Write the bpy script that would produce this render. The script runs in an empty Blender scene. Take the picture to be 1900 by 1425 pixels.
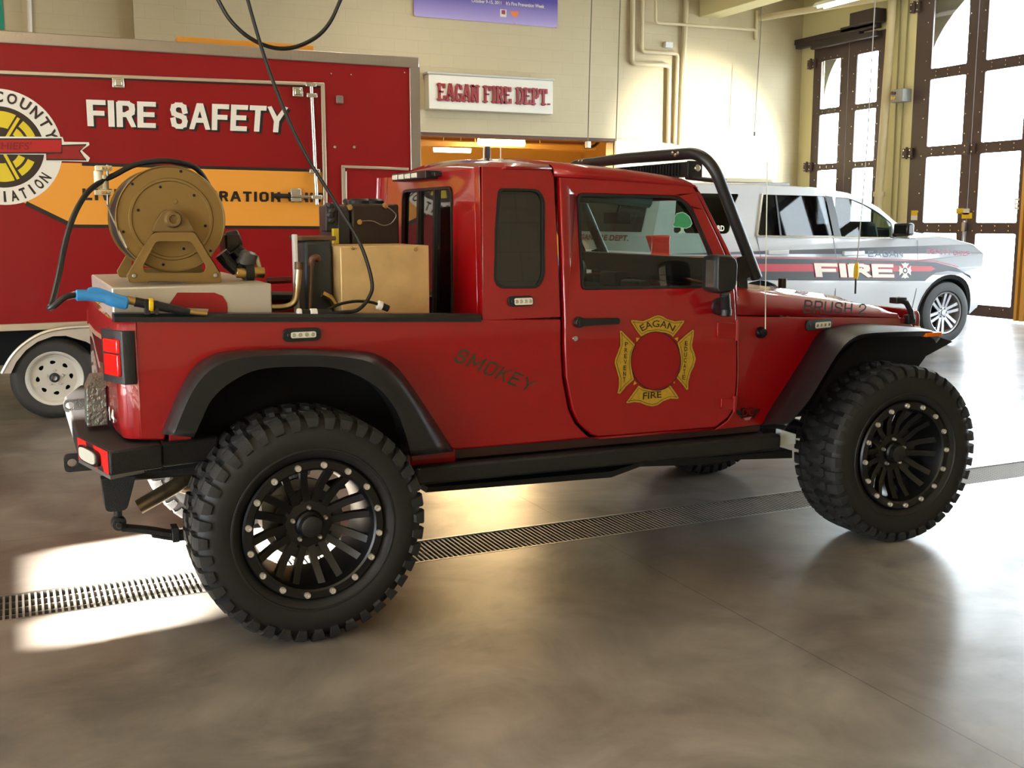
import bpy, bmesh, math, random
from mathutils import Vector, Matrix
from mathutils.geometry import tessellate_polygon
random.seed(7)
PI = math.pi
SC = bpy.context.scene
COL = SC.collection

# ------------------------------------------------------------------ camera
CAM = Vector((-0.9574857889701767, -3.953331647229327, 1.5736763275007137))
RX = Vector((0.9080294497080927, -0.4189032911422099, -0.001597226672481295))
RY = Vector((-0.06445295903540615, -0.1359410127407908, -0.9886181553697))
RZ = Vector((0.4139182703558742, 0.89779734557707, -0.15043799965556676))
FPX = 2000.17
cam_data = bpy.data.cameras.new('camera')
cam_data.sensor_width = 36.0
cam_data.lens = FPX * 36.0 / 1900.0
cam_data.clip_start = 0.05
cam_data.clip_end = 200
cam = bpy.data.objects.new('camera', cam_data)
COL.objects.link(cam)
m3 = Matrix((RX, -RY, -RZ)).transposed()
cam.matrix_world = Matrix.Translation(CAM) @ m3.to_4x4()
SC.camera = cam

# ------------------------------------------------------------------ view, world, light
SC.view_settings.view_transform = 'Standard'
SC.view_settings.look = 'None'
SC.view_settings.gamma = 1.0
SC.view_settings.use_curve_mapping = False
SC.view_settings.exposure = 0.08
SC.cycles.use_denoising = True
SC.cycles.max_bounces = 8
SC.cycles.diffuse_bounces = 4
SC.cycles.glossy_bounces = 4
SC.cycles.transmission_bounces = 4
SC.cycles.transparent_max_bounces = 16
SC.cycles.sample_clamp_indirect = 6.0
SC.cycles.caustics_reflective = False
SC.cycles.caustics_refractive = False

W_STR = 22.0
LAMP_W = 66.0
world = bpy.data.worlds.new('daylight')
SC.world = world
world.use_nodes = True
wn = world.node_tree
wn.nodes['Background'].inputs[0].default_value = (0.84, 0.93, 1.0, 1)
wn.nodes['Background'].inputs[1].default_value = W_STR

# geometry constants of the bay
Y_BACK, X_RIGHT, X_LEFT, Y_FRONT, Z_CEIL = 13.2, 13.11, -9.0, -9.5, 5.75

def light(name, kind, loc, rot, energy, color=(1, 1, 1), **kw):
    d = bpy.data.lights.new(name, kind)
    d.energy = energy
    d.color = color
    for k, v in kw.items():
        setattr(d, k, v)
    o = bpy.data.objects.new(name, d)
    o.location = loc
    o.rotation_euler = rot
    COL.objects.link(o)
    return o

def aim(o, d):
    o.rotation_euler = Vector(d).to_track_quat('-Z', 'Y').to_euler()

SUN_DIR = Vector((math.cos(math.radians(30)), 0.11, -math.sin(math.radians(30)))).normalized()
sun = light('sun', 'SUN', (-20, 0, 12), (0, 0, 0), 240.0, (1.0, 0.95, 0.84), angle=math.radians(1.1))
aim(sun, SUN_DIR)
# daylight portals: they only tell the sampler where the door openings are
def portal(name, x, y0, y1, z0, z1, direction):
    o = light(name, 'AREA', (x, (y0 + y1) / 2, (z0 + z1) / 2), (0, 0, 0), 1.0, shape='RECTANGLE', size=abs(y1 - y0), size_y=z1 - z0)
    o.data.cycles.is_portal = True
    # local x -> world y, local y -> world z, local -z -> direction
    ex = Vector((0, -1, 0)) * direction
    m = Matrix((ex, Vector((0, 0, 1)), ex.cross(Vector((0, 0, 1))))).transposed()
    o.rotation_euler = m.to_euler()
    return o
# added spot inside the large folding door, standing in for daylight bounced onto the back wall
glint = light('added_bounce_spot', 'SPOT', (12.8, 7.2, 1.2), (0, 0, 0), 4600.0, (1.0, 0.97, 0.88), spot_size=math.radians(35.0), spot_blend=0.5, shadow_soft_size=0.06)
aim(glint, Vector((10.95, 13.2, 2.6)) - Vector((12.8, 7.2, 1.2)))
# unseen area lamps added under the ceiling to brighten the bay
for (lx, ly) in ((-2.0, -6.0), (-4.5, 2.4), (3.5, 3.2), (8.5, 2.5), (-2.0, 10.5), (5.0, 10.5)):
    light('ceiling_fill', 'AREA', (lx, ly, 5.5), (0, 0, 0), LAMP_W, (1.0, 0.90, 0.74), shape='RECTANGLE', size=0.35, size_y=2.4)

# ------------------------------------------------------------------ pixel rays onto real planes
def ray(px, py):
    return RX * ((px - 950.0) / FPX) + RY * ((py - 712.5) / FPX) + RZ
def PY(px, py, Y):
    r = ray(px, py)
    return CAM + r * ((Y - CAM.y) / r.y)
def PX(px, py, X):
    r = ray(px, py)
    return CAM + r * ((X - CAM.x) / r.x)
def PZ(px, py, Z):
    r = ray(px, py)
    return CAM + r * ((Z - CAM.z) / r.z)
def xz(pts, Y):
    out = []
    for p in pts:
        v = PY(p[0], p[1], Y)
        out.append((v.x, v.z))
    return out

# ------------------------------------------------------------------ materials
def s2l(c):
    c = c / 255.0
    return c / 12.92 if c <= 0.04045 else ((c + 0.055) / 1.055) ** 2.4
def rgb(r, g, b):
    return (s2l(r), s2l(g), s2l(b), 1.0)
MATS = {}
def mat(name, col, rough=0.5, metal=0.0, coat=0.0, spec=0.5, noise=0.0, nscale=8.0, bump=0.0, bscale=60.0, emit=None, estr=0.0):
    if name in MATS:
        return MATS[name]
    m = bpy.data.materials.new(name)
    m.use_nodes = True
    nt = m.node_tree
    b = nt.nodes['Principled BSDF']
    b.inputs['Base Color'].default_value = col
    b.inputs['Roughness'].default_value = rough
    b.inputs['Metallic'].default_value = metal
    b.inputs['Coat Weight'].default_value = coat
    b.inputs['Coat Roughness'].default_value = 0.04
    b.inputs['Specular IOR Level'].default_value = spec
    tc = None
    if noise > 0 or bump > 0:
        tc = nt.nodes.new('ShaderNodeTexCoord')
    if noise > 0:
        n = nt.nodes.new('ShaderNodeTexNoise')
        n.inputs['Scale'].default_value = nscale
        n.inputs['Detail'].default_value = 5.0
        nt.links.new(tc.outputs['Object'], n.inputs['Vector'])
        mr = nt.nodes.new('ShaderNodeMapRange')
        mr.inputs['From Min'].default_value = 0.3
        mr.inputs['From Max'].default_value = 0.7
        mr.inputs['To Min'].default_value = 1.0 - noise
        mr.inputs['To Max'].default_value = 1.0 + noise
        nt.links.new(n.outputs['Fac'], mr.inputs['Value'])
        hs = nt.nodes.new('ShaderNodeHueSaturation')
        hs.inputs['Color'].default_value = col
        nt.links.new(mr.outputs['Result'], hs.inputs['Value'])
        nt.links.new(hs.outputs['Color'], b.inputs['Base Color'])
    if bump > 0:
        n2 = nt.nodes.new('ShaderNodeTexNoise')
        n2.inputs['Scale'].default_value = bscale
        n2.inputs['Detail'].default_value = 3.0
        nt.links.new(tc.outputs['Object'], n2.inputs['Vector'])
        bp = nt.nodes.new('ShaderNodeBump')
        bp.inputs['Strength'].default_value = bump
        bp.inputs['Distance'].default_value = 0.01
        nt.links.new(n2.outputs['Fac'], bp.inputs['Height'])
        nt.links.new(bp.outputs['Normal'], b.inputs['Normal'])
    if emit:
        b.inputs['Emission Color'].default_value = emit
        b.inputs['Emission Strength'].default_value = estr
    MATS[name] = m
    return m

def glass(name, tint, refl=1.0):
    m = bpy.data.materials.new(name)
    m.use_nodes = True
    nt = m.node_tree
    nt.nodes.clear()
    out = nt.nodes.new('ShaderNodeOutputMaterial')
    tr = nt.nodes.new('ShaderNodeBsdfTransparent')
    tr.inputs[0].default_value = tint
    gl = nt.nodes.new('ShaderNodeBsdfGlossy')
    gl.inputs['Roughness'].default_value = 0.02
    fr = nt.nodes.new('ShaderNodeFresnel')
    fr.inputs['IOR'].default_value = 1.5
    mu = nt.nodes.new('ShaderNodeMath')
    mu.operation = 'MULTIPLY'
    mu.inputs[1].default_value = refl
    mix = nt.nodes.new('ShaderNodeMixShader')
    ge = nt.nodes.new('ShaderNodeNewGeometry')
    inv = nt.nodes.new('ShaderNodeMath')
    inv.operation = 'SUBTRACT'
    inv.inputs[0].default_value = 1.0
    nt.links.new(ge.outputs['Backfacing'], inv.inputs[1])
    m2 = nt.nodes.new('ShaderNodeMath')
    m2.operation = 'MULTIPLY'
    nt.links.new(fr.outputs[0], m2.inputs[0])
    nt.links.new(inv.outputs[0], m2.inputs[1])
    nt.links.new(m2.outputs[0], mu.inputs[0])
    nt.links.new(mu.outputs[0], mix.inputs[0])
    nt.links.new(tr.outputs[0], mix.inputs[1])
    nt.links.new(gl.outputs[0], mix.inputs[2])
    nt.links.new(mix.outputs[0], out.inputs[0])
    return m

def block_wall(name, col, axis, bw=0.406, bh=0.203, mortar=0.94, rough=0.55):
    """painted concrete block: running bond pressed into a painted wall"""
    m = bpy.data.materials.new(name)
    m.use_nodes = True
    nt = m.node_tree
    b = nt.nodes['Principled BSDF']
    b.inputs['Roughness'].default_value = rough
    tc = nt.nodes.new('ShaderNodeTexCoord')
    sp = nt.nodes.new('ShaderNodeSeparateXYZ')
    cb = nt.nodes.new('ShaderNodeCombineXYZ')
    nt.links.new(tc.outputs['Object'], sp.inputs[0])
    nt.links.new(sp.outputs['X' if axis == 'Y' else 'Y'], cb.inputs[0])
    nt.links.new(sp.outputs['Z'], cb.inputs[1])
    br = nt.nodes.new('ShaderNodeTexBrick')
    br.inputs['Scale'].default_value = 1.0
    br.inputs['Brick Width'].default_value = bw
    br.inputs['Row Height'].default_value = bh
    br.inputs['Mortar Size'].default_value = 0.006
    br.inputs['Mortar Smooth'].default_value = 0.3
    c2 = tuple(c * 0.97 for c in col[:3]) + (1,)
    br.inputs['Color1'].default_value = col
    br.inputs['Color2'].default_value = c2
    br.inputs['Mortar'].default_value = tuple(c * mortar for c in col[:3]) + (1,)
    nt.links.new(cb.outputs[0], br.inputs['Vector'])
    nt.links.new(br.outputs['Color'], b.inputs['Base Color'])
    n = nt.nodes.new('ShaderNodeTexNoise')
    n.inputs['Scale'].default_value = 90
    nt.links.new(tc.outputs['Object'], n.inputs['Vector'])
    mu = nt.nodes.new('ShaderNodeMath')
    mu.operation = 'MULTIPLY_ADD'
    mu.inputs[1].default_value = 0.25
    nt.links.new(n.outputs['Fac'], mu.inputs[0])
    inv = nt.nodes.new('ShaderNodeMath')
    inv.operation = 'SUBTRACT'
    inv.inputs[0].default_value = 1.0
    nt.links.new(br.outputs['Fac'], inv.inputs[1])
    nt.links.new(inv.outputs[0], mu.inputs[2])
    bp = nt.nodes.new('ShaderNodeBump')
    bp.inputs['Strength'].default_value = 0.35
    bp.inputs['Distance'].default_value = 0.006
    nt.links.new(mu.outputs[0], bp.inputs['Height'])
    nt.links.new(bp.outputs['Normal'], b.inputs['Normal'])
    return m

def floor_mat():
    m = bpy.data.materials.new('stained_concrete')
    m.use_nodes = True
    nt = m.node_tree
    b = nt.nodes['Principled BSDF']
    L = nt.links.new
    tc = nt.nodes.new('ShaderNodeTexCoord')
    def noise(scale, detail, dist=0.0, rough=0.6):
        n = nt.nodes.new('ShaderNodeTexNoise')
        n.inputs['Scale'].default_value = scale
        n.inputs['Detail'].default_value = detail
        n.inputs['Roughness'].default_value = rough
        n.inputs['Distortion'].default_value = dist
        L(tc.outputs['Object'], n.inputs['Vector'])
        return n
    a = noise(0.5, 5, 0.35, 0.5)
    sm = nt.nodes.new('ShaderNodeMapRange')
    sm.inputs['From Min'].default_value = 0.28
    sm.inputs['From Max'].default_value = 0.74
    L(a.outputs['Fac'], sm.inputs['Value'])
    cr = nt.nodes.new('ShaderNodeMixRGB')
    cr.inputs[1].default_value = rgb(70, 64, 60)
    cr.inputs[2].default_value = rgb(158, 151, 142)
    L(sm.outputs[0], cr.inputs[0])
    # dark smeary patches and reddish stain
    a2 = noise(1.7, 9, 0.9, 0.62)
    mr = nt.nodes.new('ShaderNodeMapRange')
    mr.inputs['From Min'].default_value = 0.28
    mr.inputs['From Max'].default_value = 0.72
    mr.inputs['To Min'].default_value = 0.52
    mr.inputs['To Max'].default_value = 1.4
    L(a2.outputs['Fac'], mr.inputs['Value'])
    hs = nt.nodes.new('ShaderNodeHueSaturation')
    L(cr.outputs[0], hs.inputs['Color'])
    L(mr.outputs[0], hs.inputs['Value'])
    a3 = noise(0.8, 4, 0.4, 0.5)
    mr3 = nt.nodes.new('ShaderNodeMapRange')
    mr3.inputs['From Min'].default_value = 0.42
    mr3.inputs['From Max'].default_value = 0.85
    mr3.inputs['To Min'].default_value = 0.0
    mr3.inputs['To Max'].default_value = 0.55
    L(a3.outputs['Fac'], mr3.inputs['Value'])
    mx = nt.nodes.new('ShaderNodeMixRGB')
    mx.inputs[2].default_value = rgb(88, 68, 64)
    L(mr3.outputs[0], mx.inputs[0])
    L(hs.outputs[0], mx.inputs[1])
    # saw-cut joints
    sp = nt.nodes.new('ShaderNodeSeparateXYZ')
    L(tc.outputs['Object'], sp.inputs[0])
    def joint(out, off, period):
        ad = nt.nodes.new('ShaderNodeMath'); ad.operation = 'ADD'; ad.inputs[1].default_value = off
        L(sp.outputs[out], ad.inputs[0])
        pp = nt.nodes.new('ShaderNodeMath'); pp.operation = 'PINGPONG'; pp.inputs[1].default_value = period / 2
        L(ad.outputs[0], pp.inputs[0])
        lt = nt.nodes.new('ShaderNodeMath'); lt.operation = 'LESS_THAN'; lt.inputs[1].default_value = 0.003
        L(pp.outputs[0], lt.inputs[0])
        return lt
    j1 = joint('X', -1.61, 4.4)
    j2 = joint('Y', 2.6, 4.4)
    mxj = nt.nodes.new('ShaderNodeMath'); mxj.operation = 'MAXIMUM'
    L(j1.outputs[0], mxj.inputs[0]); L(j2.outputs[0], mxj.inputs[1])
    mj = nt.nodes.new('ShaderNodeMixRGB')
    mj.inputs[2].default_value = rgb(66, 56, 48)
    sc = nt.nodes.new('ShaderNodeMath'); sc.operation = 'MULTIPLY'; sc.inputs[1].default_value = 0.7
    L(mxj.outputs[0], sc.inputs[0])
    L(sc.outputs[0], mj.inputs[0])
    L(mx.outputs[0], mj.inputs[1])
    L(mj.outputs[0], b.inputs['Base Color'])
    r = noise(2.2, 8, 0.8, 0.6)
    rr = nt.nodes.new('ShaderNodeMapRange')
    rr.inputs['From Min'].default_value = 0.3
    rr.inputs['From Max'].default_value = 0.7
    rr.inputs['To Min'].default_value = 0.08
    rr.inputs['To Max'].default_value = 0.46
    L(r.outputs['Fac'], rr.inputs['Value'])
    L(rr.outputs[0], b.inputs['Specular IOR Level'])
    b.inputs['Roughness'].default_value = 0.29
    return m

def diamond_plate():
    m = bpy.data.materials.new('diamond_plate')
    m.use_nodes = True
    nt = m.node_tree
    L = nt.links.new
    b = nt.nodes['Principled BSDF']
    b.inputs['Metallic'].default_value = 1.0
    b.inputs['Roughness'].default_value = 0.34
    b.inputs['Base Color'].default_value = (0.52, 0.47, 0.43, 1)
    tc = nt.nodes.new('ShaderNodeTexCoord')
    mp = nt.nodes.new('ShaderNodeMapping')
    mp.inputs['Rotation'].default_value = (0, math.radians(45), 0)
    L(tc.outputs['Object'], mp.inputs[0])
    ck = nt.nodes.new('ShaderNodeTexChecker')
    ck.inputs['Scale'].default_value = 42
    L(mp.outputs[0], ck.inputs['Vector'])
    bp = nt.nodes.new('ShaderNodeBump')
    bp.inputs['Strength'].default_value = 0.8
    bp.inputs['Distance'].default_value = 0.004
    L(ck.outputs['Fac'], bp.inputs['Height'])
    L(bp.outputs['Normal'], b.inputs['Normal'])
    return m

RED = mat('truck_red_paint', rgb(146, 3, 10), 0.35, coat=1.0, spec=0.3)
REDT = mat('trailer_red_skin', rgb(132, 3, 10), 0.45, coat=0.15, spec=0.3, noise=0.03, nscale=1.5)
BLACKP = mat('black_plastic', rgb(22, 22, 24), 0.42, bump=0.15, bscale=300)
BLACKT = mat('black_textured_coat', rgb(17, 16, 16), 0.55, bump=0.4, bscale=250)
BLACKG = mat('gloss_black', rgb(10, 10, 11), 0.16)
BLACKR = mat('satin_black', rgb(9, 9, 10), 0.38)
BOLTM = mat('bolt_steel', (0.86, 0.82, 0.74, 1), 0.35, metal=0.8)
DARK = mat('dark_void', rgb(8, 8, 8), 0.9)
RUBBER = mat('tyre_rubber', rgb(31, 30, 29), 0.72, noise=0.12, nscale=9, bump=0.15, bscale=120)
RUBBER2 = mat('sidewall_rubber', rgb(20, 19, 19), 0.6, noise=0.08, nscale=9)
CHROME = mat('bright_steel', (0.75, 0.74, 0.70, 1), 0.22, metal=1.0)
STEEL = mat('dull_steel', (0.45, 0.44, 0.42, 1), 0.4, metal=1.0)
ALU = mat('mill_aluminium', (0.68, 0.63, 0.55, 1), 0.42, metal=0.75, noise=0.05, nscale=6)
RUST = mat('rusty_pipe', rgb(96, 72, 50), 0.6, metal=0.5, noise=0.25, nscale=30)
BRASS = mat('brass', (0.62, 0.42, 0.16, 1), 0.3, metal=1.0)
WHITE = mat('white_vinyl', rgb(232, 226, 214), 0.4)
BLACKV = mat('black_vinyl', rgb(32, 24, 20), 0.4)
GOLD = mat('gold_leaf', rgb(196, 158, 52), 0.35, metal=0.3, noise=0.12, nscale=70)
YEL = mat('yellow_plastic', rgb(228, 184, 20), 0.45)
BLUE = mat('blue_plastic', rgb(52, 136, 200), 0.4)
GLASS_TR = glass('truck_glass', (0.80, 0.88, 0.85, 1), 1.5)
GLASS_DK = glass('smoked_glass', (0.3, 0.3, 0.28, 1), 2.2)
GLASS_Q = glass('quarter_glass', (0.10, 0.10, 0.09, 1), 2.6)
GLASS_CL = glass('clear_glass', (0.97, 0.985, 0.99, 1), 0.8)
AMBER = mat('amber_lens', rgb(230, 110, 10), 0.25)
REDLENS = mat('red_lens', rgb(215, 8, 14), 0.18, coat=0.6)
CLEARL = mat('clear_lens', rgb(226, 222, 205), 0.2, coat=0.5)

# ------------------------------------------------------------------ mesh helpers
def wloc(o):
    v = Vector((0, 0, 0))
    while o is not None:
        v += o.location
        o = o.parent
    return v

def poly_area(p):
    return 0.5 * sum(p[i][0] * p[(i + 1) % len(p)][1] - p[(i + 1) % len(p)][0] * p[i][1] for i in range(len(p)))

def rpoly(pts, n=5):
    """polygon corners (a, b, radius) -> rounded outline"""
    out = []
    k = len(pts)
    for i in range(k):
        p = Vector(pts[i][:2])
        r = pts[i][2] if len(pts[i]) > 2 else 0.0
        if r <= 0:
            out.append((p.x, p.y))
            continue
        a = (Vector(pts[i - 1][:2]) - p)
        c = (Vector(pts[(i + 1) % k][:2]) - p)
        ra = min(r, a.length * 0.49)
        rc = min(r, c.length * 0.49)
        A = p + a.normalized() * ra
        Cc = p + c.normalized() * rc
        for j in range(n + 1):
            t = j / n
            q = A * (1 - t) ** 2 + p * 2 * t * (1 - t) + Cc * t * t
            out.append((q.x, q.y))
    return out

def inset(poly, d):
    """offset a closed outline inwards (d>0) by simple mitred offset"""
    s = 1 if poly_area(poly) > 0 else -1
    out = []
    k = len(poly)
    for i in range(k):
        p = Vector(poly[i])
        e0 = (p - Vector(poly[i - 1]))
        e1 = (Vector(poly[(i + 1) % k]) - p)
        if e0.length < 1e-7 or e1.length < 1e-7:
            out.append(tuple(p)); continue
        n0 = Vector((-e0.y, e0.x)).normalized() * s
        n1 = Vector((-e1.y, e1.x)).normalized() * s
        n = (n0 + n1)
        if n.length < 1e-4:
            n = n0
        n.normalize()
        q = p + n * (d / max(0.4, n.dot(n0)))
        out.append((q.x, q.y))
    return out

class MB:
    def __init__(self):
        self.v = []; self.f = []; self.mi = []
    def add(self, verts, faces, mi=0):
        b = len(self.v)
        self.v.extend([Vector(x) for x in verts])
        for f in faces:
            self.f.append(tuple(b + i for i in f))
            self.mi.append(mi)
        return self
    def box(self, x0, x1, y0, y1, z0, z1, mi=0):
        vs = [(x, y, z) for x in (x0, x1) for y in (y0, y1) for z in (z0, z1)]
        return self.add(vs, [(0, 1, 3, 2), (4, 6, 7, 5), (0, 4, 5, 1), (2, 3, 7, 6), (0, 2, 6, 4), (1, 5, 7, 3)], mi)
    def hexa(self, a, b, mi=0):
        """two quads a[4], b[4] -> closed block"""
        return self.add(list(a) + list(b), [(0, 1, 2, 3), (7, 6, 5, 4), (0, 4, 5, 1), (1, 5, 6, 2), (2, 6, 7, 3), (3, 7, 4, 0)], mi)
    def prism(self, poly, a0, a1, axis='Y', holes=(), mi=0, caps=(True, True)):
        loops = [list(poly)] + [list(h) for h in holes]
        flat = [p for l in loops for p in l]
        tris = tessellate_polygon([[Vector((p[0], p[1], 0)) for p in l] for l in loops])
        def P(p, a):
            if axis == 'Y': return (p[0], a, p[1])
            if axis == 'X': return (a, p[0], p[1])
            return (p[0], p[1], a)
        n = len(flat)
        vs = [P(p, a0) for p in flat] + [P(p, a1) for p in flat]
        fs = []
        if caps[0]: fs += [tuple(t) for t in tris]
        if caps[1]: fs += [tuple(n + i for i in reversed(t)) for t in tris]
        b = 0
        for l in loops:
            k = len(l)
            for i in range(k):
                j = (i + 1) % k
                fs.append((b + i, b + j, n + b + j, n + b + i))
            b += k
        return self.add(vs, fs, mi)
    def tube(self, pts, r, n=10, closed=False, caps=True, mi=0):
        pts = [Vector(p) for p in pts]
        k = len(pts)
        rs = r if isinstance(r, (list, tuple)) else [r] * k
        vs = []
        prev = None
        for i in range(k):
            if closed:
                t = (pts[(i + 1) % k] - pts[i - 1])
            else:
                t = (pts[min(i + 1, k - 1)] - pts[max(i - 1, 0)])
            t.normalize()
            if prev is None:
                u = t.orthogonal().normalized()
            else:
                u = (prev - t * prev.dot(t))
                u = u.normalized() if u.length > 1e-6 else t.orthogonal().normalized()
            prev = u
            w = t.cross(u)
            for j in range(n):
                a = 2 * PI * j / n
                vs.append(pts[i] + (u * math.cos(a) + w * math.sin(a)) * rs[i])
        fs = []
        for i in range(k if closed else k - 1):
            i2 = (i + 1) % k
            for j in range(n):
                j2 = (j + 1) % n
                fs.append((i * n + j, i * n + j2, i2 * n + j2, i2 * n + j))
        if caps and not closed:
            fs.append(tuple(range(n - 1, -1, -1)))
            fs.append(tuple((k - 1) * n + j for j in range(n)))
        return self.add(vs, fs, mi)
    def cyl(self, p0, p1, r, n=12, mi=0):
        return self.tube([p0, p1], r, n, mi=mi)
    def lathe(self, prof, c=(0, 0, 0), axis=(0, 1, 0), n=48, closed=False, mi=0, a0=0.0, a1=2 * PI):
        """profile (radius, along axis)"""
        ax = Vector(axis).normalized()
        u = ax.orthogonal().normalized()
        if abs(ax.y) > 0.9:
            u = Vector((1, 0, 0))
        w = ax.cross(u)
        c = Vector(c)
        full = abs(a1 - a0 - 2 * PI) < 1e-6
        m = n if full else n + 1
        vs = []
        for (r, a) in prof:
            for j in range(m):
                t = a0 + (a1 - a0) * j / n
                vs.append(c + ax * a + (u * math.cos(t) + w * math.sin(t)) * r)
        fs = []
        k = len(prof)
        for i in range(k if closed else k - 1):
            i2 = (i + 1) % k
            for j in range(n):
                j2 = (j + 1) % m
                fs.append((i * m + j, i * m + j2, i2 * m + j2, i2 * m + j))
        return self.add(vs, fs, mi)
    def loft(self, secs, closed=False, caps=False, mi=0):
        n = len(secs[0])
        vs = [p for s in secs for p in s]
        fs = []
        for i in range(len(secs) - 1):
            for j in range(n if closed else n - 1):
                j2 = (j + 1) % n
                fs.append((i * n + j, i * n + j2, (i + 1) * n + j2, (i + 1) * n + j))
        if caps:
            fs.append(tuple(range(n - 1, -1, -1)))
            fs.append(tuple((len(secs) - 1) * n + j for j in range(n)))
        return self.add(vs, fs, mi)
    def warp(self, fn):
        self.v = [Vector(fn(p)) for p in self.v]
        return self
    def mirror(self, yc):
        """append a mirrored copy about y = yc"""
        b = len(self.v)
        self.v += [Vector((p.x, 2 * yc - p.y, p.z)) for p in self.v]
        self.f += [tuple(b + i for i in reversed(f)) for f in self.f]
        self.mi += list(self.mi)
        return self
    def pair(self, yc):
        """build() also makes the twin on the other side of y = yc, as an object of its own"""
        self.twin = yc
        return self
    twin = None
    def mesh(self, name, mats, smooth=True, angle=32, merge=True):
        me = bpy.data.meshes.new(name)
        me.from_pydata([tuple(p) for p in self.v], [], self.f)
        for m in (mats if isinstance(mats, (list, tuple)) else [mats]):
            me.materials.append(m)
        for i, p in enumerate(me.polygons):
            p.material_index = self.mi[i]
        bm = bmesh.new()
        bm.from_mesh(me)
        if merge:
            bmesh.ops.remove_doubles(bm, verts=bm.verts, dist=1e-5)
        bmesh.ops.recalc_face_normals(bm, faces=bm.faces)
        bm.to_mesh(me)
        bm.free()
        if smooth:
            me.polygons.foreach_set('use_smooth', [True] * len(me.polygons))
            me.set_sharp_from_angle(angle=math.radians(angle))
        me.update()
        return me
    def build(self, name, mats, parent=None, bevel=0.0, smooth=True, angle=32, local=False, solid=0.0):
        if self.twin is not None:
            t = MB(); t.v = [Vector((p.x, 2 * self.twin - p.y, p.z)) for p in self.v]
            t.f = [tuple(reversed(f)) for f in self.f]; t.mi = list(self.mi)
            near = None
            yc = self.twin; self.twin = None
            near = self.build(name, mats, parent, bevel, smooth, angle, local, solid)
            t.build(name, mats, parent, bevel, smooth, angle, local, solid)
            return near
        off = Vector((0, 0, 0)) if (local or parent is None) else wloc(parent)
        if off.length > 0:
            self.v = [p - off for p in self.v]
        me = self.mesh(name, mats, smooth, angle)
        o = bpy.data.objects.new(name, me)
        COL.objects.link(o)
        if parent is not None:
            o.parent = parent
        if solid:
            md = o.modifiers.new('thickness', 'SOLIDIFY')
            md.thickness = abs(solid)
            md.offset = 1 if solid > 0 else -1
        if bevel > 0:
            md = o.modifiers.new('bevel', 'BEVEL')
            md.width = bevel
            md.segments = 2
            md.limit_method = 'ANGLE'
            md.angle_limit = math.radians(38)
        return o

def tag(o, label, cat, group=None, kind=None):
    if label: o['label'] = label
    if cat: o['category'] = cat
    if group: o['group'] = group
    if kind: o['kind'] = kind
    return o
def struct(o):
    o['kind'] = 'structure'
    return o
def thing(name, loc, label, cat, group=None):
    o = bpy.data.objects.new(name, None)
    o.empty_display_size = 0.1
    o.location = loc
    COL.objects.link(o)
    return tag(o, label, cat, group)
def copy_tree(o, parent=None):
    c = o.copy()
    COL.objects.link(c)
    c.parent = parent
    for ch in list(o.children):
        copy_tree(ch, c)
    return c

# ------------------------------------------------------------------ lettering
def text_geo(s, bold=0.0, extrude=0.0, spacing=1.0):
    cu = bpy.data.curves.new('txt', 'FONT')
    cu.body = s
    cu.size = 1.0
    cu.offset = bold
    cu.extrude = extrude
    cu.resolution_u = 3
    cu.space_character = spacing
    o = bpy.data.objects.new('txt', cu)
    COL.objects.link(o)
    bpy.context.view_layer.update()
    dg = bpy.context.evaluated_depsgraph_get()
    me = bpy.data.meshes.new_from_object(o.evaluated_get(dg))
    vs = [v.co.copy() for v in me.vertices]
    fs = [tuple(p.vertices) for p in me.polygons]
    COL.objects.unlink(o)
    bpy.data.objects.remove(o)
    bpy.data.curves.remove(cu)
    bpy.data.meshes.remove(me)
    return vs, fs
def text_in(mb, s, corners, nrm, off=0.002, bold=0.02, mi=0, depth=0.0, spacing=1.0):
    """lettering stretched into the real quad corners TL TR BR BL, lifted off along nrm"""
    vs, fs = text_geo(s, bold, 0.5 if depth else 0.0, spacing)
    x0 = min(v.x for v in vs); x1 = max(v.x for v in vs)
    y0 = min(v.y for v in vs); y1 = max(v.y for v in vs)
    TL, TR, BR, BL = [Vector(c) for c in corners]
    n = Vector(nrm).normalized()
    out = []
    for v in vs:
        u = (v.x - x0) / (x1 - x0); w = (v.y - y0) / (y1 - y0)
        p = (BL * (1 - u) + BR * u) * (1 - w) + (TL * (1 - u) + TR * u) * w
        out.append(p + n * (off + (v.z + 0.5) * depth if depth else off))
    mb.add(out, fs, mi)
    return mb
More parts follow.
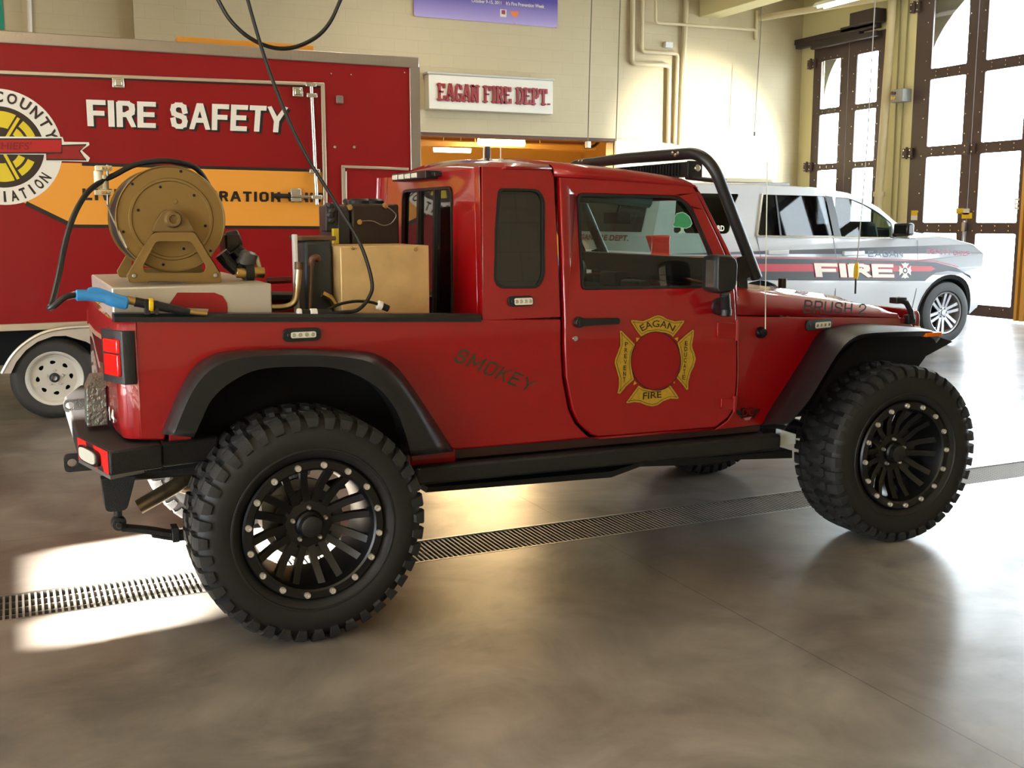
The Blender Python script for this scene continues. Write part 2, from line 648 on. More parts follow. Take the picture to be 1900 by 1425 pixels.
BLOCK = {
 'A': [[(0, 0), (.42, 1), (.58, 1), (1, 0)], [(.2, .32), (.8, .32)]],
 'B': [[(0, 0), (0, 1), (.7, 1), (.95, .88), (.95, .64), (.7, .53), (0, .53)], [(.7, .53), (1, .4), (1, .12), (.75, 0), (0, 0)]],
 'C': [[(1, .72), (.95, .9), (.75, 1), (.25, 1), (.05, .9), (0, .7), (0, .3), (.05, .1), (.25, 0), (.75, 0), (.95, .1), (1, .28)]],
 'D': [[(0, 0), (0, 1), (.6, 1), (.9, .88), (1, .65), (1, .35), (.9, .12), (.6, 0), (0, 0)]],
 'E': [[(0, 0), (0, 1)], [(0, 1), (1, 1)], [(0, .51), (.9, .51)], [(0, 0), (1, 0)]],
 'F': [[(0, 0), (0, 1)], [(0, 1), (1, 1)], [(0, .50), (.88, .50)]],
 'G': [[(1, .74), (.95, .9), (.75, 1), (.25, 1), (.05, .9), (0, .7), (0, .3), (.05, .1), (.25, 0), (.8, 0), (1, .1), (1, .45), (.6, .45)]],
 'H': [[(0, 0), (0, 1)], [(1, 0), (1, 1)], [(0, .5), (1, .5)]],
 'I': [[(0, 0), (0, 1)]],
 'K': [[(0, 0), (0, 1)], [(1, 1), (.1, .42)], [(.38, .6), (1, 0)]],
 'L': [[(0, 1), (0, 0), (1, 0)]],
 'M': [[(0, 0), (0, 1)], [(0, 1), (.5, .25), (1, 1)], [(1, 1), (1, 0)]],
 'N': [[(0, 0), (0, 1)], [(0, 1), (1, 0)], [(1, 0), (1, 1)]],
 'O': [[(.25, 0), (.75, 0), (.95, .1), (1, .3), (1, .7), (.95, .9), (.75, 1), (.25, 1), (.05, .9), (0, .7), (0, .3), (.05, .1), (.25, 0)]],
 'P': [[(0, 0), (0, 1), (.72, 1), (.97, .9), (1, .73), (.97, .54), (.72, .44), (0, .44)]],
 'R': [[(0, 0), (0, 1), (.72, 1), (.97, .9), (1, .73), (.97, .57), (.72, .47), (0, .47)], [(.66, .47), (1, 0)]],
 'S': [[(.98, .74), (.92, .92), (.7, 1), (.3, 1), (.07, .92), (0, .76), (.07, .6), (.3, .54), (.7, .47), (.93, .4), (1, .25), (.93, .08), (.7, 0), (.3, 0), (.07, .08), (.01, .26)]],
 'T': [[(.5, 0), (.5, 1)], [(0, 1), (1, 1)]],
 'U': [[(0, 1), (0, .25), (.07, .08), (.3, 0), (.7, 0), (.93, .08), (1, .25), (1, 1)]],
 'V': [[(0, 1), (.42, 0), (.58, 0), (1, 1)]],
 'Y': [[(0, 1), (.5, .42), (1, 1)], [(.5, .45), (.5, 0)]],
 '1': [[(.1, .78), (.5, 1), (.5, 0)]],
 '2': [[(.02, .74), (.1, .93), (.3, 1), (.7, 1), (.93, .9), (1, .72), (.9, .54), (.0, .06), (0, 0), (1, 0)]],
 '4': [[(.75, 0), (.75, 1), (0, .3), (1, .3)]],
}
BWID = {'I': 0.0, 'M': 1.15, 'O': .85, 'G': .85, 'A': .95, 'N': .85, '1': .4, 'V': .9, 'Y': .9}
def block_text(mb, s, corners, nrm, off=0.002, t=0.2, gap=0.13, mi=0, space=0.42, base=0.56, slant=0.0, tv=None):
    """heavy block lettering built stroke by stroke, stretched into the quad TL TR BR BL"""
    tv = tv or t                         # thickness of level strokes
    items = []; x = 0.0
    for ch in s:
        if ch == ' ':
            x += space; continue
        w = BWID.get(ch, .75) * base / .75 + t
        items.append((ch, x, w)); x += w + gap
    tot = x - gap
    TL, TR, BR, BL = [Vector(c) for c in corners]
    n = Vector(nrm).normalized()
    def M(u, v):
        u = (u + slant * (v - .5)) / tot
        return (BL * (1 - u) + BR * u) * (1 - v) + (TL * (1 - u) + TR * u) * v + n * off
    lift = 0.0
    for ch, x0, w in items:
        for st in BLOCK.get(ch, []):
            P_ = [Vector((x0 + t / 2 + p[0] * (w - t), tv / 2 + p[1] * (1 - tv))) for p in st]
            k = len(P_)
            for i in range(k - 1):
                d = P_[i + 1] - P_[i]
                L_ = d.length
                if L_ < 1e-6: continue
                d /= L_
                th = (t * abs(d.y) + tv * abs(d.x)) / (abs(d.x) + abs(d.y))
                e0 = d * (tv / 2 * abs(d.y) + t / 2 * abs(d.x)) * (1.0 if i == 0 else .5)
                e1 = d * (tv / 2 * abs(d.y) + t / 2 * abs(d.x)) * (1.0 if i == k - 2 else .5)
                nn = Vector((-d.y, d.x)) * th / 2
                q = [P_[i] - e0 + nn, P_[i + 1] + e1 + nn, P_[i + 1] + e1 - nn, P_[i] - e0 - nn]
                lift = (lift + 0.00025) if lift < 0.0018 else 0.0
                mb.add([M(a.x, min(1.0, max(0.0, a.y))) + n * lift for a in q], [(0, 1, 2, 3)], mi)
    return mb
def text_fn(mb, s, fn, bold=0.02, mi=0, spacing=1.0, per_char=False):
    """lettering mapped by fn(u in 0..1, v in 0..1)"""
    vs, fs = text_geo(s, bold, 0.0, spacing)
    x0 = min(v.x for v in vs); x1 = max(v.x for v in vs)
    y0 = min(v.y for v in vs); y1 = max(v.y for v in vs)
    mb.add([fn((v.x - x0) / (x1 - x0), (v.y - y0) / (y1 - y0)) for v in vs], fs, mi)
    return mb
def flat_poly(mb, pts3, mi=0):
    """flat filled outline from 3D points"""
    n = len(pts3)
    tris = tessellate_polygon([[Vector(p) for p in pts3]])
    mb.add(pts3, [tuple(t) for t in tris], mi)
    return mb
def strip(mb, pts3, w, nrm, mi=0, closed=True):
    """flat line of width w along 3D points lying in a plane of normal nrm"""
    pts = [Vector(p) for p in pts3]
    k = len(pts)
    n = Vector(nrm).normalized()
    vs = []
    for i in range(k):
        if closed:
            t = (pts[(i + 1) % k] - pts[i - 1]).normalized()
        else:
            t = (pts[min(i + 1, k - 1)] - pts[max(i - 1, 0)]).normalized()
        s = n.cross(t) * (w / 2)
        vs += [pts[i] + s, pts[i] - s]
    fs = []
    for i in range(k if closed else k - 1):
        j = (i + 1) % k
        fs.append((2 * i, 2 * i + 1, 2 * j + 1, 2 * j))
    mb.add(vs, fs, mi)
    return mb
def smoothpath(pts, n=6):
    """Catmull-Rom through 3D points"""
    pts = [Vector(p) for p in pts]
    out = []
    for i in range(len(pts) - 1):
        p0 = pts[max(i - 1, 0)]; p1 = pts[i]; p2 = pts[i + 1]; p3 = pts[min(i + 2, len(pts) - 1)]
        for j in range(n):
            t = j / n
            out.append(0.5 * ((2 * p1) + (p2 - p0) * t + (2 * p0 - 5 * p1 + 4 * p2 - p3) * t * t + (3 * p1 - p0 - 3 * p2 + p3) * t ** 3))
    out.append(pts[-1])
    return out
# ================================================================== THE SETTING
WALLB = block_wall('painted_block_beige', rgb(192, 178, 144), 'Y')
WALLR = block_wall('painted_block_cream', rgb(226, 216, 160), 'X')
WALLF = block_wall('painted_block_tan', rgb(206, 190, 158), 'Y', bw=0.62, bh=0.42, mortar=0.55)
CEILM = mat('ceiling_paint', rgb(196, 180, 140), 0.8)
CREAM = mat('cream_paint', rgb(222, 212, 164), 0.5)
BEIGE = mat('beige_pipe_paint', rgb(208, 194, 158), 0.45)
DOORB = mat('brown_door_frame', rgb(74, 56, 54), 0.42)
FLOOR = floor_mat()
DR0, DR1 = 0.615, 0.945            # drain trench

mb = MB()
for (y0, y1) in ((Y_FRONT, DR0), (DR1, Y_BACK + 9.0)):
    mb.box(X_LEFT - 0.3, X_RIGHT + 0.3, y0, y1, -0.25, 0.0)
mb.box(X_LEFT - 0.3, X_RIGHT + 0.3, DR0, DR1, -0.25, -0.14)
struct(mb.build('floor', [FLOOR], smooth=False))
mb = MB().box(X_LEFT - 0.2, X_RIGHT + 0.25, Y_FRONT - 0.2, Y_BACK + 0.3, Z_CEIL, Z_CEIL + 0.15)
struct(mb.build('ceiling', [CEILM], smooth=False))
# back wall with the opening into the next bay
ox0, oz = PY(700, 245, Y_BACK).x, PY(900, 249, Y_BACK).z
ox1 = PY(1140, 257, Y_BACK).x
wall = [(X_LEFT, 0), (2.9, 0), (2.9, oz), (ox1, oz), (ox1, 0), (X_RIGHT + 0.25, 0), (X_RIGHT + 0.25, Z_CEIL), (X_LEFT, Z_CEIL)]
struct(MB().prism(wall, Y_BACK, Y_BACK + 0.3).build('wall_back', [WALLB], smooth=False))
# neighbouring bay seen through the opening
BAYW = mat('bay_wall_yellow', rgb(224, 190, 110), 0.6)
BAYC = mat('bay_ceiling_brown', rgb(128, 78, 48), 0.8)
BZ = oz + 0.55
struct(MB().box(2.5, 13.0, Y_BACK + 8.7, Y_BACK + 8.9, 0, BZ).build('wall_far', [BAYW], smooth=False))
struct(MB().box(2.3, 2.5, Y_BACK + 0.3, Y_BACK + 8.9, 0, BZ).build('wall_far_left', [BAYW], smooth=False))
struct(MB().box(13.0, 13.2, Y_BACK + 0.3, Y_BACK + 8.9, 0, BZ).build('wall_far_right', [BAYW], smooth=False))
struct(MB().box(2.3, 13.2, Y_BACK + 0.3, Y_BACK + 8.9, BZ, BZ + 0.1).build('ceiling', [BAYC], smooth=False))
# column beside the opening and the return of the doorway frame
cx0, cx1 = ox1, PY(1195, 257, Y_BACK).x
struct(MB().box(cx0, cx1, Y_BACK - 0.03, Y_BACK + 0.05, 0, oz).build('trim_1', [CREAM], bevel=0.01))
# pilaster on the left
p0, p1 = PY(246, 40, Y_BACK).x, PY(322, 40, Y_BACK).x
struct(MB().box(p0, p1, Y_BACK - 0.18, Y_BACK, 0, Z_CEIL).build('trim_2', [WALLB], smooth=False))
# lintel angle over the opening
struct(MB().box(2.9, ox1, Y_BACK - 0.01, Y_BACK + 0.3, oz - 0.05, oz).build('trim_3', [mat('dark_steel_lintel', rgb(84, 50, 34), 0.6)], smooth=False))
# front wall behind the photographer with a high window
struct(MB().prism([(X_LEFT, 0), (X_RIGHT + 0.25, 0), (X_RIGHT + 0.25, Z_CEIL), (X_LEFT, Z_CEIL)], Y_FRONT - 0.25, Y_FRONT).build('wall_front', [WALLF], smooth=False))
# soffit beam, upper right
bpt = PY(1297, 32, Y_BACK)
bx0, bzz = bpt.x, bpt.z
struct(MB().box(bx0, bx0 + 0.42, 3.0, Y_BACK, bzz, Z_CEIL).build('trim_4', [CREAM], bevel=0.01))

# ---------------------------------------------------------------- folding doors
def zrow(px, py): return PX(px, py, X_RIGHT).z
ROWS = []                                            # (bottom, top) of the panes, from the photograph
r1b, r2t, r2b, r3t, r3b, r4t = [zrow(*p) for p in ((1727.6, 128.2), (1725, 148), (1717, 272.5), (1715, 292), (1704.7, 413), (1703, 432))]
r4b = zrow(1858.7, 569)
DTOP = 5.3
ROWS = [(r1b, DTOP - 0.16), (r2b, r2t), (r3b, r3t), (r4b, r4t)]
def leaf(X, y0, y1, rows, top, parent, side, zb=0.03):
    """one glazed leaf standing in a plane of constant X, from y0 to y1 (y0<y1)"""
    s0, s1 = side                       # stile widths at the low-y and high-y edge
    t = 0.03
    holes = [rpoly([(y0 + s0, a, .02), (y1 - s1, a, .02), (y1 - s1, b, .02), (y0 + s0, b, .02)], 2) for (a, b) in rows]
    mb = MB().prism([(y0, zb), (y1, zb), (y1, top), (y0, top)], X, X + t, 'X', holes)
    # rivets along stiles and rails, inside face
    def rivet(y, z):
        mb.cyl((X - 0.012, y, z), (X, y, z), 0.011, 6, mi=1)
    s = -1
    for yy in (y0 + s0 * 0.72, y1 - s1 * 0.72):
        z = zb + 0.12
        while z < top - 0.05:
            rivet(yy, z); z += 0.31
    for (a, b) in rows:
        for k in range(3):
            yy = y0 + s0 + (y1 - y0 - s0 - s1) * (k + 0.5) / 3
            rivet(yy, a - 0.05); 
            if b < top - 0.3: rivet(yy, b + 0.05)
    o = mb.build('door_leaf', [DOORB, CHROME], parent, smooth=False)
    g = MB()
    for (a, b) in rows:
        g.box(X + 0.012, X + 0.018, y0 + s0 - 0.015, y1 - s1 + 0.015, a - 0.015, b + 0.015)
    g.build('glass_pane', [GLASS_CL], o, smooth=False)
    return o
def hinges(X, y, zs, parent, d):
    for z in zs:
        mb = MB()
        mb.box(X - 0.05, X - 0.002, y - 0.11, y + 0.11, z - 0.08, z + 0.08)
        mb.cyl((X - 0.06, y, z - 0.1), (X - 0.06, y, z + 0.1), 0.022, 10)
        for dz in (-0.05, 0.05):
            for dy in (-0.07, 0.07):
                mb.cyl((X - 0.065, y + dy, z + dz), (X - 0.05, y + dy, z + dz), 0.014, 8, mi=1)
        mb.build('hinge', [DOORB, CHROME], parent)
# door 2 : large one at the right edge of the photograph
d2y0 = PX(1693, 200, X_RIGHT).y
d2y1 = PX(1806, 200, X_RIGHT).y
lw = d2y0 - d2y1
door2 = thing('door_2', (X_RIGHT, d2y1 - lw, 0), None, None); struct(door2)
for i in range(4):
    leaf(X_RIGHT, d2y0 - lw * (i + 1) + 0.006, d2y0 - lw * i - 0.006, ROWS, DTOP, door2, ((0.185, 0.36), (0.33, 0.185), (0.185, 0.33), (0.36, 0.185))[i])
hz = PX(1680, 285, X_RIGHT).z
hinges(X_RIGHT, d2y0 + 0.02, (0.7, hz, PX(1697, 15, X_RIGHT).z), door2, 1)
hinges(X_RIGHT, d2y1, (hz,), door2, 1)
# latch rod and yellow warning stickers of door 2
v = PX(1793, 415, X_RIGHT)
lt = MB().tube([(v.x - 0.05, v.y, v.z - 0.45), (v.x - 0.05, v.y, v.z + 0.05)], 0.02, 8).box(v.x - 0.07, v.x - 0.005, v.y - 0.03, v.y + 0.03, v.z - 0.12, v.z + 0.02)
lt.build('latch', [STEEL], door2)
mb = MB()
def sticker_x(px0, py0, px1, py1, mi):
    a = PX(px0, py0, X_RIGHT - 0.012); b = PX(px1, py1, X_RIGHT - 0.012)
    mb.box(X_RIGHT - 0.014, X_RIGHT - 0.001, min(a.y, b.y), max(a.y, b.y), min(a.z, b.z), max(a.z, b.z), mi)
sticker_x(1774.5, 386.5, 1787, 396.5, 0); sticker_x(1787.5, 387, 1798, 398, 1)
sticker_x(1785, 395, 1803, 405.5, 0); sticker_x(1691, 390.5, 1702, 400, 0); sticker_x(1690.5, 400, 1701.5, 408.5, 1)
mb.build('warning_sticker', [YEL, WHITE], door2, smooth=False)
# white letter E on the right stile
mb = MB()
q = [PX(*p, X_RIGHT - 0.004) for p in ((1883, 368), (1891.5, 368), (1890.5, 388.5), (1882, 388.5))]
block_text(mb, 'E', q, (-1, 0, 0), 0.002)
mb.build('letter', [WHITE], door2, smooth=False)
# door 1 : further along the same wall, partly behind the pipe
d1y0 = PX(1507, 200, X_RIGHT).y
d1y1 = PX(1571, 200, X_RIGHT).y
lw1 = d1y0 - d1y1
top1 = PX(1560, 72, X_RIGHT).z
door1 = thing('door_1', (X_RIGHT, d1y1 - lw1, 0), None, None); struct(door1)
ROWS1 = [(zrow(1520, 203), top1 - 0.34), (zrow(1513, 305), zrow(1518, 214)), (1.49, zrow(1510, 317)), (r4b, 1.33)]
for i in range(2):
    leaf(X_RIGHT, d1y0 - lw1 * (i + 1) + 0.006, d1y0 - lw1 * i - 0.006, ROWS1, top1, door1, (0.20, 0.21))
hinges(X_RIGHT, d1y0 + 0.02, (PX(1501, 310, X_RIGHT).z, PX(1505, 120, X_RIGHT).z), door1, 1)
# operator gear on top of door 1
mb = MB()
for (a, b, r) in (((1480, 76), (1632, 50), .05), ((1482, 84), (1600, 66), .04), ((1510, 82), (1632, 68), .045), ((1565, 58), (1632, 42), .05)):
    A = PX(*a, X_RIGHT - 0.12); B = PX(*b, X_RIGHT - 0.12)
    mb.box(X_RIGHT - 0.2, X_RIGHT - 0.08, min(A.y, B.y), max(A.y, B.y), (A.z + B.z) / 2 - r, (A.z + B.z) / 2 + r)
A = PX(1588, 26, X_RIGHT - 0.2); B = PX(1634, 40, X_RIGHT - 0.2)
mb.box(X_RIGHT - 0.34, X_RIGHT - 0.08, B.y, A.y, B.z, A.z)
mb.build('door_operator', [mat('dark_gear', rgb(52, 40, 38), 0.5)], door1, bevel=0.01)

# unseen large door beyond the right edge of the view, added for its light
d5y0 = 4.3
door5 = thing('door_5', (X_RIGHT, d5y0 - 2 * lw, 0), None, None); struct(door5)
for i in range(4):
    leaf(X_RIGHT, d5y0 - lw * (i + 1) + 0.006, d5y0 - lw * i - 0.006, ROWS, DTOP, door5, ((0.185, 0.36), (0.33, 0.185), (0.185, 0.33), (0.36, 0.185))[i])
d5end = d5y0 - 4 * lw
# right wall with its door openings, plus the arched outside facing beyond the panes
d2end = d2y0 - 4 * lw
d1end = d1y0 - 2 * lw1
yy = [Y_FRONT, d2end, d2y0, d1end, d1y0, Y_BACK + 0.3]
poly = [(Y_FRONT - 0.2, 0), (d5end, 0), (d5end, DTOP), (d5y0, DTOP), (d5y0, 0), (d2end, 0), (d2end, DTOP), (d2y0, DTOP), (d2y0, 0), (d1end, 0), (d1end, top1), (d1y0, top1), (d1y0, 0), (Y_BACK + 0.3, 0), (Y_BACK + 0.3, Z_CEIL), (Y_FRONT - 0.2, Z_CEIL)]
struct(MB().prism(poly, X_RIGHT, X_RIGHT + 0.25, 'X').build('wall_right', [CREAM], smooth=False))
def arch(name, y0, y1, zs, rise, ztop, xw):
    yc = (y0 + y1) / 2; h = (y1 - y0) / 2
    pts = [(yc + h * math.cos(t), zs + rise * math.sin(t)) for t in [PI * k / 24 for k in range(25)]]
    poly = pts + [(y0 - 0.02, zs), (y0 - 0.02, ztop), (y1 + 0.02, ztop), (y1 + 0.02, zs)]
    # (arch curve is the lower edge of a spandrel)
    poly = [(y1, zs)] + pts[1:-1] + [(y0, zs), (y0, ztop), (y1, ztop)]
    return struct(MB().prism(poly, xw, xw + 0.2, 'X').build(name, [mat('outside_stone', rgb(120, 118, 106), 0.8)], smooth=False))
arch('trim_5', d2end, d2y0, PX(1735, 68, X_RIGHT + .3).z - 0.75, 1.75, Z_CEIL, X_RIGHT + 0.26)
arch('trim_6', d1end, d1y0, PX(1526, 157, X_RIGHT + .3).z - 0.45, 1.15, Z_CEIL, X_RIGHT + 0.26)
# orange channel strips beside the right-hand stile of door 2
mb = MB()
ya = PX(1888, 520, X_RIGHT - 0.05).y
mb.box(X_RIGHT - 0.09, X_RIGHT - 0.015, ya - 0.05, ya + 0.0, 0.02, 4.6).box(X_RIGHT - 0.09, X_RIGHT - 0.015, ya - 0.17, ya - 0.10, 0.02, 4.6)
mb.build('safety_edge', [mat('orange_edge', rgb(206, 150, 60), 0.5)], door2, smooth=False)
# outside paving
struct(MB().box(X_RIGHT + 0.3, 40, -25, 40, -0.25, -0.03).build('ground_outside', [mat('outside_paving', rgb(205, 205, 205), 0.8)], smooth=False))

# left side of the drive-through bay: the same folding doors (behind the photographer's left)
XL = X_LEFT
def strip_leaf(y0, y1, rows, top, parent):
    mb = MB().prism([(y0, 0.03), (y1, 0.03), (y1, top), (y0, top)], XL - 0.07, XL, 'X', [[(a[0], a[2]), (a[1], a[2]), (a[1], a[3]), (a[0], a[3])] for a in rows])
    mb.build('door_leaf', [DOORB], parent, smooth=False)
d3 = thing('door_3', (XL, 0.2, 0), None, None); struct(d3)
d4 = thing('door_4', (XL, -5.4, 0), None, None); struct(d4)
Ts = math.tan(math.radians(30))
# the sun strips on the floor fix where its lowest lit panes sit
zl = (-0.88 - XL) * Ts
shift = (-0.98 - XL) * 0.11 / math.cos(math.radians(30))
A0, A1 = 0.72 - shift, 1.50 - shift
B0, B1 = 0.26 - shift, 0.56 - shift
def leaf_rows(y0, y1, skip_top=False):
    r = []
    for (a, b) in ((0.25, 1.25), (1.45, 2.5), (2.68, 3.75)):
        r.append((y0, y1, a, b))
    return r
rows3 = [(A0, A1, zl, 5.62), (B0, B1, zl, zl + 0.34)]
for (ya, yb) in ((-1.8, -0.95), (A0, A1), (B0, B1), (A1 + 0.3, A1 + 1.5)):
    rows3 += [(ya, yb, a, b) for (a, b) in ((0.25, 1.25), (1.45, 2.3))]
strip_leaf(-1.9, 2.2, rows3, 5.7, d3)
rows4 = []
for k in range(4):
    ya = -7.6 + k * 1.2
    rows4 += [(ya, ya + 0.98, a, b) for (a, b) in ((0.25, 1.25), (1.45, 2.5), (2.7, 3.7))]
strip_leaf(-7.9, -2.7, rows4, 5.2, d4)
poly = [(Y_FRONT - 0.2, 0), (-7.9, 0), (-7.9, 5.2), (-2.7, 5.2), (-2.7, 0), (-1.9, 0), (-1.9, 5.7), (2.2, 5.7), (2.2, 0), (Y_BACK + 0.3, 0), (Y_BACK + 0.3, Z_CEIL), (Y_FRONT - 0.2, Z_CEIL)]
struct(MB().prism(poly, XL - 0.25, XL, 'X').build('wall_left', [CREAM], smooth=False))
portal('portal_right', X_RIGHT + 0.3, d2end, d2y0, 0.1, DTOP, -1)
portal('portal_right_far', X_RIGHT + 0.3, d1end, d1y0, 0.1, top1, -1)
portal('portal_right_near', X_RIGHT + 0.3, d5end, d5y0, 0.1, DTOP, -1)
portal('portal_left', XL - 0.3, -7.9, 2.2, 0.1, 5.4, 1)

# ---------------------------------------------------------------- floor drain
t = thing('floor_drain', (2.0, 0.78, 0), 'long steel trench drain grate running under the red pickup', 'drain')
mb = MB()
x = X_LEFT + 0.1
while x < X_RIGHT - 0.1:
    mb.box(x, x + 0.009, DR0 + 0.012, DR1 - 0.012, -0.03, -0.003)
    x += 0.0245
for yb in (0.70, 0.78, 0.86):
    mb.box(X_LEFT, X_RIGHT, yb - 0.003, yb + 0.003, -0.03, -0.008)
mb.build('grate_bars', [mat('worn_grate', (0.30, 0.28, 0.25, 1), 0.5, metal=0.5)], t, smooth=False)
MB().box(X_LEFT, X_RIGHT, DR0, DR0 + 0.012, -0.04, 0.001).box(X_LEFT, X_RIGHT, DR1 - 0.012, DR1, -0.04, 0.001).build('frame', [STEEL], t, smooth=False)
# ================================================================== RED PICKUP
YC = 0.84
LEAN = 0.115
def ysurf(x, z, cab=True):
    y = 0.09
    if cab and z > 1.19: y += LEAN * (z - 1.19)
    if x > 2.1: y += 0.19 * (x - 2.1)
    return y
def PS(px, py, off=0.0):
    """photograph point -> the near side skin of the pickup (off = metres proud of it)"""
    y = 0.09
    for _ in range(8):
        p = PY(px, py, y - off)
        y = ysurf(p.x, p.z)
    return PY(px, py, y - off)
def psl(pts):
    out = []
    for p in pts:
        v = PS(p[0], p[1])
        out.append((v.x, v.z) + ((p[2] / 480.0,) if len(p) > 2 else ()))
    return out
def skin(p, off=0.0):
    """local (x, depth, z) -> on the near skin"""
    return Vector((p.x, p.y + ysurf(p.x, p.z) - off, p.z))
truck = thing('pickup_truck', (1.4, YC, 0), 'lifted red pickup with black flares, big mud tyres and SMOKEY lettering', 'truck')

# ---- tub sides
tub_px = [(257, 816), (251, 591), (890, 593), (1041, 592), (1041, 640), (1044, 700), (1055, 758), (1067.5, 786), (1092, 811), (1110, 815),
          (1325, 798.5), (1351, 780), (1365, 757), (1369, 700), (1368, 586), (1440, 588), (1560, 588), (1680, 590), (1702, 611),
          (1640, 612), (1585, 607), (1536, 617), (1515, 631), (1493, 671), (1436, 758), (1416, 787), (845, 834),
          (838, 832), (788, 763), (733, 690), (701, 668), (671, 660), (541, 655), (433, 659), (393, 669), (366, 689), (345, 720), (322, 766), (309, 803), (306, 817)]
tub = psl(tub_px)
mb = MB().prism(tub, 0.0, 0.035).warp(lambda p: skin(p))
# sill lips below the flares
for a, b in (((313, 811), (357, 824)), ((761, 847), (845, 866))):
    A = PY(*a, 0.1); B = PY(*b, 0.1)
    mb.box(A.x, B.x, 0.095, 0.14, B.z, A.z + 0.06)
mb.pair(YC)
body = mb.build('body_side', [RED], truck, bevel=0.006)
# ---- rear corner, tailgate, bed
XR = PY(257, 700, 0.09).x          # where the rounded corner starts
zb, zt = PY(257, 816, 0.09).z, PY(251, 591, 0.09).z
mb = MB()
secs = []
R = 0.07
prof = [(XR, 0.0)]
for k in range(7):
    t = (PI / 2) * k / 6
    prof.append((XR - R * math.sin(t), R - R * math.cos(t)))
prof.append((XR - R - 0.012, R + 0.16))
prof.append((XR - R - 0.022, YC - 0.09))
for z, ins in ((zb, 0.012), (zb + 0.05, 0.0), (zt - 0.035, 0.0), (zt - 0.012, 0.008), (zt, 0.03)):
    secs.append([Vector((p[0] + (ins if p[0] < XR - 0.005 else 0), 0.09 + p[1] + (ins if p[1] < 0.12 and p[0] < XR - 0.005 else 0), z)) for p in prof])
mb.loft(secs)
mb.mirror(YC)
rear = mb.build('rear_quarter', [RED], truck, solid=0.0)
mb = MB()
zbed = 1.105
mb.box(XR - 0.06, 0.86, 0.13, 2 * YC - 0.13, zbed - 0.03, zbed)
mb.build('bed_floor', [BLACKT], truck)
# inner bed walls
mb = MB().box(XR - 0.08, 0.86, 0.125, 0.15, 1.09, zt - 0.07).pair(YC)
mb.build('bed_wall', [RED], truck)
# rail cap
v0, v1 = PS(228, 585), PS(892, 587)
mb = MB()
secs = []
for t in [k / 8 for k in range(9)]:
    x = v0.x + (v1.x - v0.x) * t; z = v0.z + (v1.z - v0.z) * t
    x -= 0.03 * (1 - t)
    secs.append([Vector((x, y, zz)) for (y, zz) in ((0.082, z - 0.022), (0.082, z - 0.004), (0.095, z + 0.008), (0.16, z + 0.008), (0.185, z - 0.004), (0.185, z - 0.03))])
mb.loft(secs, closed=True, caps=True).pair(YC)
mb.build('bed_rail_cap', [BLACKP], truck)
# red inner step at the front of the bed
A, B = PY(690, 575, 0.25), PY(800, 590, 0.25)
MB().box(0.30, 0.79, 0.155, 0.29, 1.106, 1.160).build('wheel_well_cover', [RED], truck, bevel=0.02)
# ---- wheel wells and underbody
mb = MB()
mb.box(-0.54, 0.60, 0.30, 0.34, 0.62, 1.10).box(-0.54, 0.60, 0.125, 0.34, 1.06, 1.10).box(-0.54, -0.50, 0.125, 0.34, 0.72, 1.1).box(0.56, 0.60, 0.125, 0.34, 0.60, 1.1)
mb.pair(YC)
mb.build('wheel_well_liner', [DARK], truck, smooth=False)
MB().box(0.60, 2.2, 0.16, 2 * YC - 0.16, 0.62, 0.90).box(-0.58, 0.61, 0.36, 2 * YC - 0.36, 0.66, 0.74).build('floor_pan', [DARK], truck, smooth=False)
mb = MB()
mb.box(-0.62, 3.35, 0.42, 0.50, 0.56, 0.68).pair(YC)
MB().box(0.9, 1.9, 0.55, 2 * YC - 0.55, 0.40, 0.60).build('transfer_case', [BLACKT], truck, bevel=0.03)
mb.build('chassis_frame', [BLACKT], truck, bevel=0.01)
for xa in (0.0, 2.93):
    mb = MB().cyl((xa, 0.2, 0.437), (xa, 2 * YC - 0.2, 0.437), 0.045, 14)
    mb.lathe([(0.0, -0.13), (0.09, -0.11), (0.14, -0.04), (0.14, 0.04), (0.09, 0.11), (0.0, 0.13)], (xa, YC + 0.12, 0.437), (1, 0, 0), 20)
    for s in (-1, 1):
        mb.tube(smoothpath([(xa + 0.12, YC + s * 0.42, 0.44), (xa + (0.5 if xa < 1 else -0.5), YC + s * 0.38, 0.5), (xa + (0.85 if xa < 1 else -0.85), YC + s * 0.36, 0.56)], 4), 0.028, 8)
        mb.tube([(xa + 0.05, YC + s * 0.47, 0.42), (xa + 0.12, YC + s * 0.43, 0.85)], 0.035, 10)
    mb.build('axle', [BLACKT], truck)

# ---- door
door_px = [(1046, 590), (1036.3, 329), (1284, 344.5, 8), (1305, 388), (1327, 434), (1347, 478), (1361, 540), (1364.5, 590), (1365.5, 700), (1361, 756), (1348, 775), (1325, 793), (1110, 810), (1095, 806), (1071.5, 783), (1060, 757), (1049, 700), (1046, 640)]
win_px = [(1068.5, 359, 16), (1259, 363.5, 26), (1283, 388, 18), (1319, 472, 8), (1321.5, 533.5, 8), (1077, 537, 12)]
door = rpoly(psl(door_px), 4)
win = rpoly(psl(win_px), 5)
mb = MB().prism(door, -0.010, 0.03, 'Y', [win]).warp(lambda p: skin(p))
dr = mb.build('door', [RED], truck, bevel=0.006)
mb = MB().prism(win, -0.013, 0.0, 'Y', [inset(win, 0.011)]).warp(lambda p: skin(p))
mb.build('window_seal', [BLACKP], dr)
MB().prism(inset(win, 0.008), 0.010, 0.015).warp(lambda p: skin(p)).build('window_glass', [GLASS_TR], dr, smooth=False)
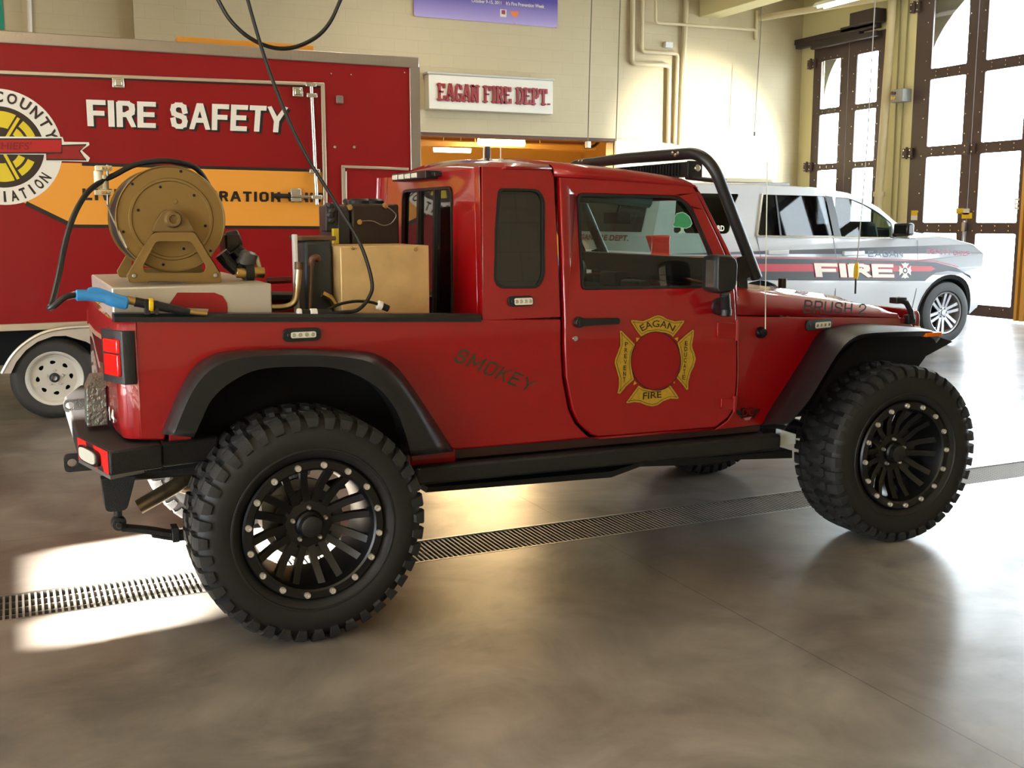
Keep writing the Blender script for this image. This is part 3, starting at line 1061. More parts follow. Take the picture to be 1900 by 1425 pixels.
# far door with its window
mb = MB().prism(door, -0.010, 0.03, 'Y', [win]).warp(lambda p: skin(p))
mb.v = [Vector((p.x, 2 * YC - p.y, p.z)) for p in mb.v]
dr2 = mb.build('door', [RED], truck)
mb = MB().prism(inset(win, -0.004), 0.010, 0.015).warp(lambda p: skin(p))
mb.v = [Vector((p.x, 2 * YC - p.y, p.z)) for p in mb.v]
mb.build('window_glass', [GLASS_TR], dr2, smooth=False)
# handle and lock
mb = MB()
h0, h1 = PS(1064, 598, 0.01), PS(1143, 597, 0.01)
zc = h0.z
mb.lathe([(0.0, -0.022), (0.020, -0.022), (0.024, -0.012), (0.024, 0.012)], (h0.x + 0.022, 0.075, zc), (0, 1, 0), 20)
hp = rpoly([(h0.x + 0.01, zc - 0.014, .012), (h1.x, zc - 0.014, .012), (h1.x, zc + 0.013, .012), (h0.x + 0.01, zc + 0.015, .012)], 4)
mb.prism(hp, 0.045, 0.062)
mb.box(h0.x + 0.05, h0.x + 0.07, 0.06, 0.085, zc - 0.01, zc + 0.01).box(h1.x - 0.04, h1.x - 0.02, 0.06, 0.085, zc - 0.01, zc + 0.01)
mb.build('handle', [BLACKP], dr, bevel=0.003)
v = PS(1067, 628, 0.01)
MB().lathe([(0, -0.006), (0.011, -0.006), (0.013, 0.0), (0.013, 0.006)], (v.x, v.y, v.z), (0, 1, 0), 18).build('lock', [CHROME], dr)
# door hinges on the cowl
for (a, b) in (((1330, 597), (1366, 628)), ((1337, 738), (1361, 760))):
    mb = MB()
    A = PS(*a, 0.012); B = PS(*b, 0.012)
    mb.prism(rpoly([(A.x, A.z, .01), (B.x, A.z - .01, .0), (B.x, B.z, .0), (A.x, B.z + .01, .01)], 3), -0.020, 0.0).cyl((B.x, -0.018, B.z - .01), (B.x, -0.018, A.z + .005), 0.009, 10)
    mb.warp(lambda p: skin(p))
    mb.build('hinge', [RED], dr, bevel=0.003)

# ---- cab shell (hard top behind the door)
ZB, ZT = PS(890, 591).z - 0.01, PS(896, 303).z
XCR = 0.80
RC = 0.11          # corner depth across
RCX = min(p[0] for p in psl([(925, 350), (916.5, 518), (917, 430)])) - 0.03 - 0.828    # and along
def cabx(z): return XCR + 0.028 * (z - 1.19)
seam_b, seam_t = PS(1042.5, 591), PS(1030, 327)
qwin = rpoly(psl([(925, 350, 12), (1000, 351.5, 16), (1009.5, 372, 8), (1009.5, 514, 14), (997, 534, 10), (926, 534, 12), (916.5, 518, 6), (919, 430)]), 4)
side_poly = [(XCR + RCX, ZB), (seam_b.x - .004, ZB), (seam_t.x - .004, seam_t.z), (PS(1021, 306).x, PS(1021, 306).z - 0.012), (XCR + RCX + 0.028, ZT - 0.012)]
mb = MB().prism(side_poly, 0.0, 0.03, 'Y', [qwin]).warp(lambda p: skin(p))
mb.mirror(YC)
# rounded corner + rear wall with window hole
def hw(z): return YC - ysurf(0.9, z)
cs = []
for k in range(9):
    z = ZB + (ZT - 0.012 - ZB) * k / 8
    y0 = ysurf(0.9, z)
    xs = cabx(z)
    row = []
    for j in range(7):
        t = PI / 2 * j / 6
        row.append(Vector((xs + RCX - RCX * math.sin(t), y0 + RC - RC * math.cos(t), z)))
    cs.append(row)
m2 = MB().loft(cs)
m2.mirror(YC)
mb.add(m2.v, m2.f)
rwy0, rwy1 = PX(831, 349, cabx(1.72)).y, PX(733, 351, cabx(1.72)).y
rzt = PX(780, 350, cabx(1.72)).z
rw = rpoly([(YC - 0.36, 1.10, .03), (YC + 0.36, 1.10, .03), (YC + 0.33, rzt, .05), (YC - 0.33, rzt, .05)], 5)
rp = [(ysurf(.9, ZB) + RC, 0.93), (2 * YC - ysurf(.9, ZB) - RC, 0.93), (2 * YC - ysurf(.9, ZB) - RC, ZB)]
rp += [(2 * YC - ysurf(.9, ZT) - RC, ZT - 0.012), (ysurf(.9, ZT) + RC, ZT - 0.012), (ysurf(.9, ZB) + RC, ZB)]
m2 = MB().prism(rp, 0.0, 0.03, 'X', [rw]).warp(lambda p: Vector((p.x + cabx(max(p.z, ZB)), p.y, p.z)))
mb.add(m2.v, m2.f)
cab = mb.build('hard_top', [RED], truck, bevel=0.004)
MB().prism(inset(qwin, -0.004), 0.008, 0.013).warp(lambda p: skin(p)).pair(YC).build('quarter_window', [GLASS_Q], cab, smooth=False)
MB().prism(inset(qwin, -0.002), -0.004, 0.010, 'Y', [inset(qwin, 0.008)]).warp(lambda p: skin(p)).build('window_seal', [BLACKP], cab)
m2 = MB().prism(inset(rw, -0.004), 0.012, 0.017, 'X').warp(lambda p: Vector((p.x + cabx(max(p.z, ZB)), p.y, p.z)))
m2.build('rear_window', [GLASS_DK], cab, smooth=False)
m2 = MB()
for yy in (YC - 0.11, YC + 0.11):
    m2.box(-0.003, 0.014, yy - 0.012, yy + 0.012, 1.10, rzt)
m2.prism(rw, -0.006, 0.004, 'X', [inset(rw, 0.012)])
m2.warp(lambda p: Vector((p.x + cabx(max(p.z, ZB)), p.y, p.z))).build('window_frame', [BLACKP], cab, smooth=False)
# roof panels : lofts with a crowned section
def roofsec(x, zb, zt, crown, dx=0.0):
    y0 = ysurf(min(x, 2.0), zb) + dx
    y0 -= 0.012
    row = [Vector((x, y0, zb)), Vector((x, y0 + 0.003, zb + (zt - zb) * 0.5)), Vector((x, y0 + 0.012, zt - 0.012)), Vector((x, y0 + 0.032, zt + 0.002))]
    for t in (0.2, 0.45, 0.75):
        row.append(Vector((x, y0 + 0.032 + (YC - y0 - 0.032) * t, zt + 0.002 + crown * (1 - (1 - t) ** 2))))
    row.append(Vector((x, YC, zt + 0.002 + crown)))
    row += [Vector((x, 2 * YC - p.y, p.z)) for p in reversed(row[:-1])]
    return row
r0, r1, r2 = PS(896, 303), PS(1021, 305.5), PS(1283, 336.5)
mb = MB()
secs = []
for (x, d, c) in ((cabx(ZT) + 0.012, 0.045, 0.02), (cabx(ZT) + 0.03, 0.018, 0.030), (cabx(ZT) + 0.09, 0.0, 0.042), (r1.x, 0.0, 0.048)):
    t = (x - r0.x) / (r1.x - r0.x)
    z = r0.z + (r1.z - r0.z) * t
    secs.append(roofsec(x, z - 0.02 - d * 0.8, z - d, c, 0.075 * max(0, 1 - (x - cabx(ZT) - .012) / 0.078) ** 2))
mb.loft(secs)
mb.build('roof_rear_panel', [RED], truck, solid=-0.012)
lb0, lb1 = PS(1028, 327), PS(1283, 347)
mb = MB()
secs = []
for t in (0.0, 0.25, 0.5, 0.75, 0.92, 1.0):
    x = r1.x + 0.012 + (r2.x - r1.x) * t
    zt_ = r1.z + (r2.z - r1.z) * t + 0.012 * math.sin(PI * min(t, 1)) - (0.012 if t == 1.0 else 0)
    zb_ = lb0.z + (lb1.z - lb0.z) * t
    secs.append(roofsec(x, zb_, zt_ + 0.004, 0.048 - 0.018 * t))
last = [p + Vector((0.02, 0, -0.02)) for p in secs[-1]]
secs.append(last)
mb.loft(secs)
mb.build('roof_front_panel', [RED], truck, solid=-0.012)
# ---- windshield frame, glass
ap = psl([(1288, 349.5), (1297, 352), (1330, 418), (1359, 476), (1368, 540), (1370, 586), (1367, 586), (1363, 540), (1350, 478), (1330, 434), (1308, 388)])
mb = MB().prism(ap, 0.0, 0.06).warp(lambda p: skin(p)).mirror(YC)
t0, t1 = PS(1290, 350), PS(1359, 476)
# header and cowl
def across(pt, w, h):
    y = ysurf(pt.x, pt.z) + 0.03
    return MB().box(pt.x - w, pt.x + w, y, 2 * YC - y, pt.z - h, pt.z + h)
mb.add(*(lambda q: (q.v, q.f))(across(t0 + Vector((0.01, 0, -0.02)), 0.025, 0.03)))
ws = mb.build('windshield_frame', [RED], truck, bevel=0.005)
across(t1 + Vector((-0.015, 0.06, -0.06)), 0.03, 0.05).build('cowl_panel', [BLACKP], truck, bevel=0.005)
g = MB()
a = t0 + Vector((0.012, 0, -0.03)); b = t1 + Vector((0.015, 0, 0.0))
g.hexa([Vector((a.x, .17, a.z)), Vector((a.x, 2 * YC - .17, a.z)), Vector((b.x, 2 * YC - .15, b.z)), Vector((b.x, .15, b.z))],
       [Vector((a.x + .006, .17, a.z + .002)), Vector((a.x + .006, 2 * YC - .17, a.z + .002)), Vector((b.x + .006, 2 * YC - .15, b.z + .002)), Vector((b.x + .006, .15, b.z + .002))])
g.build('windshield_glass', [GLASS_TR], ws, smooth=False)
# ---- hood
mb = MB()
secs = []
for t in [k / 10 for k in range(11)]:
    pe = PS(1366 + (1667 - 1366) * t, 532.5 + (574 - 532.5) * t)         # shoulder
    pb = PS(1366 + (1684 - 1366) * t, 584.5 + 4.5 * t)               # seam
    x = pe.x
    ye = ysurf(x, 1.0)
    drop = 0.0 if t < 0.93 else (t - 0.93) / 0.07 * 0.022
    row = [Vector((x, ye, pb.z)), Vector((x, ye + 0.004, (pb.z + pe.z) / 2)), Vector((x, ye + 0.014, pe.z - 0.018 - drop)), Vector((x, ye + 0.038, pe.z - drop))]
    for (u, c) in ((0.25, 0.010), (0.5, 0.018), (0.6, 0.036), (0.8, 0.040), (1.0, 0.042)):
        row.append(Vector((x, ye + 0.038 + (YC - ye - 0.038) * u, pe.z + c - drop)))
    row += [Vector((x, 2 * YC - p.y, p.z)) for p in reversed(row[:-1])]
    secs.append(row)
nose = [Vector((p.x + 0.03, p.y, min(p.z, secs[-1][3].z - 0.05))) for p in secs[-1]]
secs.append(nose)
mb.loft(secs)
hood = mb.build('hood', [RED], truck, solid=-0.01, angle=40)
# hood latch near the nose
mb = MB()
A = PS(1668, 560, 0.0)
x, y, z = A.x, ysurf(A.x, 1.0), A.z
mb.tube([(x, y + 0.012, z + 0.012), (x + 0.05, y + 0.0, z - 0.005), (x + 0.075, y - 0.01, z - 0.05), (x + 0.085, y - 0.012, z - 0.095)], 0.016, 8)
mb.box(x - 0.02, x + 0.05, y - 0.006, y + 0.05, z - 0.01, z + 0.022).box(x + 0.055, x + 0.105, y - 0.02, y + 0.02, z - 0.12, z - 0.07)
mb.pair(YC)
mb.build('hood_latch', [BLACKP], truck, bevel=0.004)
# hood bumper stop
v = PY(1452, 522, 0.5)
MB().cyl((v.x, 0.5, v.z - 0.035), (v.x, 0.5, v.z + 0.015), 0.022, 12).build('hood_stop', [BLACKP], hood)
# wiper cowl
v = PS(1385, 530)
MB().box(v.x - 0.03, v.x + 0.02, 0.2, 2 * YC - 0.2, v.z - 0.01, v.z + 0.025).build('cowl_vent', [BLACKP], truck, bevel=0.006)
# ---- grille and front end
xg = PS(1690, 590).x + 0.03
yg = ysurf(xg, 1.0)
slots = [rpoly([(YC - 0.30 + k * 0.1 - .025, .80, .02), (YC - 0.30 + k * .1 + .025, .80, .02), (YC - .30 + k * .1 + .025, 1.04, .02), (YC - .30 + k * .1 - .025, 1.04, .02)], 3) for k in range(7)]
gp = rpoly([(yg, 0.74, .05), (2 * YC - yg, 0.74, .05), (2 * YC - yg, 1.10, .05), (yg, 1.10, .05)], 4)
gr = MB().prism(gp, xg, xg + 0.04, 'X', slots).build('grille', [RED], truck, bevel=0.008)
for s in (-1, 1):
    MB().lathe([(0.0, 0.06), (0.05, 0.055), (0.085, 0.045), (0.09, 0.0)], (xg, YC + s * 0.45, 0.95), (1, 0, 0), 24).build('headlight', [CLEARL], gr)
mb = MB().box(xg + 0.04, xg + 0.17, YC - 0.42, YC + 0.42, 0.60, 0.76).box(xg - 0.2, xg + 0.05, YC - 0.4, YC - 0.3, 0.60, 0.70).box(xg - 0.2, xg + 0.05, YC + 0.3, YC + 0.4, 0.60, 0.70)
mb.build('front_bumper', [BLACKT], truck, bevel=0.02)
mb = MB()
mb.tube([PY(1655, 672, 0.3), PY(1700, 680, 0.25)], 0.03, 10)
mb.build('tow_hook', [BLACKT], truck)

# ---- fender flares
def curve_resample(px, n):
    P = [Vector((p[0], p[1])) for p in px]
    d = [0]
    for i in range(1, len(P)): d.append(d[-1] + (P[i] - P[i - 1]).length)
    out = []
    for k in range(n):
        s = d[-1] * k / (n - 1)
        i = 0
        while i < len(P) - 2 and d[i + 1] < s: i += 1
        t = (s - d[i]) / (d[i + 1] - d[i])
        out.append(P[i].lerp(P[i + 1], min(max(t, 0), 1)))
    return out
def smooth2(px, n=5):
    return [(p.x, p.y) for p in smoothpath([(q[0], q[1], 0) for q in px], n)]
def flare(Apx, Bpx, yl, lip, name, n=44):
    A = curve_resample(smooth2(Apx), n); B = curve_resample(smooth2(Bpx), n)
    rows = []
    for (t, y, inn) in ((0.0, None, 0), (0.10, 0.4, 0), (0.22, 0.85, 0), (0.38, 1.0, 0), (1.0, 0.97, 0)):
        row = []
        for k in range(n):
            p = A[k].lerp(B[k], t)
            if y is None:
                q = PS(p.x, p.y, -0.004)
            else:
                y0 = PS(A[k].x, A[k].y).y
                q = PY(p.x, p.y, y0 + (yl - y0) * y)
            row.append(q)
        rows.append(row)
    rows.append([p + Vector((0, lip, 0)) for p in rows[-1]])
    mb = MB().loft(rows)
    mb.pair(YC)
    return mb.build(name, [BLACKP], truck, angle=60, solid=0.004)
flare([(301, 806), (320, 757), (340, 714), (361, 682), (391, 661), (433, 652), (541, 648), (671, 653), (704, 662), (738, 685), (790, 758), (841, 838)],
      [(358, 811), (371, 782), (391, 741), (427, 708), (476, 685), (541, 679), (623, 682), (688, 708), (730, 750), (753, 803), (764, 846)], -0.075, 0.10, 'fender_flare')
# front flare: broad flat top, outer skirt
Af = [(1414, 790), (1433, 754), (1490, 665), (1512, 627), (1533, 611), (1585, 601.5), (1640, 604), (1690, 610), (1722, 614)]
Bf = [(1458, 790), (1474, 773), (1504, 737), (1537, 683), (1561, 646), (1585, 626), (1609, 619), (1665, 616), (1721, 615.5), (1745, 619), (1772, 632)]
A = curve_resample(smooth2(Af), 46); B = curve_resample(smooth2(Bf), 46)
rows = [[], [], [], [], []]
for k in range(46):
    a = PS(A[k].x, A[k].y, -0.004)
    b = PY(B[k].x, B[k].y, -0.085)
    if k > 36:
        w = (k - 36) / 9.0
        b.y += 0.10 * w * w
    rows[0].append(a)
    m_ = a.lerp(b, 0.5); m_.z += 0.008
    rows[1].append(m_)
    rows[2].append(a.lerp(b, 0.92) + Vector((0, 0, 0.004)))
    rows[3].append(b)
    rows[4].append(b + Vector((0.0, 0.02, -0.022)))
mb = MB().loft(rows)
mb.pair(YC)
ff = mb.build('fender_flare', [BLACKP], truck, angle=50, solid=0.004)
# inner liner and skirt under the front flare
ln = xz([(1500, 760), (1556, 665), (1590, 632), (1640, 622), (1722, 619), (1768, 634), (1718, 661), (1690, 700), (1600, 760)], 0.16)
mb = MB().prism(ln, 0.16, 0.30)
mb.pair(YC)
mb.build('wheel_well_liner', [DARK], truck, smooth=False)
A, B = PY(1722, 617, -0.05), PY(1745, 624, -0.05)
v = PY(1733, 620, -0.07)
MB().box(v.x - 0.055, v.x + 0.05, -0.075, -0.03, v.z - 0.012, v.z + 0.008).build('marker_light', [AMBER], ff, bevel=0.004)

# ---- wheels
def tyre_mesh():
    R0, W = 0.435, 0.1575
    mb = MB()
    prof = [(0.262, -0.120), (0.275, -0.140), (0.305, -0.157), (0.345, -0.163), (0.380, -0.158), (0.405, -0.146), (0.420, -0.125), (0.421, 0.0), (0.420, 0.125), (0.405, 0.146), (0.380, 0.158), (0.345, 0.163), (0.305, 0.157), (0.262, 0.12), (0.255, 0.0)]
    mb.lathe(prof, n=96, closed=True, mi=1)
    mb.lathe([(0.30, -0.1545), (0.303, -0.160), (0.309, -0.160), (0.312, -0.156)], n=96, mi=1)
    N = 40
    def block(poly, ang, r1, mi=0):
        """poly in (arc length, y) -> raised tread block"""
        r0 = 0.417
        k = len(poly)
        vs = []
        for r, sh in ((r0, 0.0), (r1, 0.0018)):
            q = inset(poly, sh)
            for (s, y) in q:
                t = ang + s / 0.43
                rr = r - (0.010 * max(0, (abs(y) - 0.10) / 0.05) if r > r0 else 0)
                vs.append((rr * math.cos(t), y, rr * math.sin(t)))
        fs = [tuple(range(k, 2 * k)), tuple(range(k - 1, -1, -1))]
        fs += [(i, (i + 1) % k, k + (i + 1) % k, k + i) for i in range(k)]
        mb.add(vs, fs, mi)
    pit = 2 * PI * 0.43 / N
    for i in range(N):
        t = 2 * PI * i / N
        for s in (-1, 1):
            o = 0 if s < 0 else pit / 2
            ang = t + o / 0.43
            # shoulder lug wrapping onto the sidewall
            a = 0.0205 if i % 2 else 0.0235
            def P(ss, y, r):
                th = ang + ss / 0.43
                return (r * math.cos(th), s * y, r * math.sin(th))
            secs = []
            for (ss) in (-a, a):
                secs.append([P(ss * 0.9, 0.098, 0.416), P(ss * 0.9, 0.098, 0.438), P(ss, 0.135, 0.436), P(ss, 0.158, 0.424), P(ss * 0.92, 0.1655, 0.404), P(ss * 0.7, 0.166, 0.383 if i % 2 else 0.392), P(ss * 0.7, 0.150, 0.380)])
            mb.loft(secs, closed=True, caps=True)
            # inner hooked block
            sg = 1 if s > 0 else -1
            poly = [(-0.026, s * 0.090), (0.010, s * 0.088), (0.026, s * 0.060), (0.020, s * 0.020), (0.000, s * 0.012), (-0.006, s * 0.046), (-0.028, s * 0.058)]
            block(poly, ang, 0.4375)
    return mb.mesh('tyre', [RUBBER, RUBBER2], angle=30)
def rim_mesh():
    mb = MB()
    # barrel, bead lip and beadlock ring
    prof = [(0.262, -0.125), (0.268, -0.146), (0.262, -0.154), (0.236, -0.154), (0.229, -0.148), (0.222, -0.128), (0.212, -0.06), (0.205, 0.02), (0.212, 0.11), (0.250, 0.125), (0.256, 0.118), (0.256, -0.12)]
    mb.lathe(prof, n=80, closed=True)
    # hub
    mb.lathe([(0.0, -0.085), (0.045, -0.085), (0.052, -0.078), (0.056, -0.062), (0.092, -0.058), (0.100, -0.050), (0.102, -0.02), (0.0, -0.02)], n=40)
    # eight split spokes
    for k in range(8):
        a = 2 * PI * (k + 0.5) / 8
        for s in (-1, 1):
            def Q(r, off, y):
                return Vector((r * math.cos(a) - off * math.sin(a), y, r * math.sin(a) + off * math.cos(a)))
            o0, o1, w0, w1 = 0.020 * s, 0.037 * s, 0.0145, 0.0135
            f = [Q(0.085, o0 - w0, -0.060), Q(0.085, o0 + w0, -0.060), Q(0.085, o0 + w0, -0.03), Q(0.085, o0 - w0, -0.03)]
            g = [Q(0.16, o1 * 0.8 - w1, -0.078), Q(0.16, o1 * 0.8 + w1, -0.078), Q(0.16, o1 * 0.8 + w1, -0.05), Q(0.16, o1 * 0.8 - w1, -0.05)]
            h = [Q(0.224, o1 - w1, -0.122), Q(0.224, o1 + w1, -0.122), Q(0.224, o1 + w1, -0.085), Q(0.224, o1 - w1, -0.085)]
            mb.loft([f, g, h], closed=True, caps=True)
        # web between the pair near the hub
        f = [Q(0.09, -0.02, -0.05), Q(0.09, 0.02, -0.05), Q(0.09, 0.02, -0.035), Q(0.09, -0.02, -0.035)]
        g = [Q(0.135, -0.02, -0.062), Q(0.135, 0.02, -0.062), Q(0.135, 0.02, -0.045), Q(0.135, -0.02, -0.045)]
        mb.loft([f, g], closed=True, caps=True)
    return mb.mesh('rim', [BLACKR], angle=30)
def bolt_mesh():
    mb = MB().lathe([(0.0, -0.010), (0.004, -0.0100), (0.005, -0.0125), (0.0105, -0.0125), (0.0122, -0.008), (0.0122, 0.0)], n=16)
    return mb.mesh('bolt', [BOLTM])
def nut_mesh():
    return MB().lathe([(0.0, -0.02), (0.005, -0.02), (0.0085, -0.014), (0.0085, 0.0)], n=10).mesh('nut', [BOLTM])
def disc_mesh():
    mb = MB().lathe([(0.05, -0.01), (0.155, -0.01), (0.155, 0.012), (0.05, 0.012)], n=48, closed=True)
    mb.box(-0.16, -0.08, -0.03, 0.05, -0.02, 0.10)
    return mb.mesh('disc', [STEEL])
TYRE, RIM, BOLT, NUT, DISC = tyre_mesh(), rim_mesh(), bolt_mesh(), nut_mesh(), disc_mesh()
def mobj(name, me, parent, loc=(0, 0, 0), rot=(0, 0, 0)):
    o = bpy.data.objects.new(name, me)
    COL.objects.link(o)
    o.parent = parent
    o.location = loc
    o.rotation_euler = rot
    return o
def wheel(x, y, steer, spin, full=True, flip=False):
    off = wloc(truck)
    w = mobj('wheel', TYRE, truck, Vector((x, y, 0.4375)) - off, (0, 0, steer + (PI if flip else 0)))
    mobj('rim', RIM, w, rot=(0, spin, 0))
    mobj('brake_disc', DISC, w, (0, 0.05, 0))
    if full:
        for k in range(16):
            a = 2 * PI * (k + 0.35) / 16 + spin
            mobj('rim_bolt', BOLT, w, (0.2475 * math.cos(a), -0.154, 0.2475 * math.sin(a)))
        for k in range(5):
            a = 2 * PI * k / 5 + PI / 2
            mobj('lug_nut', NUT, w, (0.0655 * math.cos(a), -0.060, 0.0655 * math.sin(a)))
        mobj('center_cap', MB().lathe([(0.0, -0.115), (0.030, -0.115), (0.040, -0.110), (0.044, -0.085)], n=30).mesh('cap', [BLACKP]), w)
    return w
wheel(0.0, 0.02, 0.0, 0.1)
wheel(2.935, 0.055, math.radians(-3), 0.3)
wheel(0.0, 2 * YC - 0.02, 0, 0.0, False, True)
wheel(2.935, 2 * YC - 0.02, math.radians(-3), 0.0, False, True)
# ---- lettering and emblem on the pickup
NS = (0, -1, 0)
mb = MB()
block_text(mb, 'SMOKEY', [PS(853, 644), PS(993, 705), PS(984, 729), PS(843, 671)], NS, 0.0015, t=0.11, gap=0.24, slant=0.26, tv=0.13)
mb.build('lettering', [mat('green_script', rgb(52, 62, 36), 0.4)], truck, smooth=False)
mb = MB()
block_text(mb, 'BRUSH 2', [PS(1492, 556), PS(1607, 564), PS(1605, 583.5), PS(1489, 580)], NS, 0.004, t=0.13, gap=0.16, tv=0.13)
mb.build('lettering', [mat('black_script', rgb(40, 14, 14), 0.4)], hood, smooth=False)
# winged badge near the sill
mb = MB()
c = PS(1387, 768)
def B(px, py): return PS(px, py, 0.0015)
flat_poly(mb, [B(1362, 759), B(1376, 762), B(1378, 767), B(1398, 766), B(1400, 760), B(1411, 758), B(1403, 768), B(1399, 776), B(1394, 772), B(1380, 774), B(1376, 778), B(1370, 770)])
text_in(mb, 'DC', [B(1375, 756), B(1400, 755), B(1400, 772), B(1376, 774)], NS, 0.002, 0.03, mi=0)
text_in(mb, 'DC', [B(1377, 759), B(1398, 758), B(1398, 770), B(1378, 772)], NS, 0.003, 0.0, mi=1)
flat_poly(mb, [B(1380, 776), B(1395, 773), B(1391, 779), B(1383, 780)], 2)
mb.build('badge', [BLACKV, mat('badge_red', rgb(120, 10, 14), 0.4), mat('badge_pale', rgb(190, 130, 120), 0.4)], truck, smooth=False)
# maltese emblem
def E(zx, zy, off=0.0125): return PS(1100 + zx / 6.477, 560 + zy / 6.477, off)
mb = MB()
CX, CY, CRX, CRY = 758, 712, 298, 350
def arc(a0, a1, n=8):
    return [(CX + CRX * math.cos(math.radians(a0 + (a1 - a0) * k / n)), CY + CRY * math.sin(math.radians(a0 + (a1 - a0) * k / n))) for k in range(n + 1)]
arms = {
 'top': [(580, 420), (520, 345), (455, 240), (462, 215), (510, 218), (600, 230), (680, 200), (735, 170), (785, 157), (835, 170), (890, 202), (985, 232), (1070, 222), (1100, 222), (1098, 245), (1040, 330), (965, 425), (930, 395), (870, 372), (770, 362), (660, 376)],
 'bottom': [(548, 1003), (470, 1110), (398, 1210), (415, 1222), (500, 1208), (570, 1215), (640, 1245), (712, 1260), (780, 1245), (850, 1195), (930, 1165), (1020, 1170), (1036, 1155), (1000, 1095), (918, 985), (860, 1020), (770, 1050), (700, 1056), (610, 1040)],
 'left': [(520, 525), (440, 440), (345, 345), (320, 350), (325, 400), (328, 520), (300, 600), (265, 690), (260, 740), (285, 830), (312, 920), (310, 1020), (292, 1100), (330, 1108), (400, 1020), (495, 935), (475, 850), (462, 750), (470, 650), (490, 585)],
 'right': [(1015, 490), (1100, 410), (1200, 330), (1218, 345), (1212, 420), (1195, 520), (1200, 560), (1225, 620), (1240, 690), (1215, 780), (1180, 850), (1150, 960), (1148, 1050), (1125, 1063), (1080, 1000), (985, 890), (1020, 830), (1045, 760), (1050, 680), (1040, 580)],
}
for key, pts in arms.items():
    flat_poly(mb, [E(*p, 0.0118) for p in pts], 0)
    # fine dark line inside each arm
    mx = sum(p[0] for p in pts) / len(pts); my = sum(p[1] for p in pts) / len(pts)
    ins = inset([(p[0], p[1]) for p in pts], 26)
    strip(mb, [E(*p, 0.0125) for p in ins], 0.0022, NS, 1)
    strip(mb, [E(*p, 0.0123) for p in pts], 0.0016, NS, 1)
for tri in (((518, 430), (570, 435), (525, 485)), ((980, 440), (1028, 425), (1020, 475)), ((485, 1005), (500, 950), (530, 980)), ((940, 960), (980, 935), (988, 985))):
    flat_poly(mb, [E(*p, 0.0118) for p in tri], 0)
ring = [(CX + CRX * math.cos(2 * PI * k / 56), CY + CRY * math.sin(2 * PI * k / 56)) for k in range(56)]
flat_poly(mb, [E(*p, 0.0120) for p in ring], 2)
strip(mb, [E(*p, 0.0126) for p in ring], 0.004, NS, 1)
# words: EAGAN on an arc, FIRE, and the two stacked words
def fe(u, v):
    a = math.radians(-121 + 62 * u)
    r = 1.12 + 0.24 * v
    return E(CX + 20 + CRX * 1.12 * r * math.cos(a) * 0.95, CY - 28 + CRY * r * math.sin(a) * 0.97)
text_fn(mb, 'EAGAN', fe, 0.01, 1)
text_in(mb, 'FIRE', [E(604, 1090), E(822, 1075), E(825, 1150), E(598, 1172)], NS, 0.001, 0.01, 1)
for word, p0, p1 in (('PREVENT', (403, 510), (376, 935)), ('EDUCATE', (1122, 498), (1092, 908))):
    n = len(word)
    for i, ch in enumerate(word):
        t = i / (n - 1)
        cx = p0[0] + (p1[0] - p0[0]) * t
        if word == 'PREVENT': cx -= 0
        cy = p0[1] + (p1[1] - p0[1]) * t
        hw_, hh = 18, 27
        text_in(mb, ch, [E(cx - hw_, cy - hh), E(cx + hw_, cy - hh), E(cx + hw_, cy + hh), E(cx - hw_, cy + hh)], NS, 0.001, 0.01, 1)
mb.build('emblem', [GOLD, mat('emblem_black', rgb(38, 26, 14), 0.4), mat('emblem_red', rgb(140, 4, 14), 0.35)], dr, smooth=False)
# white unit number on the rear corner
mb = MB()
Q = [PY(216, 753, 0.36), PY(238, 757, 0.21), PY(238, 783, 0.21), PY(217, 779, 0.36)]
block_text(mb, '14', [Vector((XR - R - 0.0145, 0.38, Q[0].z)), Vector((XR - R - 0.008, 0.20, Q[1].z)), Vector((XR - R - 0.008, 0.20, Q[2].z)), Vector((XR - R - 0.0145, 0.38, Q[3].z))], (-1, -0.1, 0), 0.003, t=.2)
mb.build('lettering', [WHITE], rear, smooth=False)

# ---- small marker lights
def side_light(px0, px1, name, lens_px, parent):
    A, Bq = PS(*px0), PS(*px1)
    r = (A.z - Bq.z) * 0.48
    lens = [PS(*lens_px[0]), PS(*lens_px[1])]
    lp = rpoly([(lens[0].x, lens[0].z, .008), (lens[1].x, lens[0].z, .008), (lens[1].x, lens[1].z, .008), (lens[0].x, lens[1].z, .008)], 3)
    mb = MB().prism(rpoly([(A.x, A.z, r), (Bq.x, A.z, r), (Bq.x, Bq.z, r), (A.x, Bq.z, r)], 5), -0.012, 0.0, 'Y', [lp])
    for xx in (A.x + r, Bq.x - r * 0.8):
        mb.lathe([(0, -0.015), (0.006, -0.014), (0.009, -0.011)], (xx, 0, (A.z + Bq.z) / 2), (0, 1, 0), 12)
    mb.warp(lambda p: skin(p))
    o = mb.build(name, [BLACKP], parent, bevel=0.002)
    m2 = MB().prism(lp, -0.015, 0.0)
    w = lens[1].x - lens[0].x
    for k in range(4):
        cx = lens[0].x + w * (k + 0.5) / 4
        m2.lathe([(0, -0.0165), (0.007, -0.0165), (0.008, -0.015)], (cx, 0, (lens[0].z + lens[1].z) / 2), (0, 1, 0), 10, mi=1)
    m2.warp(lambda p: skin(p)).build('lens', [CLEARL, CHROME], o)
    return o
side_light((523, 610), (595, 631), 'warning_light', ((538, 616), (585, 625)), truck)
side_light((941, 549.5), (988, 567), 'warning_light', ((952, 553), (986, 564.5)), truck)
side_light((1494, 594.5), (1541, 609), 'warning_light', ((1510, 598), (1538, 606.5)), truck)
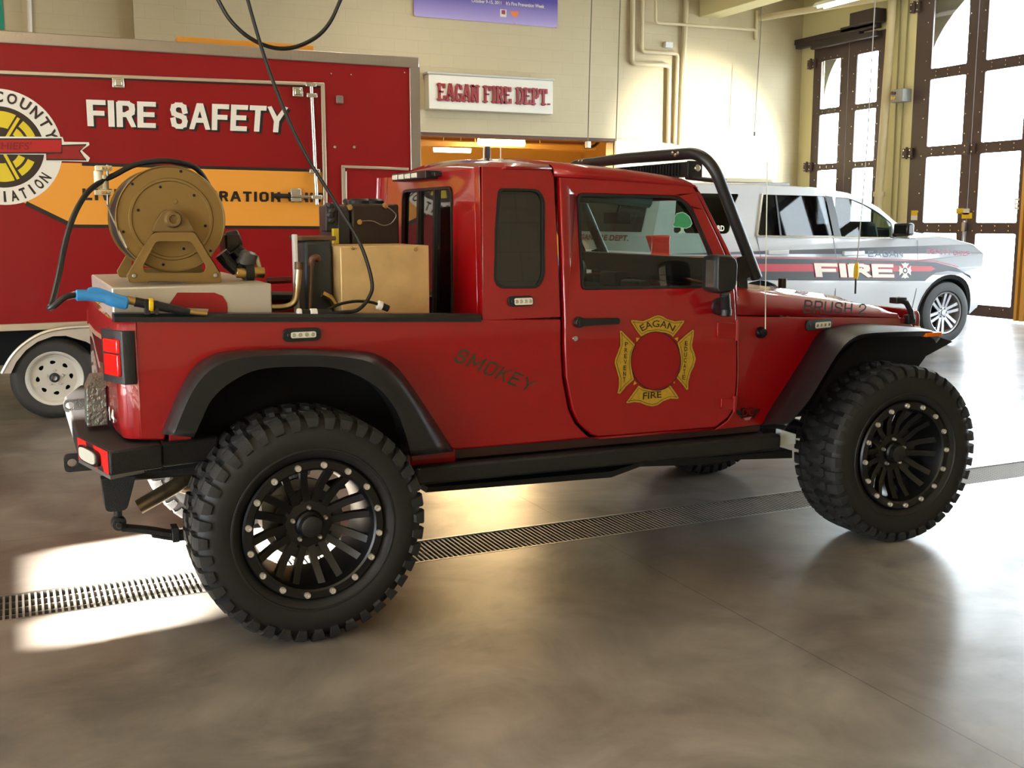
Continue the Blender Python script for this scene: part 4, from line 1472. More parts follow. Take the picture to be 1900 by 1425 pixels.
# light over the rear window
A, Bq = PX(733, 320, XCR - 0.03), PX(795, 333, XCR - 0.03)
y0, y1 = Bq.y, A.y
zc = (A.z + Bq.z) / 2
mb = MB().box(XCR - 0.045, XCR + 0.05, y0, y1, zc - 0.020, zc + 0.016).box(XCR - 0.02, XCR + 0.05, y0 - 0.05, y1 + 0.05, zc - 0.012, zc + 0.008)
o = mb.build('warning_light', [BLACKP], cab, bevel=0.004)
mb = MB()
for k in range(4):
    a = y0 + 0.10 + (y1 - y0 - 0.10) * (k + 0.12) / 4
    mb.box(XCR - 0.05, XCR - 0.04, a, a + (y1 - y0 - 0.1) / 4 * 0.76, zc - 0.013, zc + 0.010)
mb.build('lens', [CLEARL], o, bevel=0.003)
# tail light
xt = XR - R - 0.01
def yz(px, py, X): 
    v = PX(px, py, X); return v
zt_, zb_ = PY(236, 613, 0.11).z, PY(236, 712, 0.11).z
P1, P2, P3 = PY(251.5, 660, 0.080), PY(228, 660, 0.080), PY(205, 660, 0.23) + Vector((-0.03, 0, 0))
def tail_light(far):
    dx = 0.05 if far else 0.0
    pl = [(P1.x + dx, P1.y), (P2.x + dx, P2.y), (P3.x + dx, P3.y), (P3.x + dx + 0.09, P3.y), (P1.x + dx, P1.y + 0.10)]
    h = zt_ - zb_
    nf = Vector((-(P3.y - P2.y), P3.x - P2.x, 0)).normalized()
    def Lf(u, v, o): return Vector((P2.x + dx, P2.y, 0)).lerp(Vector((P3.x + dx, P3.y, 0)), u) + Vector((0, 0, zb_ + h * v)) + nf * o
    parts = [MB().prism(rpoly([(p[0], p[1], .006) for p in pl], 2), zb_, zt_, 'Z')]
    for (v0, v1) in ((.14, .56), (.575, .84)):
        parts.append(MB().hexa([Lf(.10, v0, .0), Lf(.80, v0, .0), Lf(.80, v1, .0), Lf(.10, v1, .0)], [Lf(.13, v0 + .01, .012), Lf(.77, v0 + .01, .012), Lf(.77, v1 - .01, .012), Lf(.13, v1 - .01, .012)]))
    if far:
        for m_ in parts: m_.v = [Vector((p.x, 2 * YC - p.y, p.z)) for p in m_.v]
    t_ = parts[0].build('tail_light', [BLACKP], truck, bevel=0.005)
    parts[1].build('lens', [REDLENS], t_, bevel=0.003)
    parts[2].build('lens', [mat('bright_red_lens', rgb(255, 20, 24), 0.15, coat=0.6)], t_, bevel=0.003)
tail_light(False); tail_light(True)

# ---- rear bumper: top plate, angled striped end, side wing, raised centre
zt0 = 0.775
def BZp(px, py, z=zt0): return PZ(px, py, z)
e1, e2, e3 = BZp(143, 809.5), BZp(202, 838), BZp(302, 826)
zl0 = PY(203, 883, e2.y).z
drop = Vector((0, 0, zl0 - zt0))
pl = [(e1.x, e1.y), (e2.x, e2.y), (e3.x, e3.y + 0.01), (e3.x, 0.30), (e1.x + 0.12, YC), (e1.x + 0.0, YC)]
mb = MB().prism(pl, zl0, zt0, 'Z')
# side wing towards the wheel
w0 = PY(395, 868, 0.12)
mb.hexa([Vector((e3.x, e3.y + .02, zt0)), Vector((-0.30, 0.10, zt0 - .0)), Vector((-0.30, 0.10, zt0 - 0.09)), Vector((e3.x, e3.y + .02, zl0))],
        [Vector((e3.x, e3.y + .16, zt0)), Vector((-0.30, 0.24, zt0)), Vector((-0.30, 0.24, zt0 - 0.09)), Vector((e3.x, e3.y + .16, zl0))])
mb.mirror(YC)
bp = mb.build('rear_bumper', [BLACKT], truck, bevel=0.008)
# pale folded return under the striped end
n12 = (e2 - e1)
m2 = MB().hexa([e1 + drop, e2 + drop, e2 + drop + Vector((0.12, 0.06, 0.0)), e1 + drop + Vector((0.12, 0.03, 0))], [p + Vector((0, 0, -0.014)) for p in (e1 + drop, e2 + drop, e2 + drop + Vector((0.12, 0.06, 0.0)), e1 + drop + Vector((0.12, 0.03, 0)))])
m2.build('bumper_lip', [STEEL], bp, smooth=False)
# red and black reflective stripes
nf = Vector((e2.y - e1.y, -(e2.x - e1.x), 0)).normalized()
if nf.x > 0: nf = -nf
def F(u, v, off=0.002): return e1.lerp(e2, u) + drop * v + nf * off
mb = MB()
mb.add([F(0.02, 0.02), F(0.98, 0.02), F(0.98, 0.98), F(0.02, 0.98)], [(0, 1, 2, 3)], 0)
for (a, b, c, d) in (((0.30, .03), (0.52, .03), (0.62, .35), (0.36, .30)), ((0.05, .42), (0.20, .50), (0.36, .97), (0.18, .97)), ((0.62, .60), (0.80, .75), (0.84, .97), (0.66, .97))):
    mb.add([F(*a, .003), F(*b, .003), F(*c, .003), F(*d, .003)], [(0, 1, 2, 3)], 1)
mb.build('reflective_stripe', [mat('reflective_red', rgb(214, 34, 30), 0.35), BLACKV], bp, smooth=False)
# lamp in the end of the bumper
def Fr(u0, u1, v0, v1, r): 
    return rpoly([(u0, v0, r), (u1, v0, r), (u1, v1, r), (u0, v1, r)], 4)
pts = Fr(0.14, 0.76, 0.18, 0.88, 0.2); k = len(pts)
mb = MB()
mb.add([F(*p, .002) for p in pts] + [F(*p, .014) for p in pts], [tuple(range(k, 2 * k))] + [(i, (i + 1) % k, k + (i + 1) % k, k + i) for i in range(k)])
lo = mb.build('reverse_light', [BLACKG], bp)
pts = Fr(0.19, 0.69, 0.25, 0.80, 0.18); k = len(pts)
mb = MB()
mb.add([F(*p, .010) for p in pts] + [F(*p, .018) for p in pts], [tuple(range(k, 2 * k))] + [(i, (i + 1) % k, k + (i + 1) % k, k + i) for i in range(k)])
mb.build('lens', [CLEARL], lo)
# recovery tabs
def tab(px0, px1, X, name, hole=0.35):
    A, Bq = px0, px1
    return A
def plate_tab(cx, cy, cz, L, Hh, parent):
    out = rpoly([(cx - L, cz - Hh, .02), (cx + 0.06, cz - Hh, 0), (cx + 0.06, cz + Hh, 0), (cx - L, cz + Hh, .02)], 4)
    hole = [(cx - L * 0.5 + 0.017 * math.cos(2 * PI * k / 14), cz + 0.017 * math.sin(2 * PI * k / 14)) for k in range(14)]
    MB().prism(out, cy - 0.012, cy + 0.012, 'Y', [hole]).build('recovery_tab', [BLACKT], parent, bevel=0.003)
plate_tab(e1.x + 0.005, e1.y + 0.02, PY(128, 861, e1.y).z, 0.056, 0.034, bp)
plate_tab(e1.x + 0.03, 0.95, PY(147, 751, 0.95).z, 0.05, 0.027, bp)
# raised hammered block on top of the bumper
a, b = PY(157.5, 722, 0.42), PY(200, 780, 0.42)
mb = MB().prism([(a.x, b.z - 0.02), (b.x, b.z - 0.02), (b.x, a.z), (a.x + 0.005, a.z)], 0.42, 0.55)
q0, q1 = PY(161, 706, 0.62), PY(210, 704, 0.55)
mb.hexa([Vector((a.x + .005, .42, a.z)), Vector((b.x, .42, a.z)), Vector((b.x, .55, a.z)), Vector((a.x + .005, .55, a.z))],
        [Vector((a.x + .03, .50, a.z + .035)), Vector((b.x + .03, .50, a.z + .035)), Vector((b.x + .03, .62, a.z + .035)), Vector((a.x + .03, .62, a.z + .035))])
mb.build('bumper_riser', [mat('hammered_grey', rgb(120, 122, 116), 0.32, metal=0.6, bump=0.9, bscale=70)], bp, bevel=0.004)
# hitch drop plate, shackle and spring bar below
a, b = PY(187.5, 889, 0.34), PY(246, 946, 0.34)
MB().prism(rpoly([(a.x, a.z), (b.x + 0.02, a.z), (b.x - 0.02, b.z, .02), (a.x + 0.01, b.z, .02)], 3), 0.34, 0.40).build('drop_plate', [BLACKT], truck, bevel=0.004)
s0, s1 = PY(218, 939, 0.36), PY(220, 970, 0.36)
mb = MB().tube([s0, s0.lerp(s1, 0.6)], 0.016, 10).lathe([(0, -0.03), (0.026, -0.03), (0.03, 0), (0.026, 0.03), (0, 0.03)], s1, (0, 1, 0), 18)
mb.lathe([(0, -0.045), (0.012, -0.045), (0.012, 0.045), (0, 0.045)], s1, (0, 1, 0), 10)
mb.build('shackle', [BLACKT], truck, bevel=0.002)
pth = [PY(224, 979, 0.36), PY(280, 984, 0.36), PY(320, 990, 0.36), PY(362, 987, 0.36), PY(420, 975, 0.36)]
sp = smoothpath(pth, 4)
mb = MB()
mb.loft([[p + Vector((0, -0.03, -0.010)), p + Vector((0, 0.03, -0.010)), p + Vector((0, 0.03, 0.010)), p + Vector((0, -0.03, 0.010))] for p in sp], closed=True, caps=True)
mb.loft([[p + Vector((0, -0.03, -0.022)), p + Vector((0, 0.03, -0.022)), p + Vector((0, 0.03, -0.011)), p + Vector((0, -0.03, -0.011))] for p in sp[4:]], closed=True, caps=True)
v = PY(324, 987, 0.36)
mb.box(v.x - 0.013, v.x + 0.013, 0.32, 0.40, v.z - 0.032, v.z + 0.024)
mb.build('leaf_spring', [BLACKT], truck, bevel=0.002)
# exhaust
y = 0.42
p0, p1, p2 = PY(257, 941, y), PY(325, 902, y), PY(352, 884, y + .03)
ax = (p1 - p0).normalized()
mb = MB().tube([p0, p0 + ax * 0.001, p1, p1.lerp(p2, 0.5), p2], [0.030, 0.030, 0.030, 0.029, 0.028], 20, caps=False)
mb.tube([p0 + ax * 0.001, p1], 0.026, 20, caps=False)
mb.tube([p1 + Vector((0.0, 0.03, 0.0)), p1 + Vector((0.03, 0.05, 0.006)), p1 + Vector((0.30, 0.12, 0.05)), p1 + Vector((0.34, 0.13, 0.055))], [0.03, 0.055, 0.055, 0.03], 20)
mb.build('exhaust', [mat('exhaust_steel', rgb(120, 106, 84), 0.38, metal=0.8, noise=0.25, nscale=25)], truck)
MB().cyl(p0 + ax * 0.03, p0 + ax * 0.031, 0.026, 18).build('exhaust_shade_disc', [DARK], truck)  # dark disc, paints the shade inside the open pipe

# ---- rock slider below the doors
mb = MB()
L0, L1, L2, L3 = PY(772, 868, 0.02), PY(1450, 806, 0.02), PY(1450, 838, 0.02), PY(795, 911, 0.02)
mb.hexa([L0, L1, L1 + Vector((0, 0, -0.075)), L0 + Vector((0, 0, -0.075))], [p + Vector((0, 0.06, 0.0)) for p in (L0, L1, L1 + Vector((0, 0, -0.075)), L0 + Vector((0, 0, -0.075)))])
mb.hexa([L0 + Vector((0.02, .06, -.02)), L1 + Vector((-.02, .06, -.02)), L1 + Vector((-.02, .06, -.075)), L0 + Vector((.02, .06, -.075))],
        [p + Vector((0, 0.12, 0.03)) for p in (L0 + Vector((0.02, .06, -.02)), L1 + Vector((-.02, .06, -.02)), L1 + Vector((-.02, .06, -.075)), L0 + Vector((.02, .06, -.075)))])
mb.pair(YC)
mb.build('side_step', [BLACKT], truck, bevel=0.012)
a, b = psl([(845, 832)]), psl([(1414, 786)])
mb = MB().prism(psl([(842, 834), (1414, 786.5), (1412, 802), (846, 853)]), 0.010, 0.05).warp(lambda p: skin(p)).pair(YC)
mb.build('rocker_guard', [mat('dark_rocker', rgb(48, 26, 22), 0.45)], truck, bevel=0.004)
a, b = PY(1449, 797, 0.06), PY(1477, 824, 0.06)
MB().prism([(a.x, a.z), (b.x, a.z - 0.03), (b.x, b.z), (a.x, b.z)], 0.06, 0.10).build('step_bracket', [mat('white_bracket', rgb(196, 206, 206), 0.4)], truck, bevel=0.004)
und = xz([(795, 905), (1134, 875), (1188, 858), (1367, 845), (1470, 836), (1470, 850), (1368, 853), (1310, 862), (1188, 866), (1134, 886), (790, 914)], 0.2)
MB().prism(und, 0.2, 0.9).build('skid_plate', [BLACKT], truck, smooth=False)

# ---- door mirror
ym = -0.10
a, b = PY(1327, 472, ym), PY(1363, 545, ym)
w = b.x - a.x
mb = MB()
ol = rpoly([(a.x, b.z, .03), (b.x + 0.0, b.z + .01, .04), (b.x + .005, a.z - .005, .05), (a.x, a.z, .02)], 5)
secs = []
for (yy, s) in ((ym - 0.02, 0.90), (ym, 1.0), (ym + 0.05, 1.0), (ym + 0.10, 0.90)):
    cx, cz = (a.x + b.x) / 2, (a.z + b.z) / 2
    secs.append([Vector((cx + (p[0] - cx) * s, yy, cz + (p[1] - cz) * s)) for p in ol])
mb.loft(secs, closed=True, caps=True)
j0, j1 = PY(1345, 545, ym + 0.06), PY(1347, 575, ym + 0.08)
mb.tube([j0, j1], 0.023, 14).tube([j1 + Vector((0, -0.0, .005)), j1 + Vector((0, 0, -0.028))], 0.026, 14)
v = PS(1337, 569, 0.02)
mb.tube([j1, Vector((v.x, ysurf(v.x, v.z), v.z))], [0.024, 0.034], 14)
mb.lathe([(0.0, -0.035), (0.030, -0.030), (0.040, -0.01), (0.042, 0.02)], (v.x, ysurf(v.x, v.z), v.z), (0, 1, 0), 24)
mi_ = mb.build('side_mirror', [BLACKP], truck, bevel=0.004)
MB().box(a.x - 0.004, a.x + 0.002, ym + 0.0, ym + 0.06, b.z + 0.03, a.z - 0.025).build('mirror_glass', [CHROME], mi_)

# ---- windshield light-bar hoop
yl = 0.155
def hoop(yn, yf):
    P = [PY(1404, 516, yn), PY(1390, 478, yn), PY(1330, 322, yn)]
    d_ = (P[2] - P[0]).normalized()
    zc = PX(1250, 287, 1.87).z
    K = P[2] + d_ * ((zc - P[2].z) / d_.z)          # corner where leg and cross tube meet
    cb = Vector((K.x - 0.03, YC, zc + 0.006))
    rr = 0.15
    A_, B_ = K - d_ * rr, K + (cb - K).normalized() * rr
    near = [P[0], P[0].lerp(A_, .5)] + [A_ * (1 - t) ** 2 + K * 2 * t * (1 - t) + B_ * t * t for t in [k / 12 for k in range(13)]] + [B_.lerp(cb, .5), cb]
    far = [Vector((p.x, 2 * YC - p.y, p.z)) for p in reversed(near[:-1])]
    return near + far
hp_ = hoop(yl, 0)
ho = MB().tube(hp_, 0.027, 16).build('light_bar_hoop', [BLACKP], truck)
# bracket plates bolted to the cowl
bx = [(1366, 478), (1392, 470), (1402, 508), (1384, 516), (1386, 545), (1394, 578), (1371, 580), (1366, 545)]
mb = MB().prism(xz(bx, yl), yl - 0.012, yl - 0.004)
for p in ((1377, 548), (1382, 572)):
    v = PY(*p, yl - 0.012); mb.lathe([(0, -0.008), (0.009, -0.007), (0.011, 0)], v, (0, 1, 0), 10)
mb.pair(YC)
mb.build('hoop_bracket', [BLACKT], ho, bevel=0.002)
mb = MB()
for (px, py) in ((1248, 284.5), (1258, 284.5), (1253, 288), (1074, 299), (1080, 299)):
    v = PX(px, py, 1.835)
    mb.lathe([(0, -0.006), (0.006, -0.005), (0.008, 0.0)], v, (1, 0, 0), 8)
mb.build('screw', [CHROME], ho)
# the LED bar under the hoop
l0, l1 = PX(1284, 313, 1.94), PX(1134, 309, 1.94)
mb = MB().box(1.915, 1.985, l0.y, l1.y, l0.z - 0.035, l0.z + 0.032)
for k in range(26):
    yy = l0.y + 0.06 + (l1.y - l0.y - 0.1) * k / 25
    mb.box(1.905, 1.918, yy, yy + 0.004, l0.z - 0.03, l0.z + 0.03)
o = mb.build('light_bar', [BLACKT], truck, bevel=0.004)
MB().box(1.91, 1.99, l0.y - 0.012, l0.y, l0.z - 0.04, l0.z + 0.036).lathe([(0, -0.018), (0.016, -0.018), (0.016, 0)], (1.955, l0.y - 0.008, l0.z + 0.002), (0, 1, 0), 14, mi=1).build('end_cap', [BLACKP, CHROME], o, bevel=0.003)
MB().tube(smoothpath([Vector((1.93, l0.y + 0.03, l0.z - 0.04)), Vector((1.97, 0.22, l0.z - 0.055)), Vector((2.02, 0.17, l0.z - 0.06))], 5), 0.010, 8).build('wiring', [BLACKP], o)
# ---- aerials
base = PS(1411, 617, 0.005)
mb = MB().lathe([(0.0, -0.03), (0.018, -0.028), (0.026, -0.012), (0.028, 0.0)], base, (0, 1, 0), 20)
ao = mb.build('aerial_base', [BLACKG], truck)
tp = PY(1424, 300, 0.02)
MB().tube([base + Vector((0.012, -0.02, 0.015)), base.lerp(tp, 0.3) + Vector((0.008, -0.012, 0)), tp], 0.0026, 6).build('aerial_rod', [mat('pale_rod', rgb(226, 220, 204), 0.4)], ao)
# two white masts standing on the roof rear with a dark one between
def roofz(x, y): return PS(900, 304).z + 0.035
for (px, py0, py1, r, m, nm) in ((898, 272, 303, .004, WHITE, 'aerial_rod'), (904.5, 272, 291, .011, BLACKP, 'aerial_coil'), (909.5, 272, 303, .004, WHITE, 'aerial_rod'), (929, 272, 300, .003, WHITE, 'aerial_rod')):
    a = PY(px, py0, 0.62); b = PY(px, py1, 0.62)
    if nm == 'aerial_coil': b2 = Vector((b.x, .62, 1.80))
    mb = MB().tube([Vector((b.x, .62, 1.835)), Vector((a.x, .62, a.z))], r, 8)
    if nm != 'aerial_coil': mb.cyl((b.x, .62, 1.83), (b.x, .62, 1.85), 0.012, 10)
    mb.build(nm, [m], truck)

# ---- cab interior seen through the glass
SEAT = mat('seat_grey_fabric', rgb(74, 84, 88), 0.8)
for ys in (0.46, 2 * YC - 0.46):
    mb = MB()
    mb.hexa([Vector((1.18, ys - .24, .88)), Vector((1.68, ys - .24, .92)), Vector((1.68, ys - .24, .78)), Vector((1.18, ys - .24, .75))], [Vector((1.18, ys + .24, .88)), Vector((1.68, ys + .24, .92)), Vector((1.68, ys + .24, .78)), Vector((1.18, ys + .24, .75))])
    mb.hexa([Vector((1.10, ys - .23, .85)), Vector((1.24, ys - .23, .85)), Vector((1.13, ys - .20, 1.42)), Vector((1.02, ys - .20, 1.42))], [Vector((1.10, ys + .23, .85)), Vector((1.24, ys + .23, .85)), Vector((1.13, ys + .20, 1.42)), Vector((1.02, ys + .20, 1.42))])
    so = mb.build('seat', [SEAT], truck, bevel=0.05)
    MB().box(1.01, 1.10, ys - .13, ys + .13, 1.45, 1.62).cyl((1.06, ys - .06, 1.38), (1.06, ys - .06, 1.5), .008, 8).cyl((1.06, ys + .06, 1.38), (1.06, ys + .06, 1.5), .008, 8).build('headrest', [SEAT], so, bevel=0.03)
mb = MB().prism(rpoly([(1.90, 0.85), (2.12, 0.85), (2.12, 1.20, .03), (1.98, 1.235, .05), (1.86, 1.17, .04)], 4), 0.16, 2 * YC - 0.16)
dash = mb.build('dashboard', [BLACKP], truck, bevel=0.01)
mb = MB()
sc_ = Vector((1.72, 2 * YC - 0.46, 1.20))
ax = Vector((-0.85, 0, 0.5)).normalized()
mb.lathe([(0.185 + 0.015 * math.cos(t), 0.015 * math.sin(t)) for t in [2 * PI * k / 8 for k in range(8)]], sc_, ax, 32, closed=True)
mb.lathe([(0, .02), (.05, .015), (.06, -.02), (0, -.03)], sc_, ax, 18).tube([sc_, sc_ + Vector((.25, 0, -.15))], 0.02, 10)
up = ax.cross(Vector((0, 1, 0)))
for dd in (Vector((0, 1, 0)), Vector((0, -1, 0)), up):
    mb.tube([sc_ + dd * .05, sc_ + dd * .18], 0.014, 8)
mb.build('steering_wheel', [BLACKP], dash)
mb = MB().box(1.80, 1.88, YC - 0.07, YC + 0.07, 1.555, 1.61).tube([(1.84, YC, 1.6), (1.87, YC, 1.70)], 0.008, 8)
mb.build('rear_view_mirror', [BLACKP], truck, bevel=0.01)
mb = MB().box(1.93, 2.0, 1.0, 1.18, 1.22, 1.30).box(1.90, 1.98, .72, .90, 1.22, 1.27)
mb.build('radio', [BLACKP], dash, bevel=0.01)
# padded roll bar
mb = MB()
for y in (0.30, 2 * YC - 0.30):
    mb.tube(smoothpath([Vector((1.30, y + 0.02, 1.0)), Vector((1.18, y, 1.45)), Vector((1.12, y + .02, 1.66)), Vector((1.2, y + .03, 1.70)), Vector((1.72, y + .05, 1.66))], 4), 0.034, 10)
mb.tube([(1.12, .32, 1.68), (1.12, 2 * YC - .32, 1.68)], 0.034, 10)
mb.build('roll_bar', [mat('roll_bar_pad', rgb(86, 120, 128), 0.7)], truck)
# ================================================================== EQUIPMENT CARRIED IN THE BED
OLIVE = mat('olive_gold_paint', rgb(136, 108, 58), 0.38, metal=0.35, noise=0.05, nscale=5)
HOSE = mat('hose_rubber', rgb(26, 26, 27), 0.4)
ZBED = 1.108
# ---- skid unit: aluminium box tank
ya = 0.19
t0_, t1_ = PY(206, 523, ya), PY(503.5, 526, ya)
zt_s = t1_.z
XS0, XS1 = t0_.x, t1_.x
skid = thing('skid_tank', ((XS0 + XS1) / 2, 0.7, ZBED), 'long aluminium skid box with red logo under the hose reel', 'tank')
mb = MB().box(XS0, XS1, ya, 1.25, ZBED, zt_s)
mb.build('tank_body', [ALU], skid, bevel=0.006)
lg = xz([(309, 571), (329, 542.8), (398, 543), (413, 549), (421, 562), (422.5, 572), (421.5, 585), (384, 585), (387, 573), (341, 571), (338, 583), (305, 583)], ya)
MB().prism(lg, ya - 0.003, ya).build('logo', [mat('logo_red', rgb(150, 18, 22), 0.4)], skid, smooth=False)
# ---- hose reel
yd = 0.36
c = PY(318, 407, yd); Rr = (PY(318, 308, yd) - PY(318, 507, yd)).length / 2
reel = thing('hose_reel', (c.x, 0.58, zt_s), 'gold hose reel with a black hose wound between its discs', 'hose reel')
def disc(y, s):
    mb = MB().lathe([(0.0, 0.0), (Rr * 0.60, 0.0), (Rr * 0.70, 0.0), (Rr * 0.715, -0.006 * s), (Rr * 0.755, -0.006 * s), (Rr * 0.77, 0.0), (Rr * 0.96, 0.0), (Rr * 0.985, -0.006 * s), (Rr, 0.0), (Rr, 0.006 * s), (Rr * 0.98, 0.006 * s), (0, 0.006 * s)], (c.x, y, c.z), (0, 1, 0), 72)
    return mb
holes = ((335.6, 318), (245.6, 341.5), (297.5, 347), (360, 362.5), (256.5, 390), (381, 419), (229, 430), (341, 461.5), (390.5, 465.5), (303, 491))
dk = disc(yd, 1)
for hpx in holes:
    v = PY(*hpx, yd); dk.cyl((v.x, yd - 0.0025, v.z), (v.x, yd, v.z), 0.0055, 10, mi=1)
v = PY(325, 374, yd); dk.lathe([(0, -.006), (.008, -.005), (.009, 0)], (v.x, yd, v.z), (0, 1, 0), 12)
dk.build('reel_disc', [OLIVE, DARK], reel, angle=20)
disc(yd + 0.34, -1).build('reel_disc', [OLIVE], reel, angle=20)
# wound hose as a helical coil of a few layers
pts = []
turns = 11
for k in range(turns * 22 + 1):
    a = 2 * PI * k / 22
    pts.append(Vector((c.x + (Rr * 0.90) * math.cos(a), yd + 0.022 + (0.30) * k / (turns * 22), c.z + (Rr * 0.90) * math.sin(a))))
MB().tube(pts, 0.0145, 8).lathe([(Rr * 0.80, 0.01), (Rr * 0.80, 0.33)], (c.x, yd, c.z), (0, 1, 0), 40).build('wound_hose', [HOSE], reel)
# hub and pillow-block bearing
v = PY(322, 406, yd - 0.05)
hb = MB().lathe([(0.0, -0.035), (0.014, -0.035), (0.016, -0.045), (0.026, -0.045), (0.030, -0.035), (0.034, -0.02), (0.034, 0.0)], (c.x, yd - 0.02, c.z - 0.0), (0, 1, 0), 28)
hb.prism(rpoly([(c.x - 0.075, c.z - 0.045, .008), (c.x + 0.075, c.z - 0.045, .008), (c.x + 0.06, c.z - 0.01, .01), (c.x + 0.03, c.z + 0.036, .02), (c.x - 0.03, c.z + 0.036, .02), (c.x - 0.06, c.z - 0.01, .01)], 4), yd - 0.045, yd - 0.012)
hb.build('bearing', [mat('olive_cast', rgb(122, 98, 58), 0.45, metal=0.4)], reel, bevel=0.003)
# trapezoid stand, near and far
yf = yd - 0.05
op = [(283.7, 425.5, 6), (361, 425.5, 6), (408.7, 503), (411, 521, 5), (345, 521), (343, 519), (276, 519), (274, 521), (240, 521, 5), (235.5, 508)]
hp = [(289, 444, 6), (354, 444, 6), (383, 491, 5), (378, 502.5, 6), (268, 502.5, 6), (264.5, 490.5, 5)]
O = rpoly([(PY(p[0], p[1], yf).x, PY(p[0], p[1], yf).z) + ((p[2] / 480.0,) if len(p) > 2 else ()) for p in op], 3)
Hh = rpoly([(PY(p[0], p[1], yf).x, PY(p[0], p[1], yf).z) + ((p[2] / 480.0,) if len(p) > 2 else ()) for p in hp], 3)
dz = zt_s + 0.001 - min(p[1] for p in O)
O = [(p[0], p[1] + dz) for p in O]; Hh = [(p[0], p[1] + dz) for p in Hh]
mb = MB().prism(O, yf - 0.006, yf + 0.006, 'Y', [Hh])
mb.prism(O, yf - 0.006, yf + 0.03, 'Y', [inset(O, 0.004)])
for q in ((248.5, 511.5), (399.5, 511)):
    v = PY(*q, yf); mb.lathe([(0, -.006), (.007, -.005), (.009, 0)], (v.x, yf - 0.006, v.z), (0, 1, 0), 10, mi=1)
mb.build('stand', [OLIVE, STEEL], reel, bevel=0.003)
MB().prism(O, yf + 0.42, yf + 0.432, 'Y', [Hh]).build('stand', [OLIVE], reel, bevel=0.003)
# roller guide arm on the left
yr = 0.45
q0, q1, q2, q3 = PY(207, 395, yr), PY(200, 385, yr), PY(199, 310, yr), PY(236, 450, yr)
mb = MB().tube([PY(236, 460, yf), PY(205, 396, yr - .04), PY(200, 380, yr), PY(199, 306, yr)], 0.0045, 8)
mb.build('guide_arm', [STEEL], reel)
mb = MB()
for (px, py0, py1, r) in ((184, 317, 350, .017), (193, 325, 352, .013)):
    a, b = PY(px, py0, yr), PY(px, py1, yr)
    mb.lathe([(0, 0), (r, 0), (r, (a - b).length), (0, (a - b).length)], (b.x, yr, b.z), (0, 0, 1), 16)
for (py) in (312, 357):
    a = PY(176, py, yr); b = PY(212, py, yr)
    mb.box(a.x, b.x - 0.01, yr - 0.03, yr + 0.03, a.z - 0.009, a.z + 0.009)
    for px in (190, 196, 202):
        v = PY(px, py, yr - .03); mb.cyl((v.x, yr - 0.04, v.z), (v.x, yr + 0.04, v.z), 0.006, 8, mi=1)
mb.build('hose_guide', [mat('ivory_roller', rgb(226, 216, 186), 0.4), BRASS], reel, bevel=0.003)
# crank motor, right behind the discs
v = PY(432, 452, 0.62)
mb = MB().cyl((v.x - 0.02, 0.62, v.z), (v.x + .03, 0.62, v.z + 0.01), 0.05, 20)
mb.box(v.x - 0.04, v.x + 0.02, .56, .70, v.z - 0.05, v.z + 0.04)
mb.build('rewind_motor', [mat('motor_dark', rgb(48, 40, 30), 0.4)], reel, bevel=0.008)
# hose from the reel over the guide and down to the nozzle
hz = [PY(392, 352, 0.5), PY(366, 314, 0.49), PY(330, 301, 0.47), PY(290, 299, 0.47), PY(250, 306, 0.47), PY(212, 325, 0.46), PY(186, 338, 0.44), PY(160, 360, 0.40), PY(137, 400, 0.34), PY(121, 450, 0.27), PY(109, 510, 0.20), PY(97, 560, 0.12), PY(92, 571, 0.09), PY(100, 568, 0.07), PY(122, 551, 0.07), PY(143, 547, 0.08)]
hs = MB().tube(smoothpath(hz, 6), 0.0105, 10).build('hose', [HOSE], reel)
# ---- spray nozzle resting on the rail
yn = 0.085
noz = thing('spray_nozzle', (PY(230, 570, yn).x, yn, PY(230, 585, yn).z), 'blue-handled spray gun nozzle lying on the rear bed rail', 'nozzle')
def seg(px):
    return [PY(p[0], p[1], yn) for p in px]
MB().tube(seg([(118, 553), (132, 549), (140, 547)]), [0.010, 0.012, 0.013], 12).build('coupling', [mat('pale_hose_end', rgb(190, 190, 186), 0.4)], noz)
mb = MB().tube(smoothpath(seg([(138, 548), (165, 548), (195, 552), (218, 559), (238, 563)]), 4), [0.012] + [0.020] * 8 + [0.024] * 7 + [0.018], 14)
MB_g = rpoly([(PY(p[0], p[1], yn).x, PY(p[0], p[1], yn).z, .018) for p in ((163, 533), (182, 533), (214, 545), (236, 551), (234, 566), (206, 562), (170, 556), (160, 545))], 4)
mb.prism(MB_g, yn - 0.016, yn + 0.016)
mb.prism(rpoly([(PY(p[0], p[1], yn).x, PY(p[0], p[1], yn).z, .012) for p in ((180, 556), (232, 566), (224, 570), (208, 570))], 3), yn - 0.012, yn + 0.012)
mb.build('grip', [BLUE], noz, bevel=0.005)
v0_, v1_ = seg([(180, 562)])[0], seg([(188, 558)])[0]
MB().tube([v0_, v1_], 0.006, 8).build('trigger', [YEL], noz)
MB().tube(seg([(235, 556), (252, 560)]), 0.014, 12).build('fitting', [BRASS], noz)
mb = MB().tube(seg([(250, 560), (272, 564)]), 0.017, 14).tube(seg([(284, 566), (330, 575), (352, 579)]), [0.018, 0.015, 0.012], 14)
mb.prism(rpoly([(p.x, p.z, .004) for p in seg([(268, 555), (276, 555), (278, 583), (268, 583)])], 3), yn - 0.018, yn + 0.018)
mb.prism(rpoly([(p.x, p.z, .004) for p in seg([(287, 558), (294, 558), (293, 583), (287, 583)])], 3), yn - 0.016, yn + 0.016)
mb.build('barrel', [BLACKP], noz, bevel=0.003)
MB().tube(seg([(275, 566), (284, 566)]), 0.026, 16).build('valve_ring', [YEL], noz, bevel=0.003)
